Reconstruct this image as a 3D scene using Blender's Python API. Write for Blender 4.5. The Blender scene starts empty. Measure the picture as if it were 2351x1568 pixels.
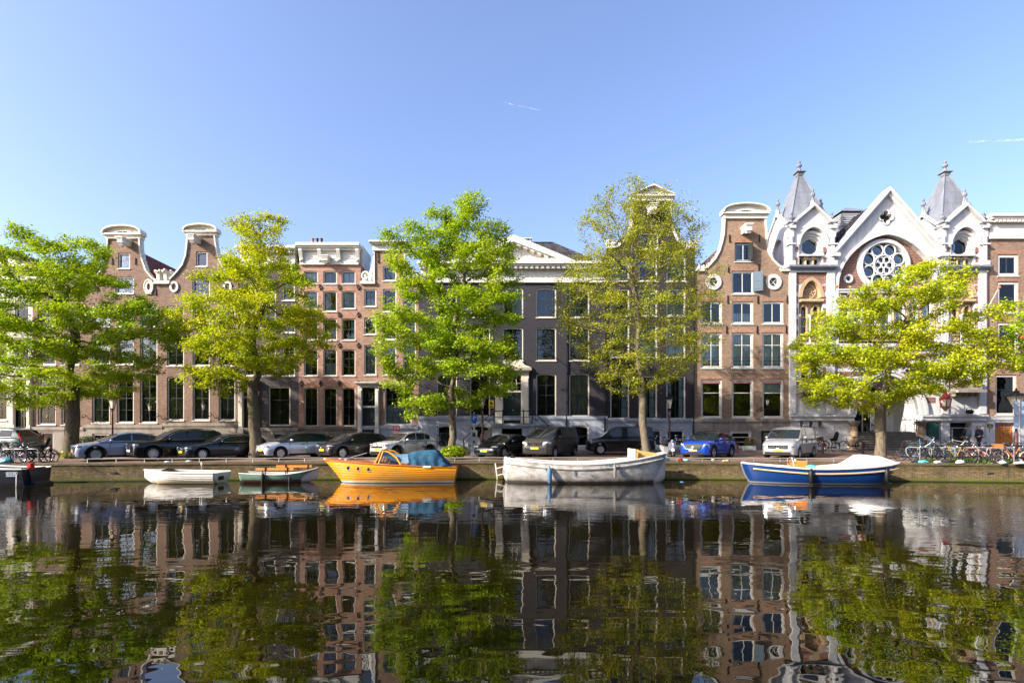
import bpy, bmesh, math, random
import numpy as np
from mathutils import Vector, Matrix, noise
from mathutils.geometry import tessellate_polygon
PI = math.pi
R = math.radians
SC = bpy.context.scene
COL = SC.collection
# ---------------------------------------------------------------- measured layout
FOC = 1197.0            # focal length in pixels of the 2351 px wide view
CAMH = 2.5
YF = 39.5               # facade line
K = YF / FOC
def fx(x): return (x - 1175.5) * K                 # facade plane: photo x -> metres
def fz(y): return CAMH + (999.0 - y) * K
def xat(x, Y): return (x - 1175.5) * Y / FOC
def zat(y, Y): return CAMH + (999.0 - y) * Y / FOC
def yq(X): return 29.6 - 0.0032 * X * X            # the quay bends gently
ZQ = 1.0
def zg(Y): return ZQ + 0.38 * min(1.0, max(0.0, (Y - 28.5) / 11.0))
GF = fz(1033)

# ---------------------------------------------------------------- mesh builder
class G:
    def __init__(s):
        s.v = []; s.f = []; s.m = []; s.k = 0; s.T = None
    def add(s, vs, fs):
        b = len(s.v)
        if s.T is not None:
            vs = [s.T @ Vector(p) for p in vs]
        s.v += [tuple(p) for p in vs]
        s.f += [tuple(b + i for i in f) for f in fs]
        s.m += [s.k] * len(fs)
        return s
    def box(s, x0, x1, y0, y1, z0, z1):
        return s.add([(x0,y0,z0),(x1,y0,z0),(x1,y1,z0),(x0,y1,z0),(x0,y0,z1),(x1,y0,z1),(x1,y1,z1),(x0,y1,z1)],
              [(0,1,5,4),(1,2,6,5),(2,3,7,6),(3,0,4,7),(4,5,6,7),(3,2,1,0)])
    def cbox(s, c, d, rx=0, ry=0, rz=0):
        T0 = s.T
        M = Matrix.Translation(c) @ Matrix.Rotation(rz,4,'Z') @ Matrix.Rotation(ry,4,'Y') @ Matrix.Rotation(rx,4,'X')
        s.T = M if T0 is None else T0 @ M
        s.box(-d[0]/2,d[0]/2,-d[1]/2,d[1]/2,-d[2]/2,d[2]/2)
        s.T = T0
        return s
    def prism(s, pts, a, b, holes=(), axis='y', front=True, back=True):
        loops = [list(pts)] + [list(h) for h in holes]
        flat = [p for l in loops for p in l]
        n = len(flat)
        if axis == 'y': mp = lambda p, t: (p[0], t, p[1])
        elif axis == 'x': mp = lambda p, t: (t, p[0], p[1])
        else: mp = lambda p, t: (p[0], p[1], t)
        tr = tessellate_polygon([[Vector((p[0], p[1], 0)) for p in l] for l in loops])
        fs = []
        if front: fs += [tuple(t) for t in tr]
        if back: fs += [(t[2]+n, t[1]+n, t[0]+n) for t in tr]
        o = 0
        for l in loops:
            m = len(l)
            for i in range(m):
                j = (i+1) % m
                fs.append((o+i, o+j, o+j+n, o+i+n))
            o += m
        return s.add([mp(p, a) for p in flat] + [mp(p, b) for p in flat], fs)
    def face(s, pts):
        return s.add(pts, [tuple(range(len(pts)))])
    def grid(s, rows, close_u=False, close_v=False):
        nr = len(rows); nc = len(rows[0])
        fs = []
        for i in range(nr if close_u else nr-1):
            for j in range(nc if close_v else nc-1):
                i2 = (i+1) % nr; j2 = (j+1) % nc
                fs.append((i*nc+j, i*nc+j2, i2*nc+j2, i2*nc+j))
        return s.add([p for r in rows for p in r], fs)
    def tube(s, pts, r, n=6, cap=True):
        pts = [Vector(p) for p in pts]
        rr = r if isinstance(r, (list, tuple)) else [r]*len(pts)
        t0 = (pts[1]-pts[0]).normalized()
        u = t0.orthogonal().normalized()
        rows = []
        for i, p in enumerate(pts):
            if i == 0: t = t0
            elif i == len(pts)-1: t = (pts[i]-pts[i-1]).normalized()
            else: t = ((pts[i+1]-pts[i]).normalized() + (pts[i]-pts[i-1]).normalized())
            if t.length < 1e-6: t = t0
            t = t.normalized()
            u = (u - t*u.dot(t))
            if u.length < 1e-6: u = t.orthogonal()
            u.normalize()
            w = t.cross(u)
            rows.append([p + (u*math.cos(2*PI*k/n) + w*math.sin(2*PI*k/n))*rr[i] for k in range(n)])
        b = len(s.v)
        s.grid(rows, close_v=True)
        if cap:
            m = len(rows)
            s.f += [tuple(b+k for k in range(n)), tuple(b+(m-1)*n+k for k in reversed(range(n)))]
            s.m += [s.k]*2
        return s
    def lathe(s, prof, c=(0,0,0), n=12, axis='z', a0=0, a1=2*PI):
        rows = []
        full = abs(a1-a0-2*PI) < 1e-6
        m = n if full else n+1
        for r, z in prof:
            row = []
            for k in range(m):
                a = a0 + (a1-a0)*k/n
                p = (r*math.cos(a), r*math.sin(a), z)
                if axis == 'y': p = (p[0], p[2], p[1])
                elif axis == 'x': p = (p[2], p[0], p[1])
                row.append((p[0]+c[0], p[1]+c[1], p[2]+c[2]))
            rows.append(row)
        return s.grid(rows, close_v=full)
    def ell(s, c, r, nu=10, nv=7):
        if not isinstance(r, (tuple, list)): r = (r, r, r)
        rows = []
        for i in range(nv+1):
            t = PI*i/nv
            rows.append([(c[0]+r[0]*math.sin(t)*math.cos(2*PI*k/nu), c[1]+r[1]*math.sin(t)*math.sin(2*PI*k/nu), c[2]+r[2]*math.cos(t)) for k in range(nu)])
        return s.grid(rows, close_v=True)
    def torus(s, c, RR, r, axis='y', n=18, m=6, a0=0, a1=2*PI):
        full = abs(a1-a0-2*PI) < 1e-6
        rows = []
        for i in range(n if full else n+1):
            a = a0+(a1-a0)*i/n
            row = []
            for j in range(m):
                b = 2*PI*j/m
                q = RR + r*math.cos(b)
                p = (q*math.cos(a), r*math.sin(b), q*math.sin(a))
                if axis == 'z': p = (p[0], p[2], p[1])
                elif axis == 'x': p = (p[1], p[0], p[2])
                row.append((c[0]+p[0], c[1]+p[1], c[2]+p[2]))
            rows.append(row)
        return s.grid(rows, close_u=full, close_v=True)
    def build(s, name, mat, parent=None, smooth=False, world=True, fix=True, ang=38):
        if isinstance(mat, (list, tuple)): mats = list(mat)
        else: mats = [mat]
        vs = s.v
        if parent is not None and world:
            o = Vector((0,0,0)); p = parent
            while p is not None:
                o += p.location; p = p.parent
            vs = [(a-o.x, b-o.y, c-o.z) for a, b, c in vs]
        me = bpy.data.meshes.new(name)
        me.from_pydata(vs, [], s.f)
        for m in mats: me.materials.append(m)
        if len(mats) > 1: me.polygons.foreach_set('material_index', s.m)
        if fix:
            bm = bmesh.new(); bm.from_mesh(me)
            bmesh.ops.recalc_face_normals(bm, faces=bm.faces)
            bm.to_mesh(me); bm.free()
        if smooth:
            me.polygons.foreach_set('use_smooth', [True]*len(me.polygons))
            me.set_sharp_from_angle(angle=R(ang))
        me.update()
        ob = bpy.data.objects.new(name, me)
        COL.objects.link(ob)
        if parent is not None: ob.parent = parent
        return ob

def tag(o, label=None, cat=None, group=None, kind=None):
    if label: o['label'] = label
    if cat: o['category'] = cat
    if group: o['group'] = group
    if kind: o['kind'] = kind
    return o
def thing(name, label, cat, loc=(0,0,0), rz=0, group=None):
    o = bpy.data.objects.new(name, None)
    o.empty_display_size = .2
    COL.objects.link(o)
    o.location = loc; o.rotation_euler = (0,0,rz)
    return tag(o, label, cat, group)
def copy_tree(o, parent=None):
    c = o.copy(); COL.objects.link(c); c.parent = parent
    for ch in list(o.children): copy_tree(ch, c)
    return c
def text(name, s, size, mat, parent, loc, rot=(PI/2,0,0), ext=.003, align='CENTER'):
    cu = bpy.data.curves.new(name, 'FONT')
    cu.body = s; cu.size = size; cu.extrude = ext; cu.align_x = align; cu.align_y = 'CENTER'; cu.resolution_u = 2
    ob = bpy.data.objects.new(name, cu); COL.objects.link(ob)
    dg = bpy.context.evaluated_depsgraph_get()
    me = bpy.data.meshes.new_from_object(ob.evaluated_get(dg))
    bpy.data.objects.remove(ob)
    me.materials.clear(); me.materials.append(mat)
    o2 = bpy.data.objects.new(name, me); COL.objects.link(o2)
    o2.parent = parent
    o2.location = loc; o2.rotation_euler = rot
    return o2
def np_mesh(name, V, F, mat, parent=None):
    me = bpy.data.meshes.new(name)
    n = len(V); m = len(F); q = F.shape[1]
    me.vertices.add(n); me.vertices.foreach_set('co', V.astype(np.float32).ravel())
    me.loops.add(m*q); me.loops.foreach_set('vertex_index', F.astype(np.int32).ravel())
    me.polygons.add(m)
    me.polygons.foreach_set('loop_start', np.arange(0, m*q, q, dtype=np.int32))
    me.polygons.foreach_set('loop_total', np.full(m, q, dtype=np.int32))
    me.materials.append(mat)
    me.update(calc_edges=True)
    ob = bpy.data.objects.new(name, me); COL.objects.link(ob)
    if parent is not None: ob.parent = parent
    return ob

# ---------------------------------------------------------------- materials
class NT:
    def __init__(s, name):
        s.m = bpy.data.materials.new(name); s.m.use_nodes = True
        s.t = s.m.node_tree; s.n = s.t.nodes; s.l = s.t.links
        s.n.clear()
        s.out = s.n.new('ShaderNodeOutputMaterial')
    def new(s, ty, **kw):
        nd = s.n.new(ty)
        for k, v in kw.items(): setattr(nd, k, v)
        return nd
    def link(s, a, b): s.l.new(a, b)
    def val(s, inp, v):
        if isinstance(v, bpy.types.NodeSocket): s.l.new(v, inp)
        else: inp.default_value = v
    def math(s, op, a, b=None, clamp=False):
        nd = s.new('ShaderNodeMath', operation=op); nd.use_clamp = clamp
        s.val(nd.inputs[0], a)
        if b is not None: s.val(nd.inputs[1], b)
        return nd.outputs[0]
    def mix(s, f, a, b, blend='MIX'):
        nd = s.new('ShaderNodeMix', data_type='RGBA', blend_type=blend)
        s.val(nd.inputs[0], f)
        s.val(nd.inputs[6], a if isinstance(a, bpy.types.NodeSocket) else (*a[:3], 1))
        s.val(nd.inputs[7], b if isinstance(b, bpy.types.NodeSocket) else (*b[:3], 1))
        return nd.outputs[2]
    def noise(s, scale, detail=3, vec=None, rough=.55, dist=0):
        nd = s.new('ShaderNodeTexNoise')
        nd.inputs['Scale'].default_value = scale; nd.inputs['Detail'].default_value = detail
        nd.inputs['Roughness'].default_value = rough; nd.inputs['Distortion'].default_value = dist
        if vec is not None: s.link(vec, nd.inputs['Vector'])
        return nd.outputs['Fac']
    def ramp(s, f, p0, p1, c0=(0,0,0), c1=(1,1,1)):
        nd = s.new('ShaderNodeValToRGB')
        e = nd.color_ramp.elements
        e[0].position = p0; e[1].position = p1; e[0].color = (*c0,1); e[1].color = (*c1,1)
        s.link(f, nd.inputs[0])
        return nd.outputs[0]
    def pos(s, sx=1, sy=1, sz=1, obj=False):
        if obj: o = s.new('ShaderNodeTexCoord').outputs['Object']
        else: o = s.new('ShaderNodeNewGeometry').outputs['Position']
        mp = s.new('ShaderNodeMapping'); mp.inputs['Scale'].default_value = (sx, sy, sz)
        s.link(o, mp.inputs['Vector'])
        return mp.outputs[0]
    def bsdf(s, col, rough=.6, metal=0, coat=0, ior=1.5, normal=None, trans=0, spec=.5):
        b = s.new('ShaderNodeBsdfPrincipled')
        s.val(b.inputs['Base Color'], col if isinstance(col, bpy.types.NodeSocket) else (*col[:3],1))
        s.val(b.inputs['Roughness'], rough)
        b.inputs['Metallic'].default_value = metal
        b.inputs['Coat Weight'].default_value = coat
        b.inputs['Coat Roughness'].default_value = .03
        b.inputs['IOR'].default_value = ior
        b.inputs['Specular IOR Level'].default_value = spec
        if normal is not None: s.link(normal, b.inputs['Normal'])
        return b.outputs[0]
    def band(s, c, zl, col, soft=.02, amp=.06):
        sp = s.new('ShaderNodeSeparateXYZ'); g = s.new('ShaderNodeNewGeometry'); s.link(g.outputs['Position'], sp.inputs[0])
        z = s.math('ADD', sp.outputs[2], s.math('MULTIPLY', s.math('SUBTRACT', s.noise(2.5, 5, s.pos(1,1,.3)), .5), amp))
        w = s.math('DIVIDE', s.math('SUBTRACT', zl, z), soft, True)
        return s.mix(w, c, col)
    def bump(s, h, strength=.3, dist=.02):
        nd = s.new('ShaderNodeBump'); nd.inputs['Strength'].default_value = strength; nd.inputs['Distance'].default_value = dist
        s.link(h, nd.inputs['Height'])
        return nd.outputs[0]
    def done(s, sh):
        s.link(sh, s.out.inputs['Surface']); return s.m

def pm(name, c, rough=.6, metal=0, coat=0, var=.12, scale=2.5, spec=.5, obj=False, bands=()):
    t = NT(name)
    f = t.noise(scale, 4, t.pos(obj=obj))
    f = t.ramp(f, .3, .72)
    a = tuple(x*(1-var) for x in c); b = tuple(min(1, x*(1+var)) for x in c)
    cc = t.mix(f, a, b)
    for zl, cl, so, am in bands: cc = t.band(cc, zl, cl, so, am)
    return t.done(t.bsdf(cc, rough, metal, coat, spec=spec))

def brick_mat(name, c1, c2, mortar, w=.22, h=.068, ms=.011, var=.35, dirt=(.05,.04,.035), dirtamt=.35, rough=.85, moss=None):
    t = NT(name)
    g = t.new('ShaderNodeNewGeometry')
    sp = t.new('ShaderNodeSeparateXYZ'); t.link(g.outputs['Position'], sp.inputs[0])
    xx = t.math('ADD', sp.outputs[0], sp.outputs[1])
    cb = t.new('ShaderNodeCombineXYZ'); t.link(xx, cb.inputs[0]); t.link(sp.outputs[2], cb.inputs[1])
    br = t.new('ShaderNodeTexBrick')
    t.link(cb.outputs[0], br.inputs['Vector'])
    br.inputs['Scale'].default_value = 1.0
    br.inputs['Brick Width'].default_value = w; br.inputs['Row Height'].default_value = h
    br.inputs['Mortar Size'].default_value = ms; br.inputs['Mortar Smooth'].default_value = .2; br.inputs['Bias'].default_value = 0
    br.inputs['Color1'].default_value = (*c1,1); br.inputs['Color2'].default_value = (*c2,1); br.inputs['Mortar'].default_value = (*mortar,1)
    n1 = t.ramp(t.noise(.55, 6, t.pos(1,1,.6), .62), .32, .75)
    n2 = t.ramp(t.noise(5, 4, t.pos(1,1,3)), .34, .66)
    c = t.mix(t.math('MULTIPLY', n1, dirtamt), br.outputs['Color'], dirt)
    n3 = t.ramp(t.noise(.23, 3, t.pos(1,1,1.6)), .44, .62); c = t.mix(t.math('MULTIPLY', n3, .30), c, t.mix(1.0, c, (1.45,1.4,1.35), 'MULTIPLY'))
    lo = tuple(1-var*.8 for _ in range(3)); hi = tuple(1+var*.5 for _ in range(3))
    c = t.mix(1.0, c, t.mix(n2, lo, hi), 'MULTIPLY')
    if moss:
        z = sp.outputs[2]
        w1 = t.math('SUBTRACT', .34, z)
        w1 = t.math('MULTIPLY', w1, 3.4, True)
        nz = t.ramp(t.noise(3.5, 5, t.pos(1,1,1.5)), .36, .62)
        w1 = t.math('MULTIPLY', w1, t.math('ADD', t.math('MULTIPLY', nz, .8), .3), True)
        tp = t.math('MULTIPLY', t.math('SUBTRACT', z, ZQ-.55), 3.0, True)
        nz2 = t.ramp(t.noise(1.3, 6, t.pos(), .65), .30, .56)
        tp = t.math('MULTIPLY', tp, nz2, True)
        c = t.mix(t.math('MULTIPLY', tp, .9), c, (.05,.043,.012))
        st = t.ramp(t.noise(1.6, 5, t.pos(1.4,1,.14), .65), .5, .68); c = t.mix(t.math('MULTIPLY', st, .55), c, (.045,.038,.018))
        c = t.mix(w1, c, moss)
        wet = t.math('MULTIPLY', t.math('SUBTRACT', .1, z), 12, True)
        c = t.mix(wet, c, (.02,.025,.008))
    nm = t.bump(br.outputs['Fac'], -.35, .01)
    return t.done(t.bsdf(c, rough, normal=nm, spec=.15))

def stone_mat(name, c, streak=.35, rough=.75, sc=1.2):
    t = NT(name)
    f = t.ramp(t.noise(sc, 6, t.pos(1.6,1.6,.35), .6), .35, .72)
    f2 = t.noise(9, 4, t.pos())
    a = tuple(x*(1-streak) for x in c); b = tuple(min(1,x*1.08) for x in c)
    cc = t.mix(f, a, b)
    cc = t.mix(t.math('MULTIPLY', f2, .2), cc, tuple(x*.7 for x in c))
    return t.done(t.bsdf(cc, rough, spec=.35))

M = {}
M['white'] = pm('white_paint', (.54,.52,.475), .5, var=.05)
M['cream'] = pm('cream_paint', (.56,.51,.42), .55, var=.07)
M['chwhite'] = stone_mat('church_white_plaster', (.53,.535,.54), .24, .6)
M['stucco'] = stone_mat('pale_stucco', (.47,.44,.38), .2, .7)
M['zinc'] = stone_mat('zinc_sheet', (.19,.205,.235), .35, .42)
M['stone'] = stone_mat('grey_sandstone', (0.279,0.246,0.205), .45)
M['stoned'] = stone_mat('dark_sandstone', (0.164,0.143,0.123), .5)
M['tan'] = stone_mat('tan_carved_stone', (0.459,0.328,0.197), .35)
M['bluegrey'] = stone_mat('blue_grey_plaster', (0.303,0.336,0.402), .22)
M['bluegreyw'] = stone_mat('weathered_blue_plaster', (0.328,0.369,0.426), .35)
M['sashd'] = pm('dark_sash_paint', (.012,.015,.015), .5, spec=.3)
M['sashb'] = pm('blue_black_sash', (.03,.04,.055), .4)
M['iron'] = pm('black_iron', (.009,.009,.010), .5, .1, spec=.3)
M['brownpost'] = pm('red_brown_iron', (.075,.025,.022), .5)
M['bx_A0'] = brick_mat('brick_brown', (0.192,0.108,0.072), (0.148,0.084,0.056), (0.240,0.200,0.160))
M['bx_A'] = brick_mat('brick_rose_brown', (0.216,0.124,0.084), (0.160,0.092,0.064), (0.232,0.184,0.144))
M['bx_B'] = brick_mat('brick_dusty_rose', (0.220,0.132,0.096), (0.168,0.100,0.076), (0.232,0.184,0.152))
M['bx_C'] = brick_mat('brick_slate_grey', (0.079,0.066,0.069), (0.064,0.055,0.058), (0.098,0.083,0.083))
M['bx_D'] = brick_mat('brick_pink', (0.358,0.179,0.130), (0.296,0.148,0.108), (0.358,0.260,0.206))
M['bx_E'] = brick_mat('brick_warm_brown', (0.323,0.184,0.121), (0.260,0.143,0.094), (0.323,0.251,0.188))
M['bx_F'] = brick_mat('brick_charcoal', (0.034,0.033,0.043), (0.028,0.028,0.036), (0.040,0.039,0.049), var=.18, dirtamt=.2)
M['bx_G'] = brick_mat('brick_black', (0.032,0.028,0.030), (0.026,0.024,0.026), (0.038,0.034,0.034), var=.2, dirtamt=.2)
M['bx_H'] = brick_mat('brick_orange_brown', (0.279,0.165,0.099), (0.223,0.131,0.083), (0.268,0.229,0.177))
M['bx_I'] = brick_mat('brick_church_red', (0.216,0.088,0.060), (0.160,0.064,0.044), (0.320,0.224,0.176), w=.3, h=.12, ms=.02)
M['bx_J'] = brick_mat('brick_right_brown', (0.264,0.156,0.108), (0.212,0.124,0.084), (0.288,0.232,0.176))
M['lint'] = brick_mat('brick_lintel', (.37,.17,.095), (.29,.13,.075), (.33,.25,.19), w=.07, h=.3)
M['quayb'] = brick_mat('quay_brick', (0.270,0.194,0.098), (0.184,0.130,0.065), (0.071,0.054,0.030), w=.21, h=.07, ms=.012, var=.6, dirtamt=.8, moss=(0.086,0.103,0.013))
M['cope'] = brick_mat('quay_coping_brick', (0.140,0.103,0.065), (0.108,0.081,0.049), (0.071,0.059,0.038), dirt=(0.041,0.041,0.011), dirtamt=.8)
M['tiled'] = brick_mat('roof_tile_dark', (.05,.05,.06), (.04,.04,.05), (.015,.015,.02), w=.25, h=.3, ms=.05)
M['tiler'] = brick_mat('roof_tile_red', (.46,.105,.06), (.34,.08,.05), (.02,.01,.008), w=.25, h=.22, ms=.045)
M['tileb'] = brick_mat('roof_tile_brown', (.22,.15,.12), (.16,.11,.09), (.06,.05,.04), w=.25, h=.25, ms=.045)
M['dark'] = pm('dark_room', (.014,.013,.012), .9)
M['olive'] = pm('olive_room', (.15,.11,.02), .9)
M['sand'] = pm('sand_room', (.26,.19,.12), .9)
M['curtain'] = pm('net_curtain', (.70,.70,.66), .9, var=.1, scale=5)
M['curtg'] = pm('grey_curtain', (.25,.24,.22), .9, var=.1, scale=5)
M['doorg'] = pm('door_black_green', (.018,.026,.024), .3, coat=.4)
M['dooro'] = pm('door_orange_wood', (.50,.17,.02), .35, coat=.4, var=.2, scale=6)
M['shut'] = pm('shutter_blue_grey', (.055,.09,.12), .5)
M['brass'] = pm('brass', (.6,.42,.15), .3, .9)
M['chrome'] = pm('chrome', (.75,.76,.78), .15, 1.0)
M['steel'] = pm('galvanised_steel', (.48,.49,.50), .4, .8)
M['black'] = pm('black_rubber', (.007,.007,.0075), .75, spec=.25)
M['blackp'] = pm('black_plastic', (.006,.006,.0065), .5, spec=.25)
M['rim'] = pm('alloy_rim', (.5,.51,.53), .3, .8)
M['rimd'] = pm('dark_rim', (.08,.08,.085), .35, .7)
M['platey'] = pm('yellow_plate', (.85,.55,.01), .45)
M['platew'] = pm('white_plate', (.8,.8,.78), .45)
M['ink'] = pm('black_ink', (.01,.01,.01), .6)
M['wink'] = pm('white_lettering', (.85,.85,.85), .6)
M['redsign'] = pm('red_sign', (.52,.012,.015), .5)
M['bluesign'] = pm('blue_sign', (.01,.14,.55), .45)
M['greysign'] = pm('sign_back_grey_blue', (.28,.36,.47), .5)
M['yelposter'] = pm('yellow_poster', (.6,.48,.02), .6)
M['redlamp'] = pm('red_lantern_paint', (.34,.022,.02), .45)
M['lampglass'] = pm('milk_lamp_glass', (.62,.58,.50), .25)
M['gold'] = pm('gilded', (.6,.4,.08), .35, .8)

def glass_mat(name, tint=(.80,.86,.88), ior=1.75):
    t = NT(name)
    fr = t.new('ShaderNodeFresnel'); fr.inputs['IOR'].default_value = ior
    nz = t.noise(.9, 2, t.pos(1,1,.8))
    nm = t.bump(nz, .035, .25)
    gl = t.new('ShaderNodeBsdfGlossy'); gl.inputs['Roughness'].default_value = .015; gl.inputs['Color'].default_value = (.93,.96,1,1)
    t.link(nm, gl.inputs['Normal'])
    tr = t.new('ShaderNodeBsdfTransparent'); tr.inputs['Color'].default_value = (*tint,1)
    mx = t.new('ShaderNodeMixShader')
    t.link(fr.outputs[0], mx.inputs[0]); t.link(tr.outputs[0], mx.inputs[1]); t.link(gl.outputs[0], mx.inputs[2])
    return t.done(mx.outputs[0])
M['glass'] = glass_mat('window_glass', ior=1.55)
M['cglass'] = pm('car_glass', (.012,.016,.016), .04, spec=.45, var=.1)
M['wglass'] = glass_mat('boat_glass', (.6,.65,.6), 1.5)
# ================================================================ HOUSES
def rectp(x0, x1, z0, z1, rise=0, n=6):
    if rise <= 0: return [(x0,z0),(x1,z0),(x1,z1),(x0,z1)]
    w = (x1-x0)/2; xc = (x0+x1)/2
    pts = [(x0,z0),(x1,z0)]
    for i in range(n+1):
        u = 1 - 2*i/n
        pts.append((xc+w*u, z1-rise*u*u))
    return pts
def lancet(x0, x1, z0, zs, za, n=6):
    # pointed arch: right haunch, apex, left haunch
    xc = (x0+x1)/2; w = (x1-x0)/2; h = za-zs
    pts = [(x0,z0),(x1,z0)]
    for i in range(n+1):
        t = i/n; pts.append((xc + w*math.cos(t*PI/2)**1.25 if i < n else xc, zs + h*math.sin(t*PI/2)))
    for i in range(1, n+1):
        t = 1-i/n; pts.append((xc - w*math.cos(t*PI/2)**1.25, zs + h*math.sin(t*PI/2)))
    return pts
def circ(cx, cz, r, n=20, rz=None):
    rz = rz or r
    return [(cx+r*math.cos(2*PI*i/n), cz+rz*math.sin(2*PI*i/n)) for i in range(n)]
def offset_in(x0, x1, z0, z1, d, rise=0):
    return rectp(x0+d, x1-d, z0+d, z1-d, rise*(x1-x0-2*d)/(x1-x0))

WR = random.Random(17)
class House:
    def __init__(s, name, label, x0, x1, wall, top, gable=None, cat='house', depth=9, group=None, body_top=None, roof=None, yf=YF):
        """x0,x1, top in photo px on the facade plane; gable = list of (x,y) px from left eave to right eave"""
        s.x0 = fx(x0); s.x1 = fx(x1); s.z1 = fz(top); s.yf = yf
        s.root = thing(name, label, cat, ((s.x0+s.x1)/2, yf, GF), 0, group)
        s.wall = wall; s.op = []; s.depth = depth
        s.gable = [(fx(a), fz(b)) for a, b in gable] if gable else None
        s.windows = 0; s.btop = fz(body_top) if body_top else s.z1
        s.baseops = []
    def win(s, xa, xb, ya, yb, rows=3, cols=2, casing=.10, cm='white', sm='sashd', rise=0, sill='white', curtain=None, bars=True, sashw=.055, base=False, zr=None, room=None, thick_mid=None):
        x0, x1, z0, z1 = fx(xa), fx(xb), fz(yb), fz(ya)
        out = rectp(x0, x1, z0, z1, rise)
        (s.baseops if base else s.op).append(out)
        y = s.yf - (.06 if base else 0)
        inn = offset_in(x0, x1, z0, z1, casing, rise)
        g = G(); g.prism(out, y+.075, y+.22, [inn])
        w = g.build('window', M[cm], s.root)
        xa, xb, za, zb = x0+casing, x1-casing, z0+casing, z1-casing
        ri = rise*(xb-xa)/(x1-x0)
        inn2 = [(p[0]-.0, p[1]) for p in inn]
        g = G(); g.prism(inn2, y+.12, y+.17, [offset_in(xa, xb, za, zb, sashw, ri)])
        if bars:
            for i in range(1, cols):
                xx = xa+(xb-xa)*i/cols
                t = .06 if (cols == 2 and thick_mid) else .035
                g.box(xx-t/2, xx+t/2, y+.125, y+.165, za+sashw, zb-sashw)
            for j in range(1, rows):
                zz = za+(zb-za)*(zr[j-1] if zr else j/rows)
                t = .055 if (j == (rows+1)//2) else .03
                g.box(xa+sashw, xb-sashw, y+.127, y+.163, zz-t/2, zz+t/2)
        g.build('sash', M[sm], w)
        g = G(); g.prism(inn2, y+.14, y+.15); g.build('pane', M['glass'], w)
        if sill:
            g = G(); g.box(x0-.04, x1+.04, y-.06, y+.08, z0-.07, z0-.002); g.build('sill', M[sill], w)
        if curtain is None and not room and not base and WR.random() < .42: curtain = WR.choice(['sides','fullg','half','blind','left','right'])
        if curtain:
            mt = M['curtain']; rng = []
            if curtain == 'full': rng = [(xa, xb, za, zb)]
            elif curtain == 'fullg': rng = [(xa, xb, za, zb)]; mt = M['curtg']
            elif curtain == 'sides': rng = [(xa, xa+(xb-xa)*.27, za, zb), (xb-(xb-xa)*.27, xb, za, zb)]
            elif curtain == 'left': rng = [(xa, xa+(xb-xa)*.4, za, zb)]; mt = M['curtg']
            elif curtain == 'right': rng = [(xb-(xb-xa)*.35, xb, za, zb)]
            elif curtain == 'half': rng = [(xa, xb, za, za+(zb-za)*.5)]
            elif curtain == 'blind': rng = [(xa, xb, zb-(zb-za)*.35, zb)]
            g = G()
            for a, b, c, d in rng:
                n = max(6, int((b-a)/.07)); rows = []
                for zz in (c, d):
                    rows.append([(a+(b-a)*i/n, y+.26+.03*math.sin(i*2.1), zz) for i in range(n+1)])
                g.grid(rows)
            g.build('curtain', mt, w, smooth=True, fix=False)
        if room:
            g = G(); g.box(x0+.02, x1-.02, y+.5, y+.53, z0, z1); g.build('room_wall', M[room], w)
        s.windows += 1
        return w
    def lintel(s, xa, xb, y, h=8, mat='lint'):
        g = G(); g.prism([(fx(xa)-.08, fz(y)+.005), (fx(xb)+.08, fz(y)+.005), (fx(xb)+.18, fz(y-h)), (fx(xa)-.18, fz(y-h))], s.yf-.004, s.yf+.05)
        return g.build('lintel', M[mat], s.root)
    def oval(s, xc, yc, rx, ry, ring=.22, m='white', cross=True):
        cx, cz = fx(xc), fz(yc); a, b = rx*K, ry*K
        s.op.append(circ(cx, cz, a*.8, 20, b*.8))
        g = G(); g.prism(circ(cx, cz, a, 24, b), s.yf-.09, s.yf+.2, [circ(cx, cz, a-ring, 24, b-ring)])
        w = g.build('window', M[m], s.root)
        g = G(); g.prism(circ(cx, cz, a-ring+.02, 20, b-ring+.02), s.yf+.1, s.yf+.11); g.build('pane', M['glass'], w)
        if cross:
            g = G()
            for sg in (1, -1): g.cbox((cx, s.yf+.06, cz), (2*(a-ring), .05, .05), ry=sg*PI/4)
            g.build('glazing_bars', M['white'], w)
        return w
    def finish_wall(s, base_top, base_mat, string=True, string_mat=None, pilaster=False):
        zb = fz(base_top)
        s.zb = zb
        if s.gable: outl = [(s.x0, zb), (s.x1, zb)] + list(reversed(s.gable))
        else: outl = [(s.x0, zb), (s.x1, zb), (s.x1, s.z1), (s.x0, s.z1)]
        g = G(); g.prism(outl, s.yf, s.yf+.38, s.op)
        w = g.build('front_wall', M[s.wall], s.root)
        g = G(); y = s.yf-.06
        g.prism([(s.x0+.004, GF-.3), (s.x1-.004, GF-.3), (s.x1-.004, zb), (s.x0+.004, zb)], y, s.yf+.378, s.baseops)
        g.build('plinth', M[base_mat], s.root)
        if string:
            g = G(); g.box(s.x0+.006, s.x1-.006, s.yf-.14, s.yf+.1, zb-.13, zb+.10); g.box(s.x0+.006, s.x1-.006, s.yf-.10, s.yf+.1, zb-.22, zb-.13)
            g.build('string_course', M[string_mat or base_mat], s.root)
        # house body behind
        g = G(); a, b = s.yf+.382, s.yf+s.depth
        x0, x1 = s.x0+.003, s.x1-.003
        g.add([(x0,a,GF-.3),(x0,b,GF-.3),(x0,b,s.btop),(x0,a,s.btop)], [(0,1,2,3)])
        g.add([(x1,a,GF-.3),(x1,b,GF-.3),(x1,b,s.btop),(x1,a,s.btop)], [(0,1,2,3)])
        g.add([(x0,b,GF-.3),(x1,b,GF-.3),(x1,b,s.btop),(x0,b,s.btop)], [(0,1,2,3)])
        g.build('side_wall', M[s.wall], s.root, fix=False)
        g = G(); yy = s.yf+1.0
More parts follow.
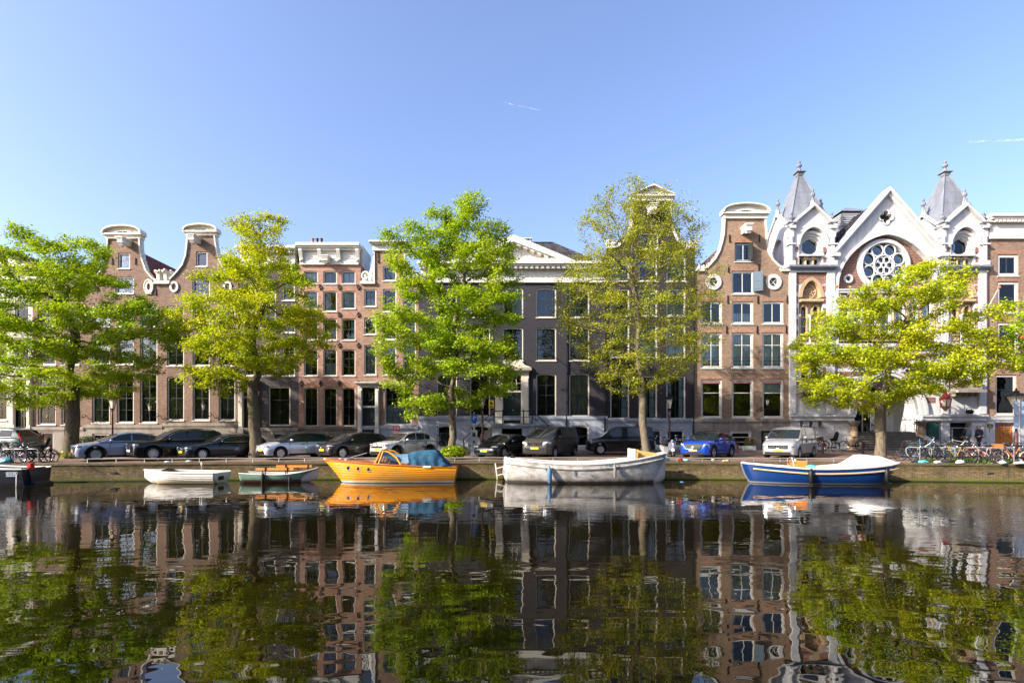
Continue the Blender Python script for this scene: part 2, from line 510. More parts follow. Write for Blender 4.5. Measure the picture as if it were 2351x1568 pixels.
        g.add([(x0,yy,GF-.3),(x1,yy,GF-.3),(x1,yy,s.btop),(x0,yy,s.btop)], [(0,1,2,3)])
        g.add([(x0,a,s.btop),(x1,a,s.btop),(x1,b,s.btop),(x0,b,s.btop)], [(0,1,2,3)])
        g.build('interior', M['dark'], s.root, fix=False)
        return w
    def gable_roof(s, eave, ridge_x, ridge_y, mat='tiled', x0=None, x1=None):
        a = fx(x0) if x0 else s.x0+.01; b = fx(x1) if x1 else s.x1-.01
        ze = fz(eave); zr = fz(ridge_y); xr = fx(ridge_x)
        g = G(); g.prism([(a, ze-.1), (b, ze-.1), (xr, zr)], s.yf+.384, s.yf+s.depth+.1)
        return g.build('roof', M[mat], s.root)
    def flat_roof(s, y, mat='zinc'):
        z = fz(y)
        g = G(); g.box(s.x0+.01, s.x1-.01, s.yf+.385, s.yf+s.depth, z-.15, z); return g.build('roof', M[mat], s.root)
    def trim(s, pts, w=.10, depth=.12, mat='white', orn=True, seed=1, side=1):
        """white moulding that follows a gable edge, with carved knobs"""
        P = [Vector((fx(a), fz(b))) for a, b in pts]
        Q = []
        for i, p in enumerate(P):
            t = (P[min(i+1, len(P)-1)] - P[max(i-1, 0)]).normalized()
            Q.append(p + Vector((-t.y, t.x))*w*side)
        g = G()
        for i in range(len(P)-1):
            g.prism([tuple(P[i]), tuple(P[i+1]), tuple(Q[i+1]), tuple(Q[i])], s.yf-depth, s.yf+.36)
        if orn:
            rr = random.Random(seed)
            L = [0]
            for i in range(len(Q)-1): L.append(L[-1] + (Q[i+1]-Q[i]).length)
            d = .1
            while d < L[-1]:
                i = max(k for k in range(len(L)) if L[k] <= d); i = min(i, len(Q)-2)
                f = (d-L[i])/(L[i+1]-L[i]); q = Q[i].lerp(Q[i+1], f)
                r = rr.uniform(.045, .085)
                g.ell((q.x+rr.uniform(-.03,.03), s.yf+.02, q.y+rr.uniform(-.03,.05)), (r, .13, r*1.1), 6, 4)
                d += rr.uniform(.16, .26)
        return g.build('gable_trim', M[mat], s.root)
    def scroll(s, x, y, w=.9, h=.7, mat='white', flip=1, seed=1):
        rr = random.Random(seed); cx, cz = fx(x), fz(y)
        g = G()
        g.torus((cx-flip*w*.22, s.yf+.1, cz+h*.45), h*.28, .1, 'y', 14, 6)
        g.ell((cx-flip*w*.22, s.yf+.1, cz+h*.45), (h*.14, .1, h*.14), 8, 5)
        for i in range(9):
            g.ell((cx+rr.uniform(-.5,.5)*w, s.yf+.08, cz+rr.uniform(.05,.3)*h), (rr.uniform(.08,.15), .15, rr.uniform(.08,.14)), 6, 4)
        g.tube([(cx-flip*w*.5, s.yf+.1, cz+.08), (cx, s.yf+.1, cz+.16), (cx+flip*w*.5, s.yf+.1, cz+h*.6)], .08, 6)
        return g.build('scroll_ornament', M[mat], s.root, smooth=True)
    def pediment_arc(s, xa, xb, ytop, ybase, ytrim, mat='white', shell=True, tri=False):
        x0, x1 = fx(xa), fx(xb); zt, zb, z2 = fz(ytop), fz(ybase), fz(ytrim)
        xc = (x0+x1)/2; n = 16; h = zt-zb
        def arc(ins, hh):
            if tri: return [(x1-ins, zb), (xc, zb+hh), (x0+ins, zb)]
            return [(xc+(x1-x0-2*ins)/2*math.cos(PI*i/n)*(1.0 if i in (0,n) else 1.0), zb + hh*math.sin(PI*i/n)**.8) for i in range(n+1)]
        g = G()
        outer = arc(0, h); inner = arc(.12, h-.10)
        ring = outer + list(reversed(inner))
        g.prism(ring, s.yf-.36, s.yf+.36)
        g.prism([(x0+.1, zb), (x1-.1, zb)] + arc(.1, h-.1), s.yf-.08, s.yf+.34)
        g.box(x0+.02, x1-.02, s.yf-.30, s.yf+.36, zb-.12, zb+.001)
        g.box(x0+.16, x1-.16, s.yf-.14, s.yf+.36, z2, zb-.12)
        p = g.build('pediment', M[mat], s.root)
        if shell:
            g = G(); m = 9; R2 = min(h*.8, (x1-x0)*.28)
            for i in range(m):
                a = PI*(i+.5)/m
                rx = R2*1.5*math.cos(a)*.5; rz = (h-.35)*math.sin(a)*.5
                L = math.hypot(rx*2, rz*2)
                g.cbox((xc+rx, s.yf-.1, zb+.06+rz), (L*.92, .1, .09), ry=-math.atan2(rz, rx))
            g.build('shell_relief', M[mat], p)
        return p
    def hoist(s, x, y, L=.95, w=.38, h=.34, mat='white'):
        cx, cz = fx(x), fz(y)
        g = G(); g.box(cx-w/2, cx+w/2, s.yf-L, s.yf+.1, cz-h/2, cz+h/2)
        g.box(cx-w/2-.09, cx+w/2+.09, s.yf-L-.09, s.yf+.1, cz+h/2, cz+h/2+.09)
        g.box(cx-w/2-.04, cx+w/2+.04, s.yf-L-.04, s.yf+.1, cz+h/2-.1, cz+h/2-.001)
        g.prism([(s.yf-L+.12, cz-h/2-.18), (s.yf-L+.5, cz-h/2), (s.yf-L+.02, cz-h/2)], cx-w/2+.04, cx+w/2-.04, axis='x')
        b = g.build('hoist_beam', M[mat], s.root)
        g = G(); g.torus((cx, s.yf-L+.3, cz-h/2-.17), .09, .02, 'x', 10, 5); g.build('hook', M['iron'], b)
        return b
    def anchors(s, pts, h=.75):
        for x, y in pts:
            g = G(); g.box(fx(x)-.03, fx(x)+.03, s.yf-.06, s.yf+.02, fz(y)-h/2, fz(y)+h/2)
            g.cbox((fx(x), s.yf-.05, fz(y)-h/2+.1), (.1,.05,.08))
            g.build('wall_anchor', M['iron'], s.root)
    def pipe(s, x, ya, yb, mat='iron', r=.055):
        g = G(); g.tube([(fx(x), s.yf-.11, fz(ya)), (fx(x), s.yf-.11, fz(yb))], r, 8)
        z = fz(yb)+1
        while z < fz(ya):
            g.box(fx(x)-.09, fx(x)+.09, s.yf-.13, s.yf, z-.03, z+.03); z += 2.2
        return g.build('drainpipe', M[mat], s.root)
    def cornice(s, xa, xb, ytop, ybot, mat='white', proj=.5, dentil=0, brackets=(), panels=0):
        x0, x1 = fx(xa), fx(xb); zt, zb = fz(ytop), fz(ybot); H = zt-zb; y = s.yf
        g = G()
        g.box(x0, x1, y-proj, y+.45, zt-.10*H-.05, zt)
        g.box(x0+.07, x1-.07, y-proj*.8, y+.44, zt-.22*H, zt-.10*H-.05)
        g.box(x0+.13, x1-.13, y-proj*.55, y+.43, zt-.32*H, zt-.22*H)
        g.box(x0+.2, x1-.2, y-.10, y+.42, zb+.14*H, zt-.32*H)
        g.box(x0+.17, x1-.17, y-.17, y+.43, zb, zb+.14*H)
        c = g.build('cornice', M[mat], s.root)
        if dentil:
            g = G(); n = dentil
            for i in range(n):
                xx = x0+.3+(x1-x0-.6)*(i+.5)/n; w = (x1-x0)/n*.28
                g.box(xx-w, xx+w, y-proj*.75, y-.05, zt-.34*H, zt-.225*H)
            g.build('dentil_row', M[mat], c)
        for bx in brackets:
            xx = fx(bx); g = G()
            g.prism([(y-.1, zb+.1*H), (y-.22, zb+.14*H), (y-.26, zb+.3*H), (y-proj*.8, zt-.36*H), (y-proj*.8, zt-.28*H), (y-.1, zt-.28*H)], xx-.13, xx+.13, axis='x')
            g.ell((xx, y-.26, zb+.2*H), (.12,.1,.1), 8, 5)
            g.build('bracket', M[mat], c)
        for i in range(panels):
            a = x0+.35+(x1-x0-.7)*i/panels; b = x0+.35+(x1-x0-.7)*(i+1)/panels
            g = G(); g.prism(rectp(a+.15, b-.15, zb+.3*H, zt-.4*H), y-.13, y-.09, [rectp(a+.2, b-.2, zb+.3*H+.05, zt-.4*H-.05)])
            g.build('panel_moulding', M[mat], c)
        return c
    def door(s, xa, xb, ya, yb, mat='doorg', ytr=None, frame='white', fw=12, hood=True, panes='bars', double=True, entab=12, ybf=None):
        """door with pilasters, entablature and fanlight. ya = top of fanlight, ytr = transom"""
        x0, x1, z0, z1 = fx(xa), fx(xb), fz(yb), fz(ya)
        zt = fz(ytr) if ytr else z1
        W = fw*K; y = s.yf
        zo = fz(ybf) if ybf else z0
        s.op.append(rectp(x0, x1, max(z0, getattr(s, 'zbx', -99)), z1))
        if getattr(s, 'zbx', None) and z0 < s.zbx: s.baseops.append(rectp(x0, x1, z0, s.zbx-.001))
        g = G()
        for a, b in ((x0-W, x0), (x1, x1+W)):
            g.box(a, b, y-.16, y+.2, z0, z1)
            g.box(a+.06, b-.06, y-.19, y-.1, z0+.5, z1-.2)
            g.box(a-.03, b+.03, y-.21, y-.1, z0, z0+.3)
        E = entab*K
        g.box(x0-W-.001, x1+W+.001, y-.2, y+.2, z1, z1+E*.6)
        if hood:
            g.box(x0-W-.12, x1+W+.12, y-.42, y+.05, z1+E*.6, z1+E*.8)
            g.box(x0-W-.2, x1+W+.2, y-.5, y+.05, z1+E*.8, z1+E)
        if ytr: g.box(x0+.001, x1-.001, y+.02, y+.2, zt-.06, zt+.08)
        fr = g.build('door_frame', M[frame], s.root)
        g = G(); g.box(x0, x1, y+.14, y+.2, z0, zt-.06)
        n = 2 if double else 1
        for i in range(n):
            a = x0+(x1-x0)*i/n; b = x0+(x1-x0)*(i+1)/n; H = zt-z0
            for c, d in ((.06, .38), (.44, .94)):
                g.prism(rectp(a+.08, b-.08, z0+H*c, z0+H*d), y+.10, y+.141, [rectp(a+.14, b-.14, z0+H*c+.06, z0+H*d-.06)])
        d = g.build('door', M[mat], s.root)
        g = G(); g.ell(((x0+x1)/2+(.08 if double else (x1-x0)*.36), y+.06, z0+1.0), .045, 8, 6); g.build('handle', M['brass'], d)
        if ytr:
            g = G(); g.box(x0, x1, y+.12, y+.13, zt+.08, z1); fl = g.build('fanlight', M['glass'], s.root)
            g = G(); xc = (x0+x1)/2; zc = (zt+z1)/2+.04; rr = min((x1-x0), (z1-zt))*.3
            g.torus((xc, y+.1, zc), rr, .025, 'y', 16, 5)
            for k in range(1, 4): g.box(x0+(x1-x0)*k/4-.015, x0+(x1-x0)*k/4+.015, y+.08, y+.11, zt+.08, z1)
            g.box(x0, x1, y+.085, y+.105, zc-.015, zc+.015)
            g.build('fanlight_bars', M['sashd'] if panes == 'bars' else M['white'], fl)
        return d
    def chimney(s, xa, xb, ya, yb, ydepth=4, mat=None, pots=2):
        x0, x1, z0, z1 = fx(xa), fx(xb), fz(yb), fz(ya); k = (s.yf+ydepth)/s.yf
        x0 *= k; x1 *= k; z1 = CAMH+(z1-CAMH)*k; z0 -= 1.2
        g = G(); y = s.yf+ydepth
        g.box(x0, x1, y, y+.9, z0, z1-.12); g.box(x0-.06, x1+.06, y-.06, y+.96, z1-.12, z1)
        c = g.build('chimney', M[mat or s.wall], s.root)
        for i in range(pots):
            g = G(); xx = x0+(x1-x0)*(i+.5)/pots; g.lathe([(.0,.0),(.13,.0),(.11,.4),(.15,.42),(.15,.48),(0,.48)], (xx, y+.45, z1), 8)
            g.build('chimney_pot', M['bx_D'] if i == 0 else M['iron'], c)
        return c

def mirror(pts, xc): return [(2*xc-a, b) for a, b in reversed(pts)]

# ---- left pale house --------------------------------------------------------
h = House('town_house', 'pale stucco house with dark double door at the left edge behind the leafy tree', -70, 75, 'stucco', 640)
h.zbx = fz(990)
h.door(36, 65, 872, 990, ytr=900, fw=8, frame='cream', hood=True)
for xa, xb in ((-58,-28), (-16, 16)):
    for ya, yb in ((880,965), (775,845), (690,745)): h.win(xa, xb, ya, yb)
for ya, yb in ((775,845), (690,745)): h.win(34, 66, ya, yb)
h.finish_wall(990, 'stucco')
h.cornice(-72, 78, 612, 644, 'cream', .6, dentil=24)
g = G()                                              # dormer with arched head
g.prism(rectp(fx(-14), fx(28), fz(640), fz(590), .25), YF+.3, YF+1.6, [rectp(fx(-8), fx(20), fz(637), fz(600), .15)])
d = g.build('dormer', M['cream'], h.root)
g = G(); g.box(fx(-8), fx(20), YF+.6, YF+.62, fz(637), fz(600)); g.build('pane', M['glass'], d)
g = G(); g.prism([(fx(-70), fz(612)), (fx(75), fz(612)), (fx(50), fz(583)), (fx(-50), fz(583))], YF+.5, YF+8.5)
g.build('roof', M['tileb'], h.root)
# ---- brown house beside it --------------------------------------------------
h = House('town_house', 'plain brown brick house mostly behind the leftmost tree', 75, 195, 'bx_A0', 640)
for xa, xb in ((87,128), (141,182)):
    for ya, yb, r in ((864,975,2), (768,838,4), (702,752,4)): h.win(xa, xb, ya, yb, rows=r, curtain=None)
h.win(93, 124, 992, 1030, 1, 2, base=True, sill=None, casing=.1); h.win(150, 178, 992, 1030, 1, 2, base=True, sill=None, casing=.1)
h.finish_wall(983, 'stone')
h.cornice(73, 197, 640, 662, 'cream', .5)
g = G(); z0, z1 = fz(640), fz(588); x0, x1 = h.x0+.02, h.x1-.02; xm = (x0+x1)/2
g.add([(x0,YF+.2,z0),(x1,YF+.2,z0),(x1,YF+8,z0),(x0,YF+8,z0),(xm-.4,YF+2.6,z1),(xm+.4,YF+2.6,z1),(xm+.4,YF+6,z1),(xm-.4,YF+6,z1)],
      [(0,1,5,4),(1,2,6,5),(2,3,7,6),(3,0,4,7),(4,5,6,7)])
g.build('roof', M['tileb'], h.root)
# ---- the pair of bell gables ------------------------------------------------
def bell(name, label, x0, x1, xc, wall, curve, eave, ped, neckx, side):
    """curve: right-hand half from neck top to eave ledge"""
    pass
xc = 284.7
cur = [(319.5,549),(321,575),(325.5,596),(335,623),(349,640),(358.5,647)]
left = mirror(cur, xc)
gab = [(195,650), (211,650)] + left[0:0] + [(p[0], p[1]) for p in left] + cur + [(374.7,650)]
h = House('canal_house', 'rose brown bell gable house with a shell crest and dark red tiled roof', 195, 374.7, 'bx_A', 650, gab, body_top=652)
for xa, xb in ((211,252),(268,307),(321,361)):
    h.win(xa, xb, 857, 971, rows=4, curtain='left', thick_mid=True)
    h.win(xa, xb, 768, 837, rows=3, curtain='fullg' if xa > 300 else None, rise=.05)
    h.win(xa, xb, 702, 750, rows=2)
    h.win(xa+2, xb-2, 995, 1032, 2, 2, base=True, sill=None, casing=.12, cm='cream')
h.win(265, 307, 636, 674, 2, 2, sm='sashb'); h.win(271, 298.4, 581, 616.8, 1, 1, bars=False, curtain='left')
h.finish_wall(978, 'stone')
h.trim(cur, seed=2, side=1); h.trim(left, seed=3, side=1)
h.pediment_arc(239.4, 330, 519.6, 538, 549, 'cream')
h.hoist(296, 562)
h.oval(342.5, 659, 9, 13, .16, 'cream', False)
g = G(); rr = random.Random(4)
for i in range(22):
    a = 2*PI*i/22; g.ell((fx(342.5)+.33*math.cos(a), YF-.06, fz(659)+.5*math.sin(a)), (.09,.08,.09), 6, 4)
g.box(fx(336), fx(349), YF-.1, YF, fz(676), fz(672)); g.build('oval_surround', M['cream'], h.root)
h.anchors([(258,600),(311,600),(357.6,671)], .5)
h.gable_roof(652, xc, 560, 'tiler')
# hidden part behind the other gable
xc = 463
cur = [(492,542),(494,560),(500,590),(508,612),(522,630),(537,645)]
left = [(391.7,643),(407,627),(421,609.4),(429,586),(432,560),(433,542)]
gab = [(374.7,650),(385,648)] + left + cur + [(551,650)]
h2 = House('canal_house', 'dusty rose bell gable house with a shell crest right of the red tiled roof', 374.7, 547, 'bx_B', 650, gab, body_top=652)
for xa, xb in ((383,422.5),(442,481.5),(502,540)):
    h2.win(xa, xb, 863.6, 965, rows=4, curtain='fullg', rise=.1, thick_mid=True)
    h2.win(xa, xb, 768, 840, rows=3, rise=.09, curtain='fullg' if xa < 400 else None)
    h2.win(xa, xb, 703, 752, rows=2)
h2.win(441.5, 481.5, 635, 683.6, rows=3); h2.win(450, 476, 578, 612, 1, 1, bars=False)
h2.win(499, 536, 996, 1032, 2, 2, base=True, sill=None, casing=.1)
h2.finish_wall(974, 'stone')
h2.trim(cur, seed=5); h2.trim(left, seed=6)
h2.pediment_arc(424, 503, 516.6, 532, 542, 'cream')
h2.hoist(456, 556)
h2.oval(400.5, 659, 10, 12.5, .15); h2.oval(523, 659, 10, 12.5, .15)
h2.gable_roof(652, xc, 556, 'tiled')
# shared ledge and two urns
for k, (ho, xx) in enumerate(((h, 367), (h2, 383))):
    g = G(); x0, x1 = (fx(355.5), fx(374.6)) if k == 0 else (fx(374.8), fx(391))
    g.box(x0, x1, YF-.2, YF+.37, fz(653), fz(649.5)); g.box(x0, x1, YF-.12, YF+.36, fz(649.5), fz(646))
    g.build('ledge', M['cream'], ho.root)
    g = G(); g.lathe([(0,0),(.22,0),(.24,.1),(.3,.5),(.33,.55),(.33,.62),(0,.62)], (fx(xx), YF+.1, fz(645.8)), 10)
    g.build('stone_urn', M['cream'], ho.root)
    g = G(); r2 = random.Random(9+k)
    for i in range(16):
        a = 2*PI*i/16; g.ell((fx(xx)+.34*math.cos(a), YF+.1+.34*math.sin(a), fz(645.8)+.68+r2.uniform(-.05,.1)), r2.uniform(.08,.12), 6, 4)
    g.build('urn_rim', M['cream'], ho.root)
# ---- slate grey house -------------------------------------------------------
h = House('town_house', 'dark slate grey brick house with a white cornice, left of the pink brick house', 547, 686, 'bx_C', 605)
h.zbx = fz(985)
h.door(560, 581, 886, 995, ytr=912, fw=11, frame='cream')
h.win(616, 666.5, 887, 977.6, rows=3, cols=2, cm='cream', room='olive', sill=None)
for xa, xb in ((560,588),(603,633),(648,677)):
    h.win(xa, xb, 794, 863, rows=3); h.win(xa, xb, 708, 764, rows=2); h.win(xa, xb, 645, 690, rows=2)
h.win(627, 665, 994, 1030, 1, 2, base=True, sill=None, casing=.08)
h.finish_wall(985, 'stone')
h.cornice(547, 684.5, 569, 614, 'white', .55, dentil=30)
h.flat_roof(576)
# ---- pink brick house -------------------------------------------------------
h = House('town_house', 'pink brick house with a tall white bracketed cornice and five rows of dark windows', 686, 828, 'bx_D', 606)
for i, (xa, xb) in enumerate(((698,730),(742,773.5),(784.5,816))):
    h.win(xa, xb, 889.7, 979, rows=4, rise=.06, cm='cream', casing=.08, thick_mid=True, sill='stone')
    h.win(xa, xb, 801.6, 863, rows=3, rise=.06, cm='cream', casing=.08)
    h.win(xa, xb, 731, 781, rows=2, rise=.05, cm='cream', casing=.08, curtain='right' if i == 2 else None)
    h.win(xa, xb, 668, 709 + (6 if i == 1 else 0), rows=1 if i == 1 else 2, rise=.05, cm='cream', casing=.08, sm='sashb', curtain=(None if i == 1 else 'full'))
    h.win(xa, xb, 622, 652, rows=1, rise=.04, cm='cream', casing=.08, sm='sashb', curtain='full' if i != 1 else None)
    for y in (886, 798, 727.5, 664.5): h.lintel(xa, xb, y+3.7, 7)
h.win(740, 776, 1000, 1031, 1, 2, base=True, sill=None, casing=.08)
h.finish_wall(981, 'stoned')
h.cornice(684.8, 829, 563, 609, 'white', .6, brackets=(694, 737, 780, 823), panels=3)
for y in (660, 723, 793, 880):
    for x in (692, 736, 779.5, 823):
        g = G(); g.torus((fx(x), YF-.06, fz(y)), .1, .035, 'y', 8, 5); g.box(fx(x)-.03, fx(x)+.03, YF-.08, YF+.02, fz(y)-.22, fz(y)+.2); g.build('wall_anchor', M['iron'], h.root)
g = G(); g.prism(rectp(fx(686.5), fx(828.6), fz(609), fz(563.5)), YF+.455, YF+2.6); g.build('attic_parapet', M['white'], h.root)
g = G(); g.tube([(fx(829), YF+.3, fz(562)), (fx(829), YF+2.6, fz(562))], .03, 6); g.tube([(fx(829), YF+2.6, fz(562)), (fx(829), YF+2.6, fz(575))], .03, 6); g.build('gutter', M['zinc'], h.root)
h.hoist(752, 600, .7, .45, .3)
h.chimney(708, 738, 557, 566, 3, 'bx_D', 3)
# ---- neck gable with white scroll -------------------------------------------
gab = [(828,651),(861,650),(861,573),(927,573),(927,650),(961,651)]
h = House('canal_house', 'warm brown neck gable house with white scrolls and a white pilastered black door', 828, 961, 'bx_E', 651, gab, body_top=651)
h.zbx = fz(986)
h.door(832, 862, 890, 997, ytr=934, fw=9, frame='white', double=False, entab=12)
h.win(883, 944.6, 886, 975, rows=6, cols=4, thick_mid=False)
for xa, xb in ((836,864),(879,910),(925,955)):
    h.win(xa, xb, 792, 861, rows=5, curtain='full' if xa < 900 else None, cols=3)
    h.win(xa, xb, 729, 768 + (12 if xa > 870 else 0), rows=2); h.win(xa, xb, 664, 704 + (12 if xa > 870 else 0), rows=2)
h.win(879, 910, 611, 645, 1, 2)
h.win(890, 946, 1000, 1031, 1, 3, base=True, sill=None, casing=.08)
h.finish_wall(980, 'bluegrey')
h.cornice(850, 938, 557, 577, 'white', .5, dentil=16)
h.trim([(861,649),(861,577)], .14, .1, seed=8); h.trim([(927,577),(927,649)], .14, .1, seed=9)
for sgn, xs in ((1, 845), (-1, 944)):
    g = G(); g.box(fx(xs-17), fx(xs+17), YF-.18, YF+.37, fz(653), fz(647)); g.build('ledge', M['white'], h.root)
    h.scroll(xs, 646, 1.0, 1.0, flip=sgn, seed=3)
    g = G(); r2 = random.Random(5)
    for i in range(12):
        f = i/11; g.ell((fx(xs+sgn*(5+9*f)), YF+.05, fz(640-44*f)), (r2.uniform(.12,.2)*(1.1-f*.5), .14, r2.uniform(.13,.2)), 7, 5)
    g.build('carved_wing', M['white'], h.root, smooth=True)
h.anchors([(869, 591)], .9)
h.gable_roof(651, 894, 600, 'tiled')
# ---- pediment house ---------------------------------------------------------
h = House('mansion', 'wide charcoal brick mansion with a white triangular pediment and pale blue base', 961, 1394, 'bx_F', 640)
h.zbx = fz(958)
h.door(1155, 1196, 862, 972, ytr=899, fw=18, frame='cream', panes='white', entab=14)
for i, x in enumerate((1026,1102,1178,1254,1330)):
    if x != 1178: h.win(x-23, x+23, 858, 956, rows=4, rise=.07, casing=.08, cm='cream', sill='cream', thick_mid=True)
    h.win(x-23, x+23, 752, 828, rows=3, rise=.06, casing=.08, cm='cream', sill='cream')
    h.win(x-23, x+23, 661.7, 729, rows=3, rise=.06, casing=.08, cm='cream', sill='cream', sm='sashb')
    if x != 1178: h.win(x-22, x+22, 976, 1025, 2, 2, rise=.12, base=True, sill=None, casing=.1, cm='cream')
h.baseops.append(rectp(fx(1153), fx(1197), fz(1033), fz(982)))
h.finish_wall(958, 'bluegrey')
h.cornice(961.5, 1393.5, 606, 650, 'white', .75, dentil=34, panels=22)
x0, x1, xm = fx(1038), fx(1319), fx(1178.5); zb, zt = fz(606)+.005, fz(547)
g = G()
g.prism([(x0,zb),(x1,zb),(xm,zt)], YF-.75, YF+.40, [[(x0+1.35,zb+.18),(x1-1.35,zb+.18),(xm,zt-.52)]])
g.prism([(x0+.7,zb+.1),(x1-.7,zb+.1),(xm,zt-.35)], YF-.12, YF+.35)
ped = g.build('pediment', M['white'], h.root)
g = G()
for sg in (1,-1):
    for i in range(1, 9):
        t = i/9.0; px = xm+sg*(x1-xm)*t; pz = zt+(zb-zt)*t
        g.cbox((px-sg*.12, YF-.38, pz-.5), (.32,.5,.13), ry=sg*math.atan2(zt-zb, x1-xm))
g.build('modillion_row', M['white'], ped)
g = G(); g.torus((fx(1178.5), YF-.13, fz(586)), .55, .06, 'y', 24, 6); g.box(fx(1193), fx(1210), YF-.15, YF-.1, fz(604), fz(588)); g.box(fx(1147), fx(1164), YF-.15, YF-.1, fz(604), fz(588))
g.build('roundel', M['white'], ped)
g = G(); k = (YF+3.5)/YF
def kx(x): return fx(x)*k
def kz(y): return CAMH+(fz(y)-CAMH)*k
zt2 = kz(560); ze = fz(608); xl, xr = fx(963), fx(1392)
g.add([(xl,YF+.3,ze),(xr,YF+.3,ze),(xr,YF+9,ze),(xl,YF+9,ze),(kx(1010),YF+3.5,zt2),(kx(1268),YF+3.5,zt2),(kx(1268),YF+6,zt2),(kx(1010),YF+6,zt2)],
      [(0,1,5,4),(1,2,6,5),(2,3,7,6),(3,0,4,7),(4,5,6,7)])
rf = g.build('roof', M['tiled'], h.root)
g = G()
for i in range(52):
    f = i/51; a = Vector((xl+(xr-xl)*f, YF+.3, ze+.02)); b = Vector((kx(1010)+(kx(1268)-kx(1010))*f, YF+3.5, zt2+.03)); g.tube([a, b], .055, 5)
g.tube([(xr,YF+.3,ze+.03),(kx(1268),YF+3.5,zt2+.05)], .1, 6); g.tube([(kx(1010),YF+3.5,zt2+.06),(kx(1268),YF+3.5,zt2+.06)], .1, 6)
g.build('tile_ridges', M['tiled'], rf)
g = G(); g.box(kx(1140), kx(1219), YF+3.3, YF+4.6, zt2-.3, kz(551)); g.box(kx(1138), kx(1221), YF+3.2, YF+4.7, kz(551), kz(549)); g.build('dormer', M['white'], rf)
g = G(); g.box(kx(1146), kx(1213), YF+3.27, YF+3.3, zt2-.05, kz(552.5)); g.build('dormer_face', M['tiled'], rf)
# curved hood over the door
g = G()
xa, xb = fx(1139), fx(1211); zz = fz(847)
prof = [(fx(1130), zz), (fx(1220), zz), (fx(1216), zz+.1), (fx(1204), zz+.25), (fx(1198), zz+.5), (fx(1197), zz+.62), (fx(1159), zz+.62), (fx(1158), zz+.5), (fx(1152), zz+.25), (fx(1140), zz+.1)]
g.prism(prof, YF-.55, YF+.02); g.build('door_hood', M['cream'], h.root)
h.pipe(1300, 648, 1020)
h.pipe(1388, 648, 1020)
g = G(); g.tube([(fx(1184), YF-.1, fz(820)), (fx(1184), YF-.55, fz(838))], .02, 6); g.tube([(fx(1249), YF-.05, fz(802)), (fx(1262), YF-1.2, fz(820))], .03, 6); g.build('flag_bracket', M['iron'], h.root)
g = G(); g.box(fx(1122), fx(1133.7), YF-.05, YF-.004, fz(936.8), fz(918.8)); yp = g.build('poster', M['yelposter'], h.root)
g = G(); g.ell((fx(1128), YF-.055, fz(926)), (.1,.01,.13), 10, 6); g.box(fx(1124), fx(1132), YF-.06, YF-.05, fz(935), fz(932)); g.build('poster_print', M['ink'], yp)
# stoop with two flights
zl = fz(974)
g = G(); xa, xb = fx(1132), fx(1224)
g.box(xa, fx(1152), YF-1.3, YF-.07, GF-.1, zl-.16); g.box(fx(1198), xb, YF-1.3, YF-.07, GF-.1, zl-.16)
g.box(fx(1152.01), fx(1197.99), YF-1.3, YF-.07, fz(984), zl-.16)
g.box(xa-.12, xb+.12, YF-1.4, YF-.06, zl-.16, zl)
st = g.build('stoop', M['bluegreyw'], h.root)
g = G(); n = 8; Hs = (zl-GF)/n
for i in range(n-1):
    z = zl-Hs*(i+1); g.box(xa-.3*(i+1), xa-.3*i-.001, YF-1.25, YF-.07, GF-.1, z)
g.build('steps', M['stone'], st)
g = G()
for i in range(n-1):
    z = zl-Hs*(i+1); g.box(xb+.3*i+.001, xb+.3*(i+1), YF-1.25, YF-.07, GF-.1, z)
g.build('steps', M['stone'], st)
g = G()
for yy in (YF-1.3,):
    zr = zl+.95
    g.tube([(xa-2.1,yy,GF+.85),(xa+.1,yy,zr),(xb-.1,yy,zr),(xb+2.1,yy,GF+.85)], .035, 6); g.tube([(xa-2.1,yy,GF+.45),(xa+.1,yy,zl+.5),(xb-.1,yy,zl+.5),(xb+2.1,yy,GF+.45)], .018, 6)
    for xx in (xa+.12, xa+.75, xb-.75, xb-.12): g.tube([(xx,yy,zl),(xx,yy,zr+.1)], .04, 6)
    for xx in (xa-2.1, xb+2.1): g.tube([(xx,yy,GF),(xx,yy,GF+.9)], .04, 6)
g.build('railing', M['iron'], st)
# ---- black neck gable house -------------------------------------------------
xc = 1498
nr = [(1537.7,463),(1538,500),(1541,520),(1546,536),(1554,553),(1570,566)]
nl = mirror(nr, 1495.7)
gab = [(1394,569),(1416,568)] + nl + nr + [(1577,568),(1595,569)]
h = House('canal_house', 'tall black brick neck gable house behind the sparse tree', 1394, 1595, 'bx_G', 569, gab, body_top=572)
for xa, xb in ((1401,1445),(1466,1509),(1530,1574)):
    h.win(xa, xb, 863, 962, rows=4, curtain=('right','right','sides')[(xa > 1450)+(xa > 1520)], cm='white', thick_mid=True)
    h.win(xa, xb, 745.7, 820.7, rows=3); h.win(xa, xb, 663.7, 725.6, rows=2); h.win(xa, xb, 590, 646, rows=2)
h.win(1470, 1512, 535, 572, 2, 2)
for xa in (1478, 1530): h.win(xa, xa+40, 987, 1024, 3, 4, base=True, sill=None, casing=.1)
h.finish_wall(963, 'bluegreyw')
h.trim(nr, .15, .1, seed=11); h.trim(nl, .15, .1, seed=12)
h.pediment_arc(1447, 1549.5, 427, 450, 463, 'white', tri=True)
h.hoist(1494, 487, .8, .5, .5)
for sgn, xs in ((1, 1405), (-1, 1586)):
    g = G(); g.box(fx(xs-11), fx(xs+9 if sgn > 0 else xs+9), YF-.18, YF+.37, fz(571), fz(567)); g.build('ledge', M['white'], h.root)
    h.scroll(xs, 567, .8, .75, flip=sgn, seed=7)
h.chimney(1548, 1561, 525, 548, 2.0, 'bx_E', 0)
h.anchors([(1520,833),(1420,833)], .6)
h.gable_roof(572, 1494, 480, 'tiled')
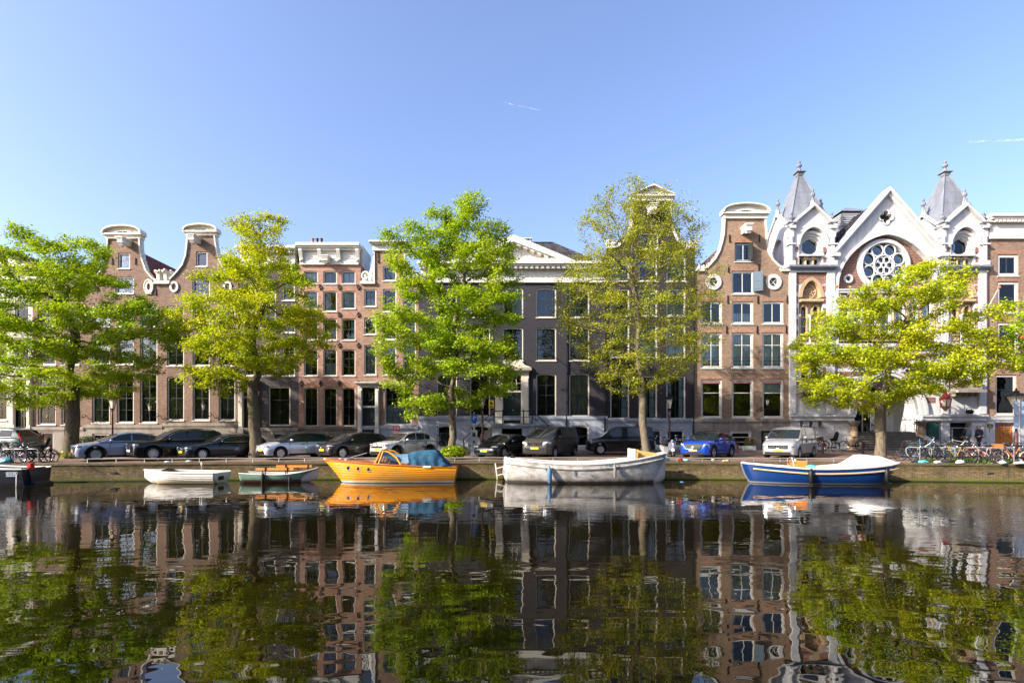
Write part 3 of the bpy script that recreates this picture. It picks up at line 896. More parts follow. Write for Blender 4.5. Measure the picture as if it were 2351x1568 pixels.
h.pipe(1591, 575, 1020)
# ---- orange brown bell gable ------------------------------------------------
xc = 1710
cr = [(1754.7,503),(1757,538),(1759,556),(1763.3,582),(1773.5,599),(1787,613),(1798.5,618)]
cl = [(1616.4,619.6),(1629,611),(1643,595.6),(1653.3,576.7),(1659.3,556),(1662.8,539),(1665,503)]
gab = [(1595,621.5),(1612,621)] + cl + cr + [(1808,620),(1813.5,620)]
h = House('canal_house', 'orange brown bell gable house with white windows beside the white church', 1595, 1813.5, 'bx_H', 621, gab, body_top=622)
h.win(1686.8, 1728, 557, 600.8, 1, 2, sm='white', cm='shut', casing=.1, thick_mid=True, curtain='left')
sw = h.win(1680, 1731.5, 622, 675.5, 1, 2, sm='white', casing=.1, thick_mid=True)
for xa, xb in ((1609.5,1658),(1680,1729.7),(1750,1799)):
    h.win(xa, xb, 691.5, 744, 1, 2, sm='white', rise=.05, thick_mid=True, casing=.12)
    h.win(xa, xb, 763, 845, 2, 2, sm='white', rise=.05, thick_mid=True, casing=.12, curtain='full', zr=[.66])
    h.win(xa, xb, 870, 960, 2, 1, sm='white', rise=.04, casing=.12, zr=[.66], curtain=None)
    for y in (763, 870, 691.5): h.lintel(xa, xb, y+.5, 8)
    g = G(); x0, x1 = fx(xa)+.1, fx(xb)-.1
    for zz in (fz(838), fz(829), fz(821)): g.tube([(x0, YF-.03, zz), (x1, YF-.03, zz)], .012, 5)
    g.build('window_bar', M['iron'], h.root)
    g = G(); g.box(fx(xa)+.14, fx(xb)-.14, YF+.06, YF+.09, fz(880), fz(875)); g.build('awning_box', pm('rose_blind%d' % int(xa), (.25,.12,.11)), h.root)
h.lintel(1686, 1729, 557, 8); h.lintel(1680, 1732, 622, 8)
for x in (1637.5, 1775.3): h.oval(x, 648, 18, 18, .27)
h.win(1676, 1725, 989, 1029, 3, 1, base=True, sill=None, casing=.12, sm='white', sashw=.07)
h.win(1609, 1653, 989, 1029, 3, 1, base=True, sill=None, casing=.12, sm='white', sashw=.07)
h.baseops.append(rectp(fx(1746.6), fx(1778), fz(1033), fz(989)))
h.finish_wall(964, 'stone')
g = G(); g.box(fx(1746.6), fx(1778), YF+.1, YF+.16, fz(1033), fz(989)); bd = g.build('basement_door', M['doorg'], h.root)
g = G()
for i in range(4):
    for j in range(4): g.torus((fx(1757)+i*.18, YF+.09, fz(1012)+j*.18), .07, .012, 'y', 8, 4)
g.build('door_grille', M['white'], bd)
h.trim(cr, .12, .1, seed=21); h.trim(cl, .12, .1, seed=22)
h.pediment_arc(1656, 1765, 469, 490, 503, 'white')
h.hoist(1708, 533, .9, .42, .42)
for sgn, xs in ((1, 1606), (-1, 1803)):
    g = G(); g.box(fx(xs-10.5), fx(xs+10), YF-.18, YF+.37, fz(624), fz(620)); g.build('ledge', M['white'], h.root)
    h.scroll(xs, 620, .8, .6, flip=sgn, seed=13)
h.anchors([(1674.7,548),(1743,548),(1672,618),(1742,616),(1670.5,688),(1739.6,688),(1807,688),(1668,757),(1738,757),(1805,757)], .6)
h.gable_roof(622, 1705, 520, 'tileb')
# open shutter
sh = G(); W = .72; hx = fx(1727.5)+.02; a = R(28)
T = Matrix.Translation((hx, YF+.02, 0)) @ Matrix.Rotation(-a, 4, 'Z')
sh.T = T; sh.box(.02, W, -.04, 0, fz(671)+.05, fz(625)); sh.box(.1, W-.08, -.055, -.04, fz(668)+.1, fz(649)); sh.box(.1, W-.08, -.055, -.04, fz(647), fz(628))
sh.build('shutter', M['shut'], sw)
sh = G(); T = Matrix.Translation((fx(1719), YF+.02, 0)) @ Matrix.Rotation(-R(70), 4, 'Z'); sh.T = T; sh.box(.02, .45, -.04, 0, fz(599), fz(560)); sh.build('shutter', M['sashd'], h.root)
# ---- brown house at the right edge ------------------------------------------
h = House('town_house', 'brown brick house with white cornice and orange door at the right edge', 2263, 2420, 'bx_J', 545)
h.zbx = fz(960)
for xa, xb in ((2290,2338.8),(2366,2414)):
    h.win(xa, xb, 584, 634, 1, 2, sm='sashb', casing=.22, thick_mid=True); h.win(xa, xb, 646.5, 720, 2, 1, sm='sashb', casing=.2); h.win(xa, xb, 740, 828, 3, 1, casing=.2)
    h.lintel(xa, xb, 584, 9); h.lintel(xa, xb, 646.5, 9); h.lintel(xa, xb, 740, 9)
h.win(2285, 2334, 860, 953, 2, 1, casing=.16, zr=[.64], curtain='blind'); h.lintel(2285, 2334, 860, 9)
h.win(2366, 2414, 860, 953, 2, 1, casing=.16, zr=[.64])
h.baseops.append(rectp(fx(2283), fx(2330), fz(1024), fz(970)))
h.finish_wall(960, 'chwhite')
g = G(); g.box(fx(2283), fx(2330), YF+.2, YF+.26, fz(1024), fz(970))
for a, b in ((2286,2304),(2309,2327)):
    for c, d in ((1020,998),(996,984),(982,973)): g.prism(rectp(fx(a), fx(b), fz(c), fz(d)), YF+.15, YF+.201, [rectp(fx(a)+.07, fx(b)-.07, fz(c)+.07, fz(d)-.07)])
dr = g.build('door', M['dooro'], h.root)
g = G()
for x in (2295, 2318): g.ell((fx(x), YF+.17, fz(977.5)), (.11,.03,.11), 10, 6)
g.build('door_window', M['bluesign'], dr)
g = G(); g.ell((fx(2324), YF+.1, fz(1001)), .05, 8, 5); g.ell((fx(2306), YF+.1, fz(993)), .05, 8, 5); g.build('handle', M['brass'], dr)
g = G(); g.box(fx(2263)+.06, fx(2277), YF-.10, YF-.063, fz(982), fz(973)); pq = g.build('name_plate', pm('bronze_plate', (.10,.085,.045), .4, .5), h.root)
for i, w in enumerate((.06, .3, .22)):
    g = G(); g.box(fx(2270)-w/2, fx(2270)+w/2, YF-.104, YF-.1, fz(975.5)-i*.09-.02, fz(975.5)-i*.09+.01); g.build('engraved_line', M['gold'], pq)
text('house_number', '1', .34, M['ink'], h.root, (fx(2267)-h.root.location.x+.1, -.07, fz(989)-GF))
h.cornice(2264, 2422, 496, 550, 'white', .55, dentil=16)
g = G(); z0, z1 = fz(497), fz(478); x0, x1 = fx(2266), fx(2420)
g.add([(x0,YF+.1,z0),(x1,YF+.1,z0),(x1,YF+8,z0),(x0,YF+8,z0),(fx(2310),YF+1.6,z1),(fx(2380),YF+1.6,z1),(fx(2380),YF+6,z1),(fx(2310),YF+6,z1)],
      [(0,1,5,4),(1,2,6,5),(2,3,7,6),(3,0,4,7),(4,5,6,7)])
rf = g.build('roof', M['tileb'], h.root)
g = G(); g.tube([(x0,YF+.1,z0+.03),(fx(2310),YF+1.6,z1+.04)], .16, 6); g.build('ridge_flashing', M['zinc'], rf)
g = G(); g.box(fx(2261.5), fx(2263)-.003, YF-.02, YF+.3, fz(960), fz(540)); g.build('corner_strip', M['stucco'], h.root)
HJ = h
# ================================================================ CHURCH
CX = 2036
CH = thing('church', 'white neo gothic church with a rose window and two zinc spires', 'church', (fx(CX), YF, GF))
def cb(g, name, mat, parent=CH, **kw): return g.build(name, M[mat], parent, **kw)
def ringarch(g, outer, inner, y0, y1): g.prism(outer, y0, y1, [inner])
# --- central wall with gable, big brick-filled arch, window band, portal
zt = fz(443); xl, xr = fx(1914), fx(2158); xm = fx(CX)
zsp = fz(660)
big_o = lancet(fx(CX-113), fx(CX+113), fz(789), fz(660), fz(540), 10)
portal_i = lancet(fx(1962), fx(2110), GF-.2, fz(952), fz(862), 10)
quat = []
for k in range(4):
    a = PI/2*k
    cx0, cz0 = fx(CX-2.5)+.26*math.cos(a), fz(499)+.26*math.sin(a)
    for i in range(7):
        b = a - PI*.62 + PI*1.24*i/6
        quat.append((cx0+.22*math.cos(b), cz0+.22*math.sin(b)))
g = G(); g.prism([(xl,fz(800)),(xr,fz(800)),(xr,fz(575)),(xm,zt),(xl,fz(575))], YF, YF+.5, [big_o, quat])
cb(g, 'front_wall', 'chwhite')
g = G(); g.prism(quat, YF+.3, YF+.34); qf = cb(g, 'quatrefoil_window', 'dark')
g = G(); g.prism([(p[0]+(p[0]-fx(CX-2.5))*.3, p[1]+(p[1]-fz(499))*.3) for p in quat], YF-.06, YF+.02, [quat]); cb(g, 'quatrefoil_surround', 'chwhite', qf)
# coping of the gable
g = G()
for sg in (-1, 1):
    a = (xm, zt); b = (xm+sg*(fx(CX+123)-xm), fz(583)); dx, dz = b[0]-a[0], b[1]-a[1]; L = math.hypot(dx, dz); nx, nz = (dz/L*-sg*-1, abs(dx)/L)
    nx = sg*abs(dz)/L
    g.prism([(a[0], a[1]), b, (b[0]+nx*.2, b[1]+nz*.2), (a[0], a[1]+.3)], YF-.42, YF+.52)
    g.prism([(a[0], a[1]-.25), (b[0]-nx*.2, b[1]-nz*.2), b, a], YF-.22, YF+.02)
    g.box(b[0]-.3, b[0]+.3, YF-.42, YF+.3, b[1]-.3, b[1]-.02)
cb(g, 'gable_coping', 'chwhite')
# arch moulding + brick tympanum
o1 = lancet(fx(CX-119), fx(CX+119), fz(789), fz(660), fz(532), 10)
g = G(); g.prism(o1[2:]+[o1[0]]+[big_o[0]]+list(reversed(big_o[2:])), YF-.14, YF+.02)
cb(g, 'arch_moulding', 'chwhite')
rose_c = (fx(2034), fz(607)); rr_ = 59*K
# the tympanum brick wall recessed, with rose hole, roundels and lancets
lans = []
for k in range(-3, 4):
    x = 2036+31.7*k
    lans.append(lancet(fx(x-10), fx(x+10), fz(766), fz(700), fz(684), 5))
rnds = [circ(fx(CX-84), fz(638), .33, 16), circ(fx(CX+84), fz(638), .33, 16)]
x0, x1 = fx(CX-113)-.05, fx(CX+113)+.05
ty_o = lancet(fx(CX-113)-.04, fx(CX+113)+.04, fz(668), fz(660), fz(540)+.04, 10)
g = G(); g.prism(ty_o, YF+.3, YF+.5, [circ(*rose_c, rr_-.1, 32)] + [circ(fx(CX-84), fz(638), .25, 12), circ(fx(CX+84), fz(638), .25, 12)])
cb(g, 'brick_tympanum', 'bx_I')
# rose window
g = G(); g.prism(circ(*rose_c, rr_, 40), YF+.08, YF+.45, [circ(*rose_c, rr_-.26, 40)]); g.prism(circ(*rose_c, rr_+.08, 40), YF+.2, YF+.33, [circ(*rose_c, rr_-.02, 40)])
rose = cb(g, 'rose_window', 'chwhite')
g = G()
for k in range(8):
    a = 2*PI*k/8+PI/8; c = (rose_c[0]+1.22*math.cos(a), YF+.25, rose_c[1]+1.22*math.sin(a))
    g.torus(c, .44, .06, 'y', 16, 6)
g.torus((rose_c[0], YF+.22, rose_c[1]), 0.76, .075, 'y', 28, 6)
for k in range(6):
    a = 2*PI*k/6; g.torus((rose_c[0]+.44*math.cos(a), YF+.24, rose_c[1]+.44*math.sin(a)), .24, .055, 'y', 12, 5)
g.torus((rose_c[0], YF+.24, rose_c[1]), .16, .05, 'y', 12, 5)
cb(g, 'tracery', 'chwhite', rose, smooth=True)
g = G(); g.prism(circ(*rose_c, rr_-.1, 32), YF+.36, YF+.38); cb(g, 'pane', 'glass', rose)
for x in (CX-84, CX+84):
    g = G(); g.prism(circ(fx(x), fz(638), .34, 18), YF+.16, YF+.48, [circ(fx(x), fz(638), .2, 18)]); rd = cb(g, 'roundel', 'chwhite')
    g = G(); g.prism(circ(fx(x), fz(638), .21, 14), YF+.42, YF+.43); cb(g, 'pane', 'glass', rd)
# band + lancet row
g = G(); g.box(x0, x1, YF-.1, YF+.5, fz(673), fz(666)); g.box(x0, x1, YF-.16, YF+.5, fz(667.5), fz(664.5)); cb(g, 'string_course', 'chwhite')
g = G(); g.prism([(x0,fz(782)),(x1,fz(782)),(x1,fz(673)),(x0,fz(673))], YF+.22, YF+.5, lans); cb(g, 'arcade_wall', 'bx_I')
for k in range(-3, 4):
    x = 2036+31.7*k
    g = G(); g.prism(lancet(fx(x-13), fx(x+13), fz(767), fz(702), fz(679), 5), YF+.1, YF+.3, [lancet(fx(x-9), fx(x+9), fz(766), fz(701), fz(686), 5)])
    g.prism([(fx(x-15),fz(700)),(fx(x),fz(676)),(fx(x+15),fz(700)),(fx(x+12),fz(700)),(fx(x),fz(681)),(fx(x-12),fz(700))], YF+.04, YF+.2)
    w = cb(g, 'lancet_window', 'chwhite')
    g = G(); g.prism(lancet(fx(x-10), fx(x+10), fz(766), fz(701), fz(685), 5), YF+.34, YF+.35); cb(g, 'pane', 'glass', w)
    g = G(); g.box(fx(x-9), fx(x+9), YF+.3, YF+.33, fz(724.3), fz(723)); g.box(fx(x-9), fx(x+9), YF+.3, YF+.33, fz(745), fz(743.7)); cb(g, 'glazing_bars', 'chwhite', w)
    g = G()
    g.box(fx(x-13), fx(x+13), YF+.0, YF+.2, fz(770), fz(767)); g.box(fx(x-13), fx(x+13), YF+.0, YF+.2, fz(783), fz(780))
    for i in range(3): g.torus((fx(x-8.5+8.5*i), YF+.1, fz(775)), .12, .035, 'y', 10, 5)
    cb(g, 'balustrade', 'tan', w)
for k in range(8):
    x = 2036+31.7*(k-3.5)
    g = G(); g.tube([(fx(x), YF+.06, fz(766)), (fx(x), YF+.06, fz(706))], .075, 8); g.lathe([(.08,0),(.17,.22),(.17,.3),(0,.3)], (fx(x), YF+.06, fz(707)), 8); g.box(fx(x)-.14, fx(x)+.14, YF-.08, YF+.2, fz(697), fz(676)); g.prism([(fx(x)-.12,fz(676)),(fx(x)+.12,fz(676)),(fx(x),fz(668))], YF-.06, YF+.18)
    cb(g, 'column', 'tan', smooth=True)
# lower central wall: banded brick and white, with the portal
g = G(); g.prism([(xl,GF-.3),(xr,GF-.3),(xr,fz(800)),(xl,fz(800))], YF+.001, YF+.5, [portal_i]); cb(g, 'portal_wall', 'chwhite')
g = G(); g.box(xl, xr, YF-.18, YF+.3, fz(797), fz(789)); g.box(xl, xr, YF-.1, YF+.3, fz(803), fz(797)); cb(g, 'string_course', 'chwhite')
def port_x(z):
    # outer half width of the portal surround at height z
    if z <= fz(954): return 89*K
    t = min(1, (z-fz(954))/(fz(850)-fz(954)))
    return 89*K*max(0, 1-t**1.6)**.62
for i, (ya, yb) in enumerate(((812,822),(832,842),(853,863),(880,893),(912,925))):
    for sg in (-1, 1):
        zmid = fz((ya+yb)/2); inner = port_x(fz(yb))+.05
        outer = 119*K if i < 3 else 112*K
        if outer-inner > .2:
            g = G(); a, b = sorted((xm+sg*inner, xm+sg*outer)); g.box(a, b, YF-.012, YF+.1, fz(yb), fz(ya)); cb(g, 'brick_band', 'bx_I')
po = lancet(fx(1947), fx(2125), fz(954), fz(952), fz(850), 10)
pi_ = lancet(fx(1962), fx(2110), fz(954), fz(952), fz(862), 10)
g = G(); g.prism(po[2:]+list(reversed(pi_[2:])), YF-.25, YF+.3)
p2o = lancet(fx(1953), fx(2119), fz(954), fz(952), fz(855), 10)
g.prism(po[2:]+list(reversed(p2o[2:])), YF-.33, YF-.24)
cb(g, 'portal_arch', 'chwhite')
# porch interior: sides, vault, back wall with glazed door
yb = YF+2.6
g = G()
rows = []
for y in (YF+.45, yb):
    rows.append([(p[0], y, p[1]) for p in [(fx(1962), GF)] + list(reversed(pi_[2:])) + [(fx(2110), GF)]])
g.grid(rows); cb(g, 'porch_vault', 'chwhite', fix=False)
g = G(); gx0, gx1 = fx(1985), fx(2080)
g.prism([(fx(1940),GF),(fx(2140),GF),(fx(2140),fz(840)),(fx(1940),fz(840))], yb, yb+.2, [lancet(fx(1975), fx(2092), fz(990), fz(930), fz(872), 8)]); cb(g, 'porch_back', 'chwhite')
g = G(); g.prism(lancet(fx(1976), fx(2091), fz(990), fz(930), fz(873), 8), yb+.1, yb+.12); gd = cb(g, 'glass_door', 'glass')
g = G(); g.box(fx(1940), fx(2140), yb+1.2, yb+1.25, GF, fz(840)); cb(g, 'lobby', 'dark', gd)
g = G()
for x in (1995, 2014, 2034, 2054, 2072): g.box(fx(x)-.04, fx(x)+.04, yb+.04, yb+.1, fz(990), fz(880) if x != 1995 and x != 2072 else fz(905))
g.box(fx(1976), fx(2091), yb+.03, yb+.1, fz(924), fz(920)); cb(g, 'door_frame', 'steel', gd)
# steps
zl = fz(992); n = 8; Hs = (zl-GF)/n
g = G()
g.box(fx(1962)+.002, fx(2110)-.002, YF+.3, yb, GF-.2, zl)
for i in range(n-1):
    z = zl-Hs*(i+1); y1 = YF+.3-.30*i
    e = .12*i
    g.box(fx(1960)-e*.3, fx(2100)+e*.6, y1-.30, y1-.001, GF-.2, z)
st = cb(g, 'steps', 'stoned')
for i in range(n):
    z = zl-Hs*i; e = .12*(i-1) if i else 0; g = G(); y1 = YF+.3-.30*(i-1) if i else YF+.62
    g.box(fx(1960)-e*.3+.01, fx(2100)+e*.6-.01, y1-.36, y1-.04, z+.002, z+.05); cb(g, 'tread', 'stone', st)
g = G()
for x in (2103,):
    g.prism([(YF+.3, zl), (YF+.3, GF-.1), (YF-1.9, GF-.1), (YF-1.9, GF+.3)], fx(x)+.3, fx(x)+.62, axis='x')
cb(g, 'cheek_wall', 'chwhite', st)
for x, sg in ((1958, 1), (2104, -1)):
    g = G(); g.tube([(fx(x)+sg*.3, YF+.4, zl+.95), (fx(x)+sg*.3, YF-.4, zl+.95), (fx(x)+sg*.3, YF-2.1, GF+.95), (fx(x)+sg*.3, YF-2.1, GF)], .03, 6)
    g.tube([(fx(x)+sg*.3, YF-.4, zl), (fx(x)+sg*.3, YF-.4, zl+.95)], .03, 6)
    cb(g, 'handrail', 'iron', st)
# portal columns
for x in (1958, 2111.5):
    g = G(); g.box(fx(x)-.36, fx(x)+.36, YF-.5, YF+.2, GF-.1, fz(1010)); g.lathe([(.3,0),(.24,.12),(.24,.5),(.27,.52),(.27,.6),(.23,.62),(.23,1.02)], (fx(x), YF-.15, fz(1010)), 12); c = cb(g, 'portal_column', 'bx_E' if 0 else 'tan', smooth=True)
    g = G(); g.lathe([(.24,0),(.3,.08),(.36,.2),(.46,.3),(.46,.36),(0,.36)], (fx(x), YF-.15, fz(978)), 12); cb(g, 'capital', 'stone', c, smooth=True)
# --- base string and side base
for a, b in ((1811,1959),(2112,2262)):
    g = G(); g.box(fx(a), fx(b), YF-.30, YF+.1, fz(957), fz(952)); g.box(fx(a)+.05, fx(b)-.05, YF-.2, YF+.1, fz(966), fz(957))
    cb(g, 'base_string', 'chwhite')
# nave roof and body
g = G(); g.prism([(xl-.0,fz(590)),(xr,fz(590)),(xm,fz(452))], YF+.51, YF+14); rf = cb(g, 'roof', 'tiled')
g = G()
for i in range(26):
    f = i/25; y = YF+.8+12*f
    g.tube([(xl,y,fz(590)+.03),(xm,y,fz(452)+.03)], .06, 5)
cb(g, 'tile_ridges', 'tiled', rf)
g = G(); g.add([(xl,YF+.5,GF),(xl,YF+14,GF),(xl,YF+14,fz(590)),(xl,YF+.5,fz(590))], [(0,1,2,3)]); g.add([(xr,YF+.5,GF),(xr,YF+14,GF),(xr,YF+14,fz(590)),(xr,YF+.5,fz(590))], [(0,1,2,3)]); g.box(xl+.1, xr-.1, YF+4.5, YF+4.6, GF, fz(560)); cb(g, 'side_wall', 'chwhite', fix=False)
g = G(); g.box(xl+.05, xr-.05, YF+.9, YF+.93, fz(800), fz(535)); cb(g, 'interior', 'dark')
# ridge ventilator on the left slope
yy = YF+5; k = yy/YF
vx, vz = fx(1943)*k, CAMH+(fz(524)-CAMH)*k
g = G(); g.box(vx-.9, vx+.9, yy-.9, yy+.9, vz-1.2, vz+1.0)
vt = cb(g, 'roof_ventilator', 'zinc')
g = G()
for i in range(7): g.box(vx-.93, vx+.8, yy-.96, yy-.9, vz-.1+i*.15, vz-.04+i*.15); g.box(vx-.97, vx-.9, yy-.8, yy+.8, vz-.1+i*.15, vz-.04+i*.15)
cb(g, 'louvres', 'chwhite', vt)
g = G(); g.lathe([(1.55, vz+1.0),(1.5, vz+1.08),(.0, vz+1.75)], (vx, yy, 0), 4, a0=PI/4, a1=2*PI+PI/4); cb(g, 'ventilator_cap', 'zinc', vt)
# --- towers ------------------------------------------------------------------
def finial(g, x, y, z, h=1.0, r=.16):
    g.lathe([(r*1.0, z), (r*.8, z+.22*h), (r*.5, z+.35*h), (r*1.25, z+.5*h), (r*1.2, z+.6*h), (r*.5, z+.72*h), (r*.75, z+.84*h), (r*.2, z+h), (0, z+h)], (x, y, 0), 8)
def tower(tx):
    x0, x1 = fx(tx-51.5), fx(tx+51.5); xc = fx(tx); D = 3.3; yc = YF+D/2
    def X(d): return fx(tx+d)
    tw = CH
    def tb(g, name, mat, parent=tw, **kw): return g.build(name, M[mat], parent, **kw)
    # lower stages
    nich_o = lancet(X(-28), X(27), fz(788), fz(684), fz(640), 8)
    lw = lancet(X(-23.5), X(20.5), fz(896), fz(822), fz(812), 4)
    ops = [nich_o, rectp(X(-23), X(21), fz(872), fz(815), .2)]
    if tx < CX:
        bops = [rectp(X(d), X(d+8.5), fz(979), fz(966.5)) for d in (-26.5, -5, 15.5)]
    else:
        bops = [rectp(fx(2180), fx(2230), fz(1033), fz(970))]
    g = G(); g.prism([(x0,fz(950)),(x1,fz(950)),(x1,fz(620)),(x0,fz(620))], YF, YF+.5, ops); tb(g, 'front_wall', 'chwhite')
    g = G(); g.prism([(x0,GF-.3),(x1,GF-.3),(x1,fz(950)),(x0,fz(950))], YF-.05, YF+.498, bops); tb(g, 'base_wall', 'chwhite')
    g = G(); g.box(x0-.001, x1+.001, YF-.14, YF+.1, GF-.3, fz(1012)); 
    if tx < CX: tb(g, 'plinth', 'chwhite')
    g = G(); g.box(x0, x0+.05, YF+.5, YF+D, GF, fz(620)); g.box(x1-.05, x1, YF+.5, YF+D, GF, fz(620)); g.box(x0, x1, YF+D, YF+D+.1, GF, fz(520)); tb(g, 'side_wall', 'chwhite')
    g = G(); g.box(x0+.1, x1-.1, YF+.95, YF+1.0, GF, fz(530)); tb(g, 'interior', 'dark')
    # pilasters, brick quoins and red field
    g = G()
    g.box(x0, X(-37), YF-.16, YF+.1, fz(950), fz(622)); g.box(X(34), x1, YF-.16, YF+.1, fz(950), fz(622)); tb(g, 'pilaster', 'chwhite')
    g = G(); fld = [(X(-36.9),fz(684)),(X(-36.9),fz(626)),(X(33.9),fz(626)),(X(33.9),fz(684))]
    no = lancet(X(-29), X(28), fz(684), fz(683), fz(639), 8)
    g.prism([(X(-36.9),fz(652)),(X(-36.9),fz(626)),(X(33.9),fz(626)),(X(33.9),fz(652))] + [p for p in no[2:] if p[1] > fz(652)], YF-.02, YF+.06); tb(g, 'brick_field', 'bx_I')
    for i, y in enumerate((655, 681, 707, 733, 759, 817, 843, 869)):
        
        for d0, d1 in ((-36.9,-30.5),(27,33.9)): g = G(); g.box(X(d0), X(d1), YF-.02, YF+.05, fz(y+15), fz(y)); tb(g, 'brick_quoin', 'bx_I')
    # big niche: tan arch, disc tympanum, twin lancets
    g = G(); n1 = lancet(X(-30), X(29), fz(684), fz(683), fz(637), 8); n2 = lancet(X(-22), X(21), fz(684), fz(683), fz(645), 8)
    g.prism(n1[2:]+list(reversed(n2[2:])), YF-.1, YF+.45)
    nc = tb(g, 'niche_arch', 'tan')
    g = G(); g.prism(lancet(X(-26), X(25), fz(686), fz(683), fz(641), 8), YF+.32, YF+.42)
    g.torus((X(-1), YF+.28, fz(668)), .5, .06, 'y', 22, 6); g.torus((X(-1), YF+.26, fz(668)), .2, .06, 'y', 14, 6)
    for k in range(9):
        a = 2*PI*k/9; g.ell((X(-1)+.36*math.cos(a), YF+.27, fz(668)+.36*math.sin(a)), (.075,.09,.075), 6, 5)
    g.ell((X(-1), YF+.25, fz(668)), (.09,.1,.09), 8, 5)
    tb(g, 'rosette_relief', 'tan', nc)
    g = G(); g.box(X(-27), X(27), YF-.12, YF+.4, fz(694), fz(687))
    for i in range(14): g.ell((X(-25)+i*(X(25)-X(-25))/13, YF-.12, fz(691.5)), (.06,.07,.07), 6, 4)
    tb(g, 'carved_band', 'tan', nc)
    g = G(); L = [lancet(X(-22), X(-7), fz(766), fz(712), fz(701), 5), lancet(X(5.5), X(20.5), fz(766), fz(712), fz(701), 5)]
    g.prism([(X(-28),fz(788)),(X(27),fz(788)),(X(27),fz(694)),(X(-28),fz(694))], YF+.3, YF+.45, L); tb(g, 'window_surround', 'tan', nc)
    for d in (-14.5, 13):
        g = G(); g.prism(lancet(X(d-9.5), X(d+9.5), fz(767), fz(712), fz(697.5), 5), YF+.14, YF+.32, [lancet(X(d-7), X(d+7), fz(766), fz(712), fz(702), 5)]); w = tb(g, 'lancet_window', 'tan')
        g = G(); g.prism(lancet(X(d-8), X(d+8), fz(767), fz(712), fz(700), 5), YF+.4, YF+.41); g.build('pane', M['glass'], w)
        g = G(); g.box(X(d-7.5), X(d+7.5), YF+.36, YF+.39, fz(726.5), fz(725)); g.box(X(d-7.5), X(d+7.5), YF+.36, YF+.39, fz(748), fz(746.5)); g.build('glazing_bars', M['chwhite'], w)
        g = G(); g.box(X(d-9), X(d+9), YF+.05, YF+.25, fz(788), fz(785)); g.box(X(d-9), X(d+9), YF+.05, YF+.25, fz(770), fz(767))
        for i in (-1, 1): g.torus((X(d+4.2*i), YF+.14, fz(777.5)), .11, .035, 'y', 10, 5)
        g.build('balustrade', M['tan'], w)
    for d in (-25, -.7, 24):
        g = G(); g.tube([(X(d), YF+.12, fz(788)), (X(d), YF+.12, fz(730))], .08, 8); g.lathe([(.08,0),(.17,.2),(.17,.28),(0,.28)], (X(d), YF+.12, fz(730)), 8); tb(g, 'colonnette', 'chwhite' if d == -.7 else 'tan', smooth=True)
    # cornice between stages
    g = G(); g.box(x0-.16, x1+.16, YF-.42, YF+.3, fz(616.5), fz(612)); g.box(x0-.08, x1+.08, YF-.3, YF+.3, fz(620), fz(616.5)); g.box(x0, x1, YF-.2, YF+.3, fz(627), fz(620)); tb(g, 'cornice', 'zinc')
    g = G(); g.box(x0-.1, x1+.1, YF-.34, YF+.2, fz(793), fz(788)); g.box(x0-.04, x1+.04, YF-.24, YF+.2, fz(799), fz(793)); tb(g, 'string_course', 'chwhite')
    # lower window and balcony
    for d in (-12, 10):
        g = G(); g.prism(rectp(X(d-10), X(d+10), fz(871), fz(818), .12), YF+.15, YF+.3, [rectp(X(d-8), X(d+8), fz(869), fz(820), .1)]); w = tb(g, 'window', 'chwhite')
        g = G(); g.box(X(d-8.5), X(d+8.5), YF+.28, YF+.29, fz(870), fz(819)); g.build('pane', M['glass'], w)
        g = G(); g.box(X(d-8), X(d+8), YF+.24, YF+.27, fz(838), fz(836.5)); g.build('glazing_bars', M['chwhite'], w)
    g = G(); g.prism(rectp(X(-27), X(25), fz(824), fz(812), .25), YF-.03, YF+.1, [rectp(X(-23), X(21), fz(823), fz(815), .2)]); tb(g, 'window_arch', 'bx_I')
    g = G(); g.box(X(-30), X(24), YF-.75, YF+.05, fz(896.5), fz(874)); g.box(X(-31.5), X(25.5), YF-.82, YF+.02, fz(876), fz(872))
    g.box(X(-35), X(29), YF-.95, YF+.02, fz(903), fz(896.5))
    for d in (-29, -17, -4, 8, 20): g.box(X(d-2.5), X(d+2.5), YF-.55, YF-.02, fz(907.5), fz(903)); g.ell((X(d), YF-.3, fz(909)), (.1,.28,.1), 6, 5)
    bl = tb(g, 'balcony', 'stone')
    g = G()
    for d in (-23, -14, 5, 14): g.torus((X(d), YF-.76, fz(886)), .13, .035, 'y', 12, 5); g.ell((X(d), YF-.755, fz(886)), (.1,.02,.1), 8, 4)
    g.build('balcony_relief', M['stoned'], bl)
    # upper stage: arcade, oculus, gables on four sides
    ocx, ocz = X(2), fz(562.6)
    big = lancet(X(-28), X(36), fz(588), fz(563), fz(523), 8)
    arc3 = [lancet(X(-24+i*16), X(-15+i*16), fz(611), fz(596), fz(590), 4) for i in range(3)]
    arc3 = [lancet(X(-25+i*17), X(-15+i*17), fz(611), fz(597), fz(590), 4) for i in range(3)]
    apx, apz = X(3.5), fz(476)
    gfront = [(x0,fz(612)),(x1,fz(612)),(x1,fz(523)),(apx,apz),(x0,fz(523))]
    g = G(); g.prism(gfront, YF-.02, YF+.45, [big, rectp(X(-28), X(24), fz(611), fz(589.5))]); tb(g, 'upper_wall', 'chwhite')
    g = G()
    for q in range(3):
        r0 = 1.08-.15*q
        g.prism(circ(X(4), ocz+.02, 1.12-.02*q, 24), YF+.12+.13*q, YF+.25+.13*q, [circ(X(4)-.02*q, ocz, r0-.15, 24)])
    tb(g, 'oculus_moulding', 'chwhite')
    g = G(); lob = []
    for k in range(6):
        a = 2*PI*k/6+PI/6
        for i in range(5):
            b = a-.7+1.4*i/4; lob.append((X(4)+.38*math.cos(a)+.22*math.cos(b), ocz+.38*math.sin(a)+.22*math.sin(b)))
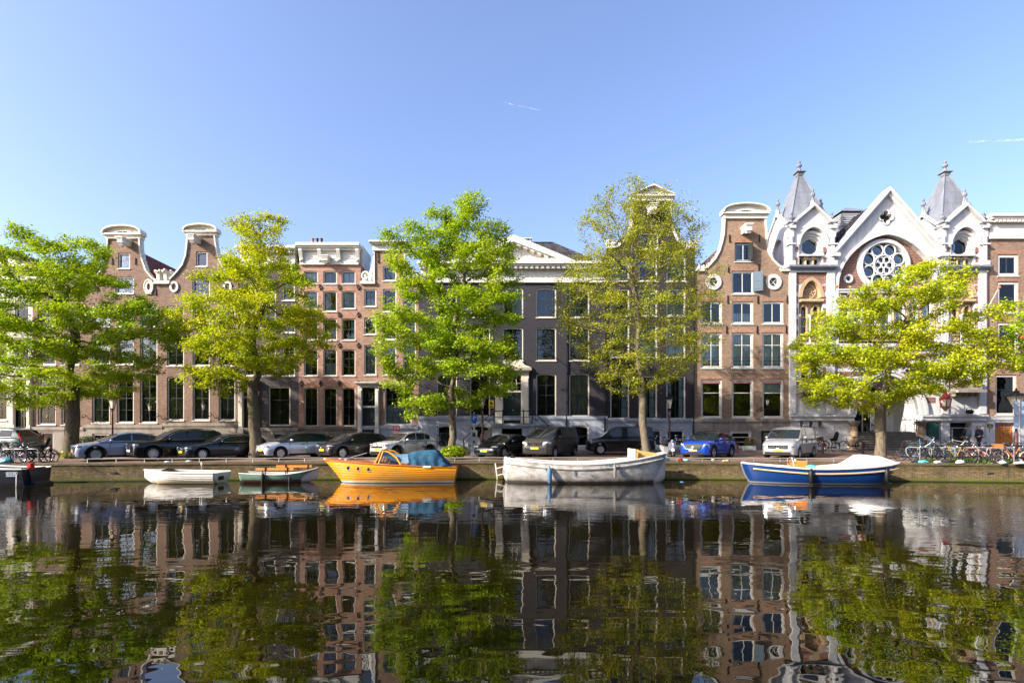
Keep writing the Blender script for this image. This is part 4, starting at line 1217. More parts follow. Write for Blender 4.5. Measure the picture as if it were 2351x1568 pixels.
    g.prism(lancet(X(-28)-.05, X(36)+.05, fz(589), fz(563), fz(522), 8), YF+.5, YF+.6, [lob]); oc = tb(g, 'oculus_window', 'chwhite')
    g = G(); g.prism(circ(X(4), ocz, .62, 20), YF+.62, YF+.63); g.build('pane', M['glass'], oc)
    g = G(); g.box(X(-31), X(27), YF-.2, YF+.4, fz(589.5), fz(586)); tb(g, 'ledge', 'chwhite')
    g = G(); g.prism([(X(-28),fz(611.5)),(X(24),fz(611.5)),(X(24),fz(589.5)),(X(-28),fz(589.5))], YF+.25, YF+.4, arc3); tb(g, 'arcade', 'chwhite')
    g = G()
    for d in (-11.5, 5.5): g.tube([(X(d), YF+.1, fz(611)), (X(d), YF+.1, fz(596))], .085, 8); g.box(X(d)-.15, X(d)+.15, YF-.02, YF+.25, fz(596), fz(590))
    tb(g, 'arcade_column', 'tan')
    g = G(); g.box(X(-28), X(24), YF+.42, YF+.44, fz(611), fz(590)); g.build('pane', M['glass'], tw)
    for d0, d1 in ((-37,-30.5),(27.5,34)):
        for y in (568, 592): g = G(); g.box(X(d0), X(d1), YF-.035, YF+.05, fz(y+11), fz(y)); tb(g, 'brick_quoin', 'bx_I')
    # hood mould
    g = G(); bo = lancet(X(-31), X(39), fz(563), fz(563), fz(519), 8); g.prism(bo[2:]+list(reversed(big[2:])), YF-.16, YF+.0); tb(g, 'hood_mould', 'chwhite')
    # corner shafts
    for xx in (x0+.12, x1-.12):
        g = G(); g.box(xx-.28, xx+.28, YF-.24, YF+.3, fz(612), fz(600)); g.tube([(xx, YF-.1, fz(600)), (xx, YF-.1, fz(545))], .15, 8); g.box(xx-.26, xx+.26, YF-.3, YF+.2, fz(564), fz(561)); g.box(xx-.2, xx+.2, YF-.16, YF+.2, fz(546), fz(524))
        tb(g, 'corner_shaft', 'chwhite')
    # side gable walls (left and right)
    ym = YF+D/2
    for xx, sg in ((x0, -1), (x1, 1)):
        side = [(YF+.45,fz(620)),(YF+D,fz(620)),(YF+D,fz(523)),(ym,apz),(YF+.45,fz(523)-(0))]
        niche = [(ym-.7,fz(611)),(ym+.7,fz(611))] + [(ym+.7*math.cos(PI*i/8), fz(560)+.9*math.sin(PI*i/8)) for i in range(9)]
        g = G(); g.prism(side, xx-.001*sg, xx-sg*.4, [niche], axis='x'); tb(g, 'gable_wall', 'chwhite')
        g = G(); g.box(min(xx-sg*.3, xx-sg*.4), max(xx-sg*.3, xx-sg*.4), ym-.8, ym+.8, fz(612), fz(530)); tb(g, 'niche_back', 'chwhite')
    # gable copings
    g = G()
    for sg in (-1, 1):
        ex = x0-.05 if sg < 0 else x1+.05
        g.prism([(apx, apz), (ex, fz(524)), (ex+sg*.12, fz(521)), (apx, apz+.24)], YF-.3, YF+.46)
        g.box(min(ex-.25*sg-.2, ex), max(ex-.25*sg+.2, ex) , YF-.32, YF+.3, fz(527), fz(521))
        xx = x0 if sg < 0 else x1
        for s2 in (-1, 1):
            ey = ym+s2*(D/2+.02)
            g.prism([(ym, apz), (ey, fz(523)), (ey, fz(519)), (ym, apz+.22)], xx-.16, xx+.16, axis='x')
    tb(g, 'gable_coping', 'chwhite')
    # spire
    sb = 1.62; zs0 = fz(515); ztip = CAMH+(fz(404)-CAMH)*(yc/YF)
    g = G(); rows = []
    for f in (0, .25, .5, .75, 1):
        hw = sb*(1-f)+.16*f; zz = zs0+(ztip-zs0)*f
        rows.append([(xc-hw, yc-hw, zz), (xc+hw, yc-hw, zz), (xc+hw, yc+hw, zz), (xc-hw, yc+hw, zz)])
    g.grid(rows, close_v=True); sp = tb(g, 'spire', 'zinc')
    g = G()
    for cxn, cyn in ((-1,-1),(1,-1),(1,1),(-1,1)): g.tube([(xc+cxn*sb, yc+cyn*sb, zs0), (xc+cxn*.16, yc+cyn*.16, ztip)], [.07,.05], 6)
    for f in (.2,.42,.64,.84):
        hw = sb*(1-f)+.16*f+.01; zz = zs0+(ztip-zs0)*f
        g.box(xc-hw, xc+hw, yc-hw, yc+hw, zz-.015, zz+.015)
    g.build('spire_seam', M['zinc'], sp)
    g = G(); g.box(xc-.24, xc+.24, yc-.24, yc+.24, ztip-.05, ztip+.1); g.box(xc-.5, xc+.5, yc-.5, yc+.5, ztip+.2, ztip+.27) if 0 else g.box(xc-.36, xc+.36, yc-.36, yc+.36, ztip+.18, ztip+.25); g.box(xc-.24, xc+.24, yc-.24, yc+.24, ztip+.1, ztip+.18)
    finial(g, xc, yc, ztip+.25, .95, .16); g.build('finial', M['zinc'], sp)
    for (px, py, pz, ph) in ((apx, YF, apz+.2, 1.35), (x0, ym, apz+.2, 1.35), (x1, ym, apz+.2, 1.35), (x0+.15, YF, fz(519), 1.1), (x1-.15, YF, fz(519), 1.1), (x0+.1, YF+D, fz(519), 1.1)):
        g = G(); 
        if ph < 1.2: g.box(px-.26, px+.26, py-.26, py+.26, pz-.2, pz+.12); g.box(px-.34, px+.34, py-.34, py+.34, pz+.12, pz+.2)
        else: g.lathe([(.26,pz-.3),(.13,pz+.3)], (px,py,0), 4)
        finial(g, px, py, pz+.15, ph*.8, .135); tb(g, 'finial', 'zinc')
    # small windows low down / doors
    if tx < CX:
        for d in (-26.5, -5, 15.5):
            g = G(); g.box(X(d), X(d+8.5), YF+.2, YF+.22, fz(979), fz(966.5)); w = tb(g, 'small_window', 'glass')
            g = G(); g.box(X(d)-.06, X(d+8.5)+.06, YF-.2, YF, fz(981.5), fz(979)); g.build('sill', M['zinc'], w)
    else:
        g = G(); g.box(fx(2180), fx(2230), YF+.55, YF+.6, fz(1033), fz(970)); dd = tb(g, 'dark_doorway', 'dark')
        g = G(); g.box(fx(2196), fx(2199), YF+.45, YF+.55, fz(1033), fz(985)); g.box(fx(2180), fx(2230), YF+.45, YF+.55, fz(983), fz(981)); g.build('door_frame', M['steel'], dd)
    return tw
tower(1862.5)
tower(2211)
# extras on the right tower base: green notice case, framed poster, flood light
g = G(); g.box(fx(2126), fx(2153), YF-.12, YF-.06, fz(1008), fz(969)); nb = cb(g, 'notice_case', 'doorg')
g = G(); g.box(fx(2129), fx(2150), YF-.15, YF-.12, fz(1005), fz(972)); g.build('notice_glass', pm('green_glass', (.03,.10,.075), .1), nb)
g = G(); g.box(fx(2240), fx(2258), YF-.13, YF-.06, fz(1003), fz(977)); pc = cb(g, 'poster_case', 'zinc')
g = G(); g.box(fx(2242), fx(2256), YF-.15, YF-.13, fz(1001), fz(979)); g.build('poster', M['white'], pc)
g = G(); g.tube([(fx(2213), YF-.2, fz(946)), (fx(2213), YF-.5, fz(944))], .03, 6); g.cbox((fx(2213), YF-.5, fz(946)), (.4,.25,.25), rx=.5); g.torus((fx(2213), YF-.45, fz(944)), .24, .02, 'y', 12, 5, 0, PI); cb(g, 'flood_light', 'iron')
g = G(); g.tube([(fx(2261.5), YF-.12, fz(625)), (fx(2261.5), YF-.12, fz(955))], .05, 8); cb(g, 'drainpipe', 'brownpost')
# ================================================================ TREES
def leaf_mat(name, c1, c2, c3):
    t = NT(name)
    g = t.new('ShaderNodeNewGeometry')
    r = t.new('ShaderNodeValToRGB'); e = r.color_ramp.elements
    e[0].position = 0; e[0].color = (*c1,1); e[1].position = 1; e[1].color = (*c3,1)
    x = r.color_ramp.elements.new(.5); x.color = (*c2,1)
    t.link(g.outputs['Random Per Island'], r.inputs[0])
    big = t.ramp(t.noise(.45, 2, t.pos()), .35, .65)
    c = t.mix(1.0, r.outputs[0], t.mix(big, (.85,.95,.9), (1.12,1.04,1.0)), 'MULTIPLY')
    d = t.new('ShaderNodeBsdfDiffuse'); t.link(c, d.inputs[0])
    tl = t.new('ShaderNodeBsdfTranslucent'); t.link(t.mix(1.0, c, (1.25,1.2,.5), 'MULTIPLY'), tl.inputs[0])
    m = t.new('ShaderNodeMixShader'); m.inputs[0].default_value = .38
    t.link(d.outputs[0], m.inputs[1]); t.link(tl.outputs[0], m.inputs[2])
    gl = t.new('ShaderNodeBsdfGlossy'); gl.inputs['Roughness'].default_value = .45; gl.inputs[0].default_value = (.8,.85,.7,1)
    m2 = t.new('ShaderNodeMixShader'); m2.inputs[0].default_value = .035
    t.link(m.outputs[0], m2.inputs[1]); t.link(gl.outputs[0], m2.inputs[2])
    return t.done(m2.outputs[0])
M['leaf'] = leaf_mat('spring_leaves', (.18,.285,.006), (.27,.375,.008), (.37,.465,.012))
M['leafy'] = leaf_mat('yellow_green_leaves', (.25,.305,.006), (.365,.41,.007), (.46,.485,.012))
M['leaft'] = leaf_mat('tender_leaves', (.18,.205,.010), (.26,.28,.012), (.34,.35,.018))
def bark_mat(name, c, c2):
    t = NT(name)
    n = t.noise(6, 6, t.pos(2.2,2.2,.45), .65)
    n2 = t.ramp(t.noise(1.1, 4, t.pos()), .42, .62)
    col = t.mix(t.ramp(n, .35, .65), tuple(x*.35 for x in c), c)
    col = t.mix(t.math('MULTIPLY', n2, .6), col, c2)
    return t.done(t.bsdf(col, .9, normal=t.bump(n, .6, .05), spec=.2))
M['bark'] = bark_mat('bark_dark', (.14,.105,.075), (.10,.105,.045))
M['barkl'] = bark_mat('bark_pale', (.19,.15,.11), (.13,.125,.07))

def grow_tree(label, bx, Y, env, fork, tr, mat, bark, seed, nattr=620, leaves=9, lsize=.17, lean=0, step=.42, tip=.009, thin=.03, spread=.38, group='trees along the quay', dscale=.85, dk=.62, gap=.33):
    """env: rows (y px, left px, right px) of the crown outline at distance Y; fork: y px where limbs start"""
    rng = np.random.default_rng(seed)
    X0 = xat(bx, Y); z0 = zg(Y)
    rows = sorted([(zat(y, Y), xat(a, Y), xat(b, Y)) for y, a, b in env])
    Z = np.array([r[0] for r in rows]); XL = np.array([r[1] for r in rows]); XR = np.array([r[2] for r in rows])
    zf = zat(fork, Y)
    # attraction points, clumped
    A = []
    wts = (XR-XL)
    tries = 0
    cl = []
    while len(cl) < nattr//5 and tries < 60000:
        tries += 1
        z = rng.uniform(Z[0], Z[-1]); l = np.interp(z, Z, XL); r = np.interp(z, Z, XR)
        if rng.uniform() > (r-l)/wts.max(): continue
        c, h = (l+r)/2, (r-l)/2
        x = rng.uniform(l, r)
        d = min(h, 4.6)*dscale*math.sqrt(max(0, 1-((x-c)/max(h,.01))**2))
        y = rng.uniform(-d, d)
        rr = ((x-c)/max(h,.01))**2 + (y/max(min(h,4.6)*dscale,.01))**2
        if rr < .3 and rng.uniform() < .5: continue
        cl.append((x, Y+y, z))
    for c in cl:
        for k in range(5):
            p = np.array(c)+rng.normal(0, 1, 3)*np.array([.5,.5,.26]); A.append(p)
    A = np.array(A)
    # keep the outline
    l = np.interp(A[:,2], Z, XL); r = np.interp(A[:,2], Z, XR)
    A[:,0] = np.clip(A[:,0], l+.05, r-.05)
    A[:,2] = np.where(A[:,2] > zf, zf+(A[:,2]-zf)*.95, A[:,2]); A[:,2] = np.minimum(A[:,2], zf+(Z[-1]-zf)*.95)
    P = [np.array([X0, Y, z0-.1])]; par = [-1]
    n0 = max(3, int((zf-z0)/step))
    for i in range(1, n0+1):
        f = i/n0
        P.append(np.array([X0+lean*f+.06*math.sin(f*5+seed), Y+.05*math.sin(f*4+seed*2), z0+(zf-z0)*f])); par.append(len(P)-2)
    # a leader continuing upward through the crown
    ztop = zf+(Z[-1]-zf)*.92; xt = (XL[-1]+XR[-1])/2
    zz = zf; start = P[-1].copy()
    nl = int((ztop-zf)*.62/step)
    for i in range(1, nl+1):
        f = i/nl; q = start*(1-f*.62)+np.array([xt, Y, ztop])*f*.62
        P.append(q+np.array([.16*math.sin(f*9+seed), .16*math.cos(f*7+seed), 0])); par.append(len(P)-2)
    P = np.array(P); par = list(par)
    ltrunk = n0+nl
    near_d = np.full(len(A), 1e9); near_i = np.zeros(len(A), int)
    usable = P[:, 2] > zf-.6
    for i in np.nonzero(usable)[0]:
        d = np.linalg.norm(A-P[i], axis=1); m = d < near_d; near_d[m] = d[m]; near_i[m] = i
    alive = np.ones(len(A), bool); pts = [p for p in P]
    for it in range(70):
        alive &= near_d > dk
        idx = np.nonzero(alive)[0]
        if len(idx) == 0: break
        g = {}
        for a in idx: g.setdefault(int(near_i[a]), []).append(a)
        new = []
        for ni, al in g.items():
            v = (A[al]-pts[ni]); v = v/np.linalg.norm(v, axis=1)[:, None]
            d = v.mean(0) + np.array([0, 0, .10]) + rng.normal(0, .16, 3)
            L = np.linalg.norm(d)
            if L < .05: d = rng.normal(0, 1, 3); L = np.linalg.norm(d)
            new.append((ni, pts[ni]+d/L*step))
        for ni, q in new:
            pts.append(q); par.append(ni); k = len(pts)-1
            d = np.linalg.norm(A-q, axis=1); m = d < near_d; near_d[m] = d[m]; near_i[m] = k
    N = len(pts); ch = [[] for _ in range(N)]
    for i in range(1, N): ch[par[i]].append(i)
    cnt = np.ones(N)
    for i in range(N-1, 0, -1):
        if not ch[i]: cnt[i] = 1
    tot = np.zeros(N)
    for i in range(N-1, -1, -1):
        if not ch[i]: tot[i] = 1
        else: tot[i] = sum(tot[c] for c in ch[i])
    ex = math.log(tr/tip)/math.log(max(2, tot[n0]))
    rad = tip*tot**ex
    for i in range(n0+1):
        f = i/n0; rad[i] = tr*(1.0+.25*max(0, .25-f)/.25 - .12*f)
    rad[n0+1:] = np.minimum(rad[n0+1:], tr*.62)
    rad = np.minimum(rad, tr*1.3)
    root = thing('tree', label, 'tree', (X0, Y, z0), 0, group)
    # branches as tapered tubes
    g = G()
    todo = [(0, None)]
    while todo:
        s, p = todo.pop()
        path = ([p] if p is not None else []) + [s]; c = s
        while ch[c]:
            o = sorted(ch[c], key=lambda i: -tot[i])
            for q in o[1:]: todo.append((q, c))
            c = o[0]; path.append(c)
        if len(path) < 2: continue
        pr = [float(rad[i]) for i in path]
        if p is not None: pr[0] = min(pr[0], pr[1]*1.15)
        n = 12 if s == 0 else (7 if pr[0] > .08 else (5 if pr[0] > .03 else 3))
        PP = [Vector(pts[i]) for i in path]
        if n >= 7 :
            for i in range(1, len(PP)-1):
                w = noise.noise_vector(PP[i]*1.3)*pr[i]*.25
                PP[i] = PP[i]+w
        g.tube(PP, pr, n, cap=False)
    o = Vector((X0, Y, z0))
    tk = g.build('trunk', M[bark], root, smooth=True, fix=False, ang=80)
    # leaves on the thin twigs
    tw = [i for i in range(1, N) if i > n0 and rad[i] < thin]
    if not tw: tw = list(range(n0+1, N))
    T = np.array([pts[i] for i in tw])
    nl = len(tw)*leaves
    base = np.repeat(T, leaves, axis=0)
    off = rng.normal(0, 1, (nl, 3))*np.array([spread, spread, spread*.5])*.62
    off[:,2] -= .05
    C = base+off
    # natural gaps
    keep = np.ones(nl, bool)
    if gap > 0:
        vals = np.array([noise.noise(Vector((c[0]*1.05, c[1]*1.05, c[2]*1.25))) for c in C])
        keep = vals > -gap
    C = C[keep]; nl = len(C)
    nrm = rng.normal(0, 1, (nl, 3))*.75; nrm[:,2] = np.abs(nrm[:,2])+.55
    nrm += np.array([-.25,-.3,0])
    nrm /= np.linalg.norm(nrm, axis=1)[:, None]
    dirv = rng.normal(0, 1, (nl, 3)); dirv -= nrm*(dirv*nrm).sum(1)[:, None]; dirv /= np.linalg.norm(dirv, axis=1)[:, None]
    sd = np.cross(nrm, dirv)
    s = (lsize*rng.uniform(.65, 1.3, nl))[:, None]
    fold = nrm*s*.16
    V = np.empty((nl, 4, 3))
    V[:,0] = C-dirv*s*.5; V[:,1] = C+sd*s*.36+dirv*s*.05+fold; V[:,2] = C+dirv*s*.55-fold*.6; V[:,3] = C-sd*s*.36+dirv*s*.05+fold
    V = V.reshape(-1, 3)-np.array([X0, Y, z0])
    F = np.arange(nl*4).reshape(-1, 4)
    print('TREE', label[:20], 'nodes', N, 'twigs', len(tw), 'leaves', nl)
    np_mesh('crown', V, F, M[mat], root)
    return root
grow_tree('thick trunked leafy tree farthest left, beside the parked bicycles', 166, 31.6,
    [(525,105,205),(545,60,225),(575,10,235),(600,-25,250),(640,-50,300),(680,-60,345),(720,-60,412),(760,-60,412),(800,-60,385),(840,-60,345),(880,-55,290),(915,-50,215),(935,-30,60)],
    885, .38, 'leaf', 'bark', 3, nattr=1250, leaves=115, lsize=.13, group='trees along the quay')
grow_tree('yellow green tree with a thick straight trunk, second from the left', 584, 31.4,
    [(472,565,640),(500,545,655),(560,500,655),(600,480,690),(640,430,745),(680,395,740),(720,410,768),(760,420,760),(800,428,735),(840,440,690),(875,450,600),(905,470,520)],
    880, .34, 'leafy', 'bark', 7, nattr=1050, leaves=105, lsize=.125)
grow_tree('bright green tall tree with dense crown in the middle of the row', 1037, 31.3,
    [(428,1062,1092),(450,1040,1112),(480,935,1140),(520,905,1150),(560,888,1185),(640,900,1195),(690,935,1205),(740,868,1190),(800,862,1175),(850,890,1185),(890,905,1185),(930,925,1165),(955,940,1000)],
    905, .225, 'leaf', 'barkl', 12, nattr=1250, leaves=112, lsize=.125)
grow_tree('sparse tree with many bare twigs in front of the black house', 1484, 31.3,
    [(398,1400,1480),(430,1370,1545),(500,1330,1608),(560,1322,1605),(640,1280,1625),(720,1270,1640),(780,1310,1640),(830,1345,1600),(870,1370,1560),(900,1400,1480)],
    905, .235, 'leaft', 'barkl', 21, nattr=2300, leaves=50, lsize=.10, lean=-.25, tip=.0085, spread=.34, gap=.2, dk=.5)
grow_tree('low spreading tree in front of the white church portal', 2020, 31.3,
    [(575,2100,2165),(610,2075,2172),(640,1990,2175),(680,1905,2180),(720,1890,2215),(760,1850,2250),(800,1828,2275),(850,1835,2255),(885,1850,2215),(915,1880,2150),(940,1950,2060)],
    915, .28, 'leafy', 'barkl', 33, nattr=1300, leaves=112, lsize=.125)
grow_tree('tree at the right edge with only its left branches in view', 2440, 31.5,
    [(650,2390,2520),(690,2355,2560),(740,2340,2580),(800,2338,2580),(835,2345,2560),(870,2390,2540)],
    905, .35, 'leaf', 'barkl', 41, nattr=700, leaves=60, lsize=.15)
# ================================================================ CARS
def paint(name, c, metal=.25, rough=.3):
    t = NT(name)
    n = t.noise(700, 2, t.pos(obj=True))
    d = t.ramp(t.noise(1.6, 5, t.pos(1,1,2)), .4, .8)
    cc = t.mix(t.math('MULTIPLY', n, .25), c, tuple(min(1, x*1.5+.001) for x in c))
    cc = t.mix(t.math('MULTIPLY', d, .03), cc, (.22,.20,.17))
    return t.done(t.bsdf(cc, rough, metal, .6, spec=.25))
M['tail'] = pm('red_lamp', (.5,.01,.012), .2)
M['lens'] = pm('headlamp_lens', (.62,.65,.70), .12, .6)
def lerp_pts(pts, x):
    for i in range(len(pts)-1):
        if pts[i][0] <= x <= pts[i+1][0]:
            f = (x-pts[i][0])/max(1e-6, pts[i+1][0]-pts[i][0]); f2 = f
            return pts[i][1]*(1-f2)+pts[i+1][1]*f2
    return pts[0][1] if x < pts[0][0] else pts[-1][1]
def car(name, label, cat, spec, loc, rz, plate=None, plate_mat='platey', group='cars parked along the quay', badge=None):
    """local x: 0 = front bumper, grows to the rear; y = +-W/2; z = 0 the road"""
    L, W, H, wr = spec['L'], spec['W'], spec['H'], spec['wr']
    xf, xr_ = spec['xf'], spec['xr']; top = spec['top']; roof = spec['roof']
    bm_, trim_ = spec['paint'], spec.get('trim', M['blackp'])
    root = thing(name, label, cat, loc, rz, group)
    hw = W/2; zl = spec.get('zl', .22); vb = spec.get('van', False)
    def plan(x):
        f = 1.0
        if x < .7: f = lerp_pts([(0,.74),(.06,.84),(.16,.91),(.35,.97),(.7,1.0)], x)
        if x > L-.6: f = lerp_pts([(L-.6,1.0),(L-.25,.975),(L-.08,.93),(L,.84)], x)
        return f
    def bottom(x):
        z = lerp_pts([(0, zl+.08),(.12, zl),(L-.2, zl+.02),(L, zl+.16)], x)
        for xw in (xf, xr_):
            d = abs(x-xw); RR = wr+.075
            if d < RR: z = max(z, wr+math.sqrt(RR*RR-d*d))
        return z
    xs = set([0,.03,.08,.16,.28,.42,.58,L-.5,L-.3,L-.15,L-.06,L-.02,L])
    for xw in (xf, xr_):
        RR = wr+.075
        for k in range(-6, 7): xs.add(xw+RR*math.sin(k*PI/12)*1.0)
        xs.add(xw+RR+.005); xs.add(xw-RR-.005)
    k = .7
    while k < L-.5: xs.add(k); k += .22
    xs = sorted(x for x in xs if 0 <= x <= L)
    def ring(x):
        w = hw*plan(x); zt = lerp_pts(top, x); zb = bottom(x); zb = min(zb, zt-.12)
        zm = max(zb+.02, min(zt-.14, zl+.42*(zt-zl)+.05))
        sh = min(.10, (zt-zb)*.3)
        half = [(0, zt+.035),(w*.45, zt+.028),(w*.74, zt+.006),(w*.90, zt-.028),(w*.965, zt-sh),(w*1.0, max(zm+.04, zt-.30) if zt-.30 > zb+.05 else (zt-sh+zb)/2),(w*1.0, max(zm-.08, zb+.01)),(w*.975, zb+ .0),(w*.80, zb+.0),(0, zb+.0)]
        return half
    rows = []
    for x in xs:
        h = ring(x)
        rows.append([(x, -y, z) for y, z in h] + [(x, y, z) for y, z in reversed(h[1:-1])])
    g = G(); g.grid(rows, close_v=True)
    n = len(rows[0]); b = 0
    g.f.append(tuple(range(n))); g.m.append(0)
    g.f.append(tuple((len(rows)-1)*n+i for i in reversed(range(n)))); g.m.append(0)
    body = g.build('body', bm_, root, smooth=True, world=False, ang=42)
    # greenhouse
    rx0, rx1 = roof[0][0], roof[-1][0]
    Hm = max(z for _, z in roof)
    def belt(x): return lerp_pts(top, x)
    def wz(x, z):
        zb = belt(x); f = max(0, min(1, (z-zb)/max(.2, Hm-zb)))
        return hw*plan(min(max(x, .7), L-.25))*(.945-(spec.get('tumble', .17))*f**1.15)
    rxs = []
    for i in range(len(roof)-1):
        m = max(1, int((roof[i+1][0]-roof[i][0])/.16))
        for k in range(m): rxs.append(roof[i][0]+(roof[i+1][0]-roof[i][0])*k/m)
    rxs.append(rx1)
    def rring(x):
        zr = lerp_pts(roof, x); zb = belt(x)-.02; zr = max(zr, zb+.01)
        e = min(.055, (zr-zb)*.4)
        y1 = wz(x, zr-e); y0 = wz(x, zb)
        return [(0, zr+.02*min(1,(zr-zb)/.3)), (y1*.5, zr+.012), (y1*.84, zr-.004), (y1*.95, zr-e*.35), (y1, zr-e), ((y1*.5+y0*.5), (zr-e+zb)/2), (y0, zb)]
    rows = []
    for x in rxs:
        h = rring(x); rows.append([(x, -y, z) for y, z in reversed(h)] + [(x, y, z) for y, z in h[1:]])
    g = G(); g.grid(rows)
    n = len(rows[0]); g.f.append(tuple(range(n))); g.m.append(0); g.f.append(tuple((len(rows)-1)*n+i for i in range(n))); g.m.append(0)
    g.build('roof', spec.get('roofmat', bm_), root, smooth=True, world=False, ang=35)
    # glass
    def pane(xa, xb, n=8, side=1, lo=.045, hi=.085):
        rws = []
        for i in range(n+1):
            x = xa+(xb-xa)*i/n; zb = belt(x)+lo; zt_ = lerp_pts(roof, x)-hi
            if zt_ < zb+.02: zt_ = zb+.02
            rws.append([(x, side*(wz(x, zb+(zt_-zb)*q)+.010), zb+(zt_-zb)*q) for q in (0,.33,.66,1)])
        g = G(); g.grid(rws); return g
    for sd in (1, -1):
        for (xa, xb) in spec['panes']:
            pane(xa, xb, 8, sd).build('side_window', M['cglass'], root, smooth=True, world=False, fix=False)
    def screen(xa, xb, name, ins=.1):
        rws = []
        for i in range(6):
            x = xa+(xb-xa)*i/5; zr = lerp_pts(roof, x)
            y1 = wz(x, zr-.05)*.94
            rws.append([(x-.006 if name == 'windscreen' else x+.006, y1*q, zr+.028-.02*abs(q)**2) for q in (-1,-.6,-.2,.2,.6,1)])
        g = G(); g.grid(rws); return g.build(name, M['cglass'], root, smooth=True, world=False, fix=False)
    ws = roof[0][0]; re = roof[spec.get('wsn', 1)][0]
    screen(ws+(re-ws)*.06, ws+(re-ws)*.94, 'windscreen')
    if not spec.get('noback'):
        ra = roof[-2][0]; rb = roof[-1][0]
        screen(ra+(rb-ra)*.12, ra+(rb-ra)*.85, 'rear_window')
    # chrome line and seams
    if spec.get('chrome'):
        g = G()
        for sd in (1, -1):
            xa, xb = spec['panes'][0][0]-.05, spec['panes'][-1][1]+.05
            g.tube([(x, sd*(wz(x, belt(x)+.02)+.015), belt(x)+.025) for x in np.linspace(xa, xb, 8)], .013, 5)
            g.tube([(x, sd*(wz(x, lerp_pts(roof, x)-.07)+.015), max(belt(x)+.03, lerp_pts(roof, x)-.072)) for x in np.linspace(xa, xb, 12)], .011, 5)
        g.build('window_trim', M['chrome'], root, world=False)
    g = G()
    for sd in (1, -1):
        for x in spec['seams']:
            zt, zb = belt(x)-.05, zl+.14
            g.box(x-.006, x+.006, sd*(hw*plan(x)-.03), sd*(hw*plan(x)+.0035), zb, zt)
        for x in spec['handles']: g.box(x-.10, x+.10, sd*(hw*.975), sd*(hw*1.0+.02), belt(x)-.19, belt(x)-.155)
    g.build('door_handles', spec.get('handlemat', trim_), root, world=False)
    g = G()
    for sd in (1, -1): g.box(xf+wr+.12, xr_-wr-.12, sd*(hw*.9), sd*(hw*1.0+.006), zl-.01, zl+.10)
    if spec.get('clad'):
        for sd in (1, -1):
            for xw in (xf, xr_):
                RR = wr+.075; rws = []
                for k in range(13):
                    a = PI*k/12; rws.append([(xw+RR*math.cos(a), sd*(hw+.008), wr+RR*math.sin(a)), (xw+(RR+.07)*math.cos(a), sd*(hw+.008), wr+(RR+.07)*math.sin(a))])
                g.grid(rws)
    g.build('sill_trim', trim_, root, world=False, fix=False)
    # wheels
    for xw in (xf, xr_):
        for sd in (1, -1):
            yo = sd*(hw-.015); yi = sd*(hw-.235)
            g = G(); g.lathe([(wr*.66, yo),(wr*.93, yo),(wr, yo-sd*.03),(wr, yi+sd*.03),(wr*.93, yi),(wr*.6, yi)], (xw, 0, wr), 22, axis='y')
            g.T = None
            wl = g.build('wheel', M['black'], root, smooth=True, world=False)
            g = G(); q = spec.get('spokes', 5); yo2 = yo-sd*.02
            g.lathe([(wr*.68, yo2+sd*.012),(wr*.62, yo2+sd*.012),(wr*.60, yo2-sd*.05)], (xw, 0, wr), 22, axis='y')
            g.lathe([(0, yo2-sd*.01),(wr*.14, yo2-sd*.01),(wr*.14, yo2-sd*.06)], (xw, 0, wr), 10, axis='y')
            for k in range(q):
                a = 2*PI*k/q+.3; ww = spec.get('spw', .09)
                T = Matrix.Translation((xw, yo2-sd*.025, wr)) @ Matrix.Rotation(a, 4, 'Y')
                g.T = T; g.add([(-ww*.5,-.01,wr*.08),(ww*.5,-.01,wr*.08),(ww*.75,-.01,wr*.64),(-ww*.75,-.01,wr*.64),(-ww*.5,.012,wr*.08),(ww*.5,.012,wr*.08),(ww*.75,.012,wr*.64),(-ww*.75,.012,wr*.64)],
                    [(0,1,2,3),(7,6,5,4),(0,4,5,1),(1,5,6,2),(2,6,7,3),(3,7,4,0)]); g.T = None
            g.build('rim', spec.get('rim', M['rim']), wl, world=False)
            g = G(); g.lathe([(0, yo2-sd*.09),(wr*.6, yo2-sd*.09)], (xw, 0, wr), 16, axis='y'); g.build('brake_disc', M['rimd'], wl, world=False)
    # dark wheel wells / underbody
    g = G(); g.box(.25, L-.25, -hw*.8, hw*.8, zl-.03, zl+.06)
    for xw in (xf, xr_): g.box(xw-wr*.95, xw+wr*.95, -hw+.26, hw-.26, zl, wr*1.9)
    g.build('underbody', M['black'], root, world=False)
    # front end
    def front_patch(y0, y1, z0, z1, off=.008, ny=8, nz=3, shape=None):
        rws = []
        for j in range(nz+1):
            z = z0+(z1-z0)*j/nz; row = []
            for i in range(ny+1):
                y = y0+(y1-y0)*i/ny
                if shape: y = shape(y, (z-z0)/(z1-z0))
                # find x where plan half width equals |y|
                x = 0
                lo, hi_ = 0, .7
                if abs(y) > hw*.74:
                    for _ in range(20):
                        md = (lo+hi_)/2
                        if hw*plan(md) < abs(y): lo = md
                        else: hi_ = md
                    x = lo
                # nose slope above bonnet edge
                for _ in range(70):
                    if lerp_pts(top, x) >= z-.035 or x > .6: break
                    x += .01
                row.append((x-off, y, z))
            rws.append(row)
        g = G(); g.grid(rws); return g
    gr = spec['grille']
    fg = front_patch(-gr[0], gr[0], gr[1], gr[2], .02, shape=spec.get('gshape')).build('grille', spec.get('gmat', M['blackp']), root, world=False, fix=False)
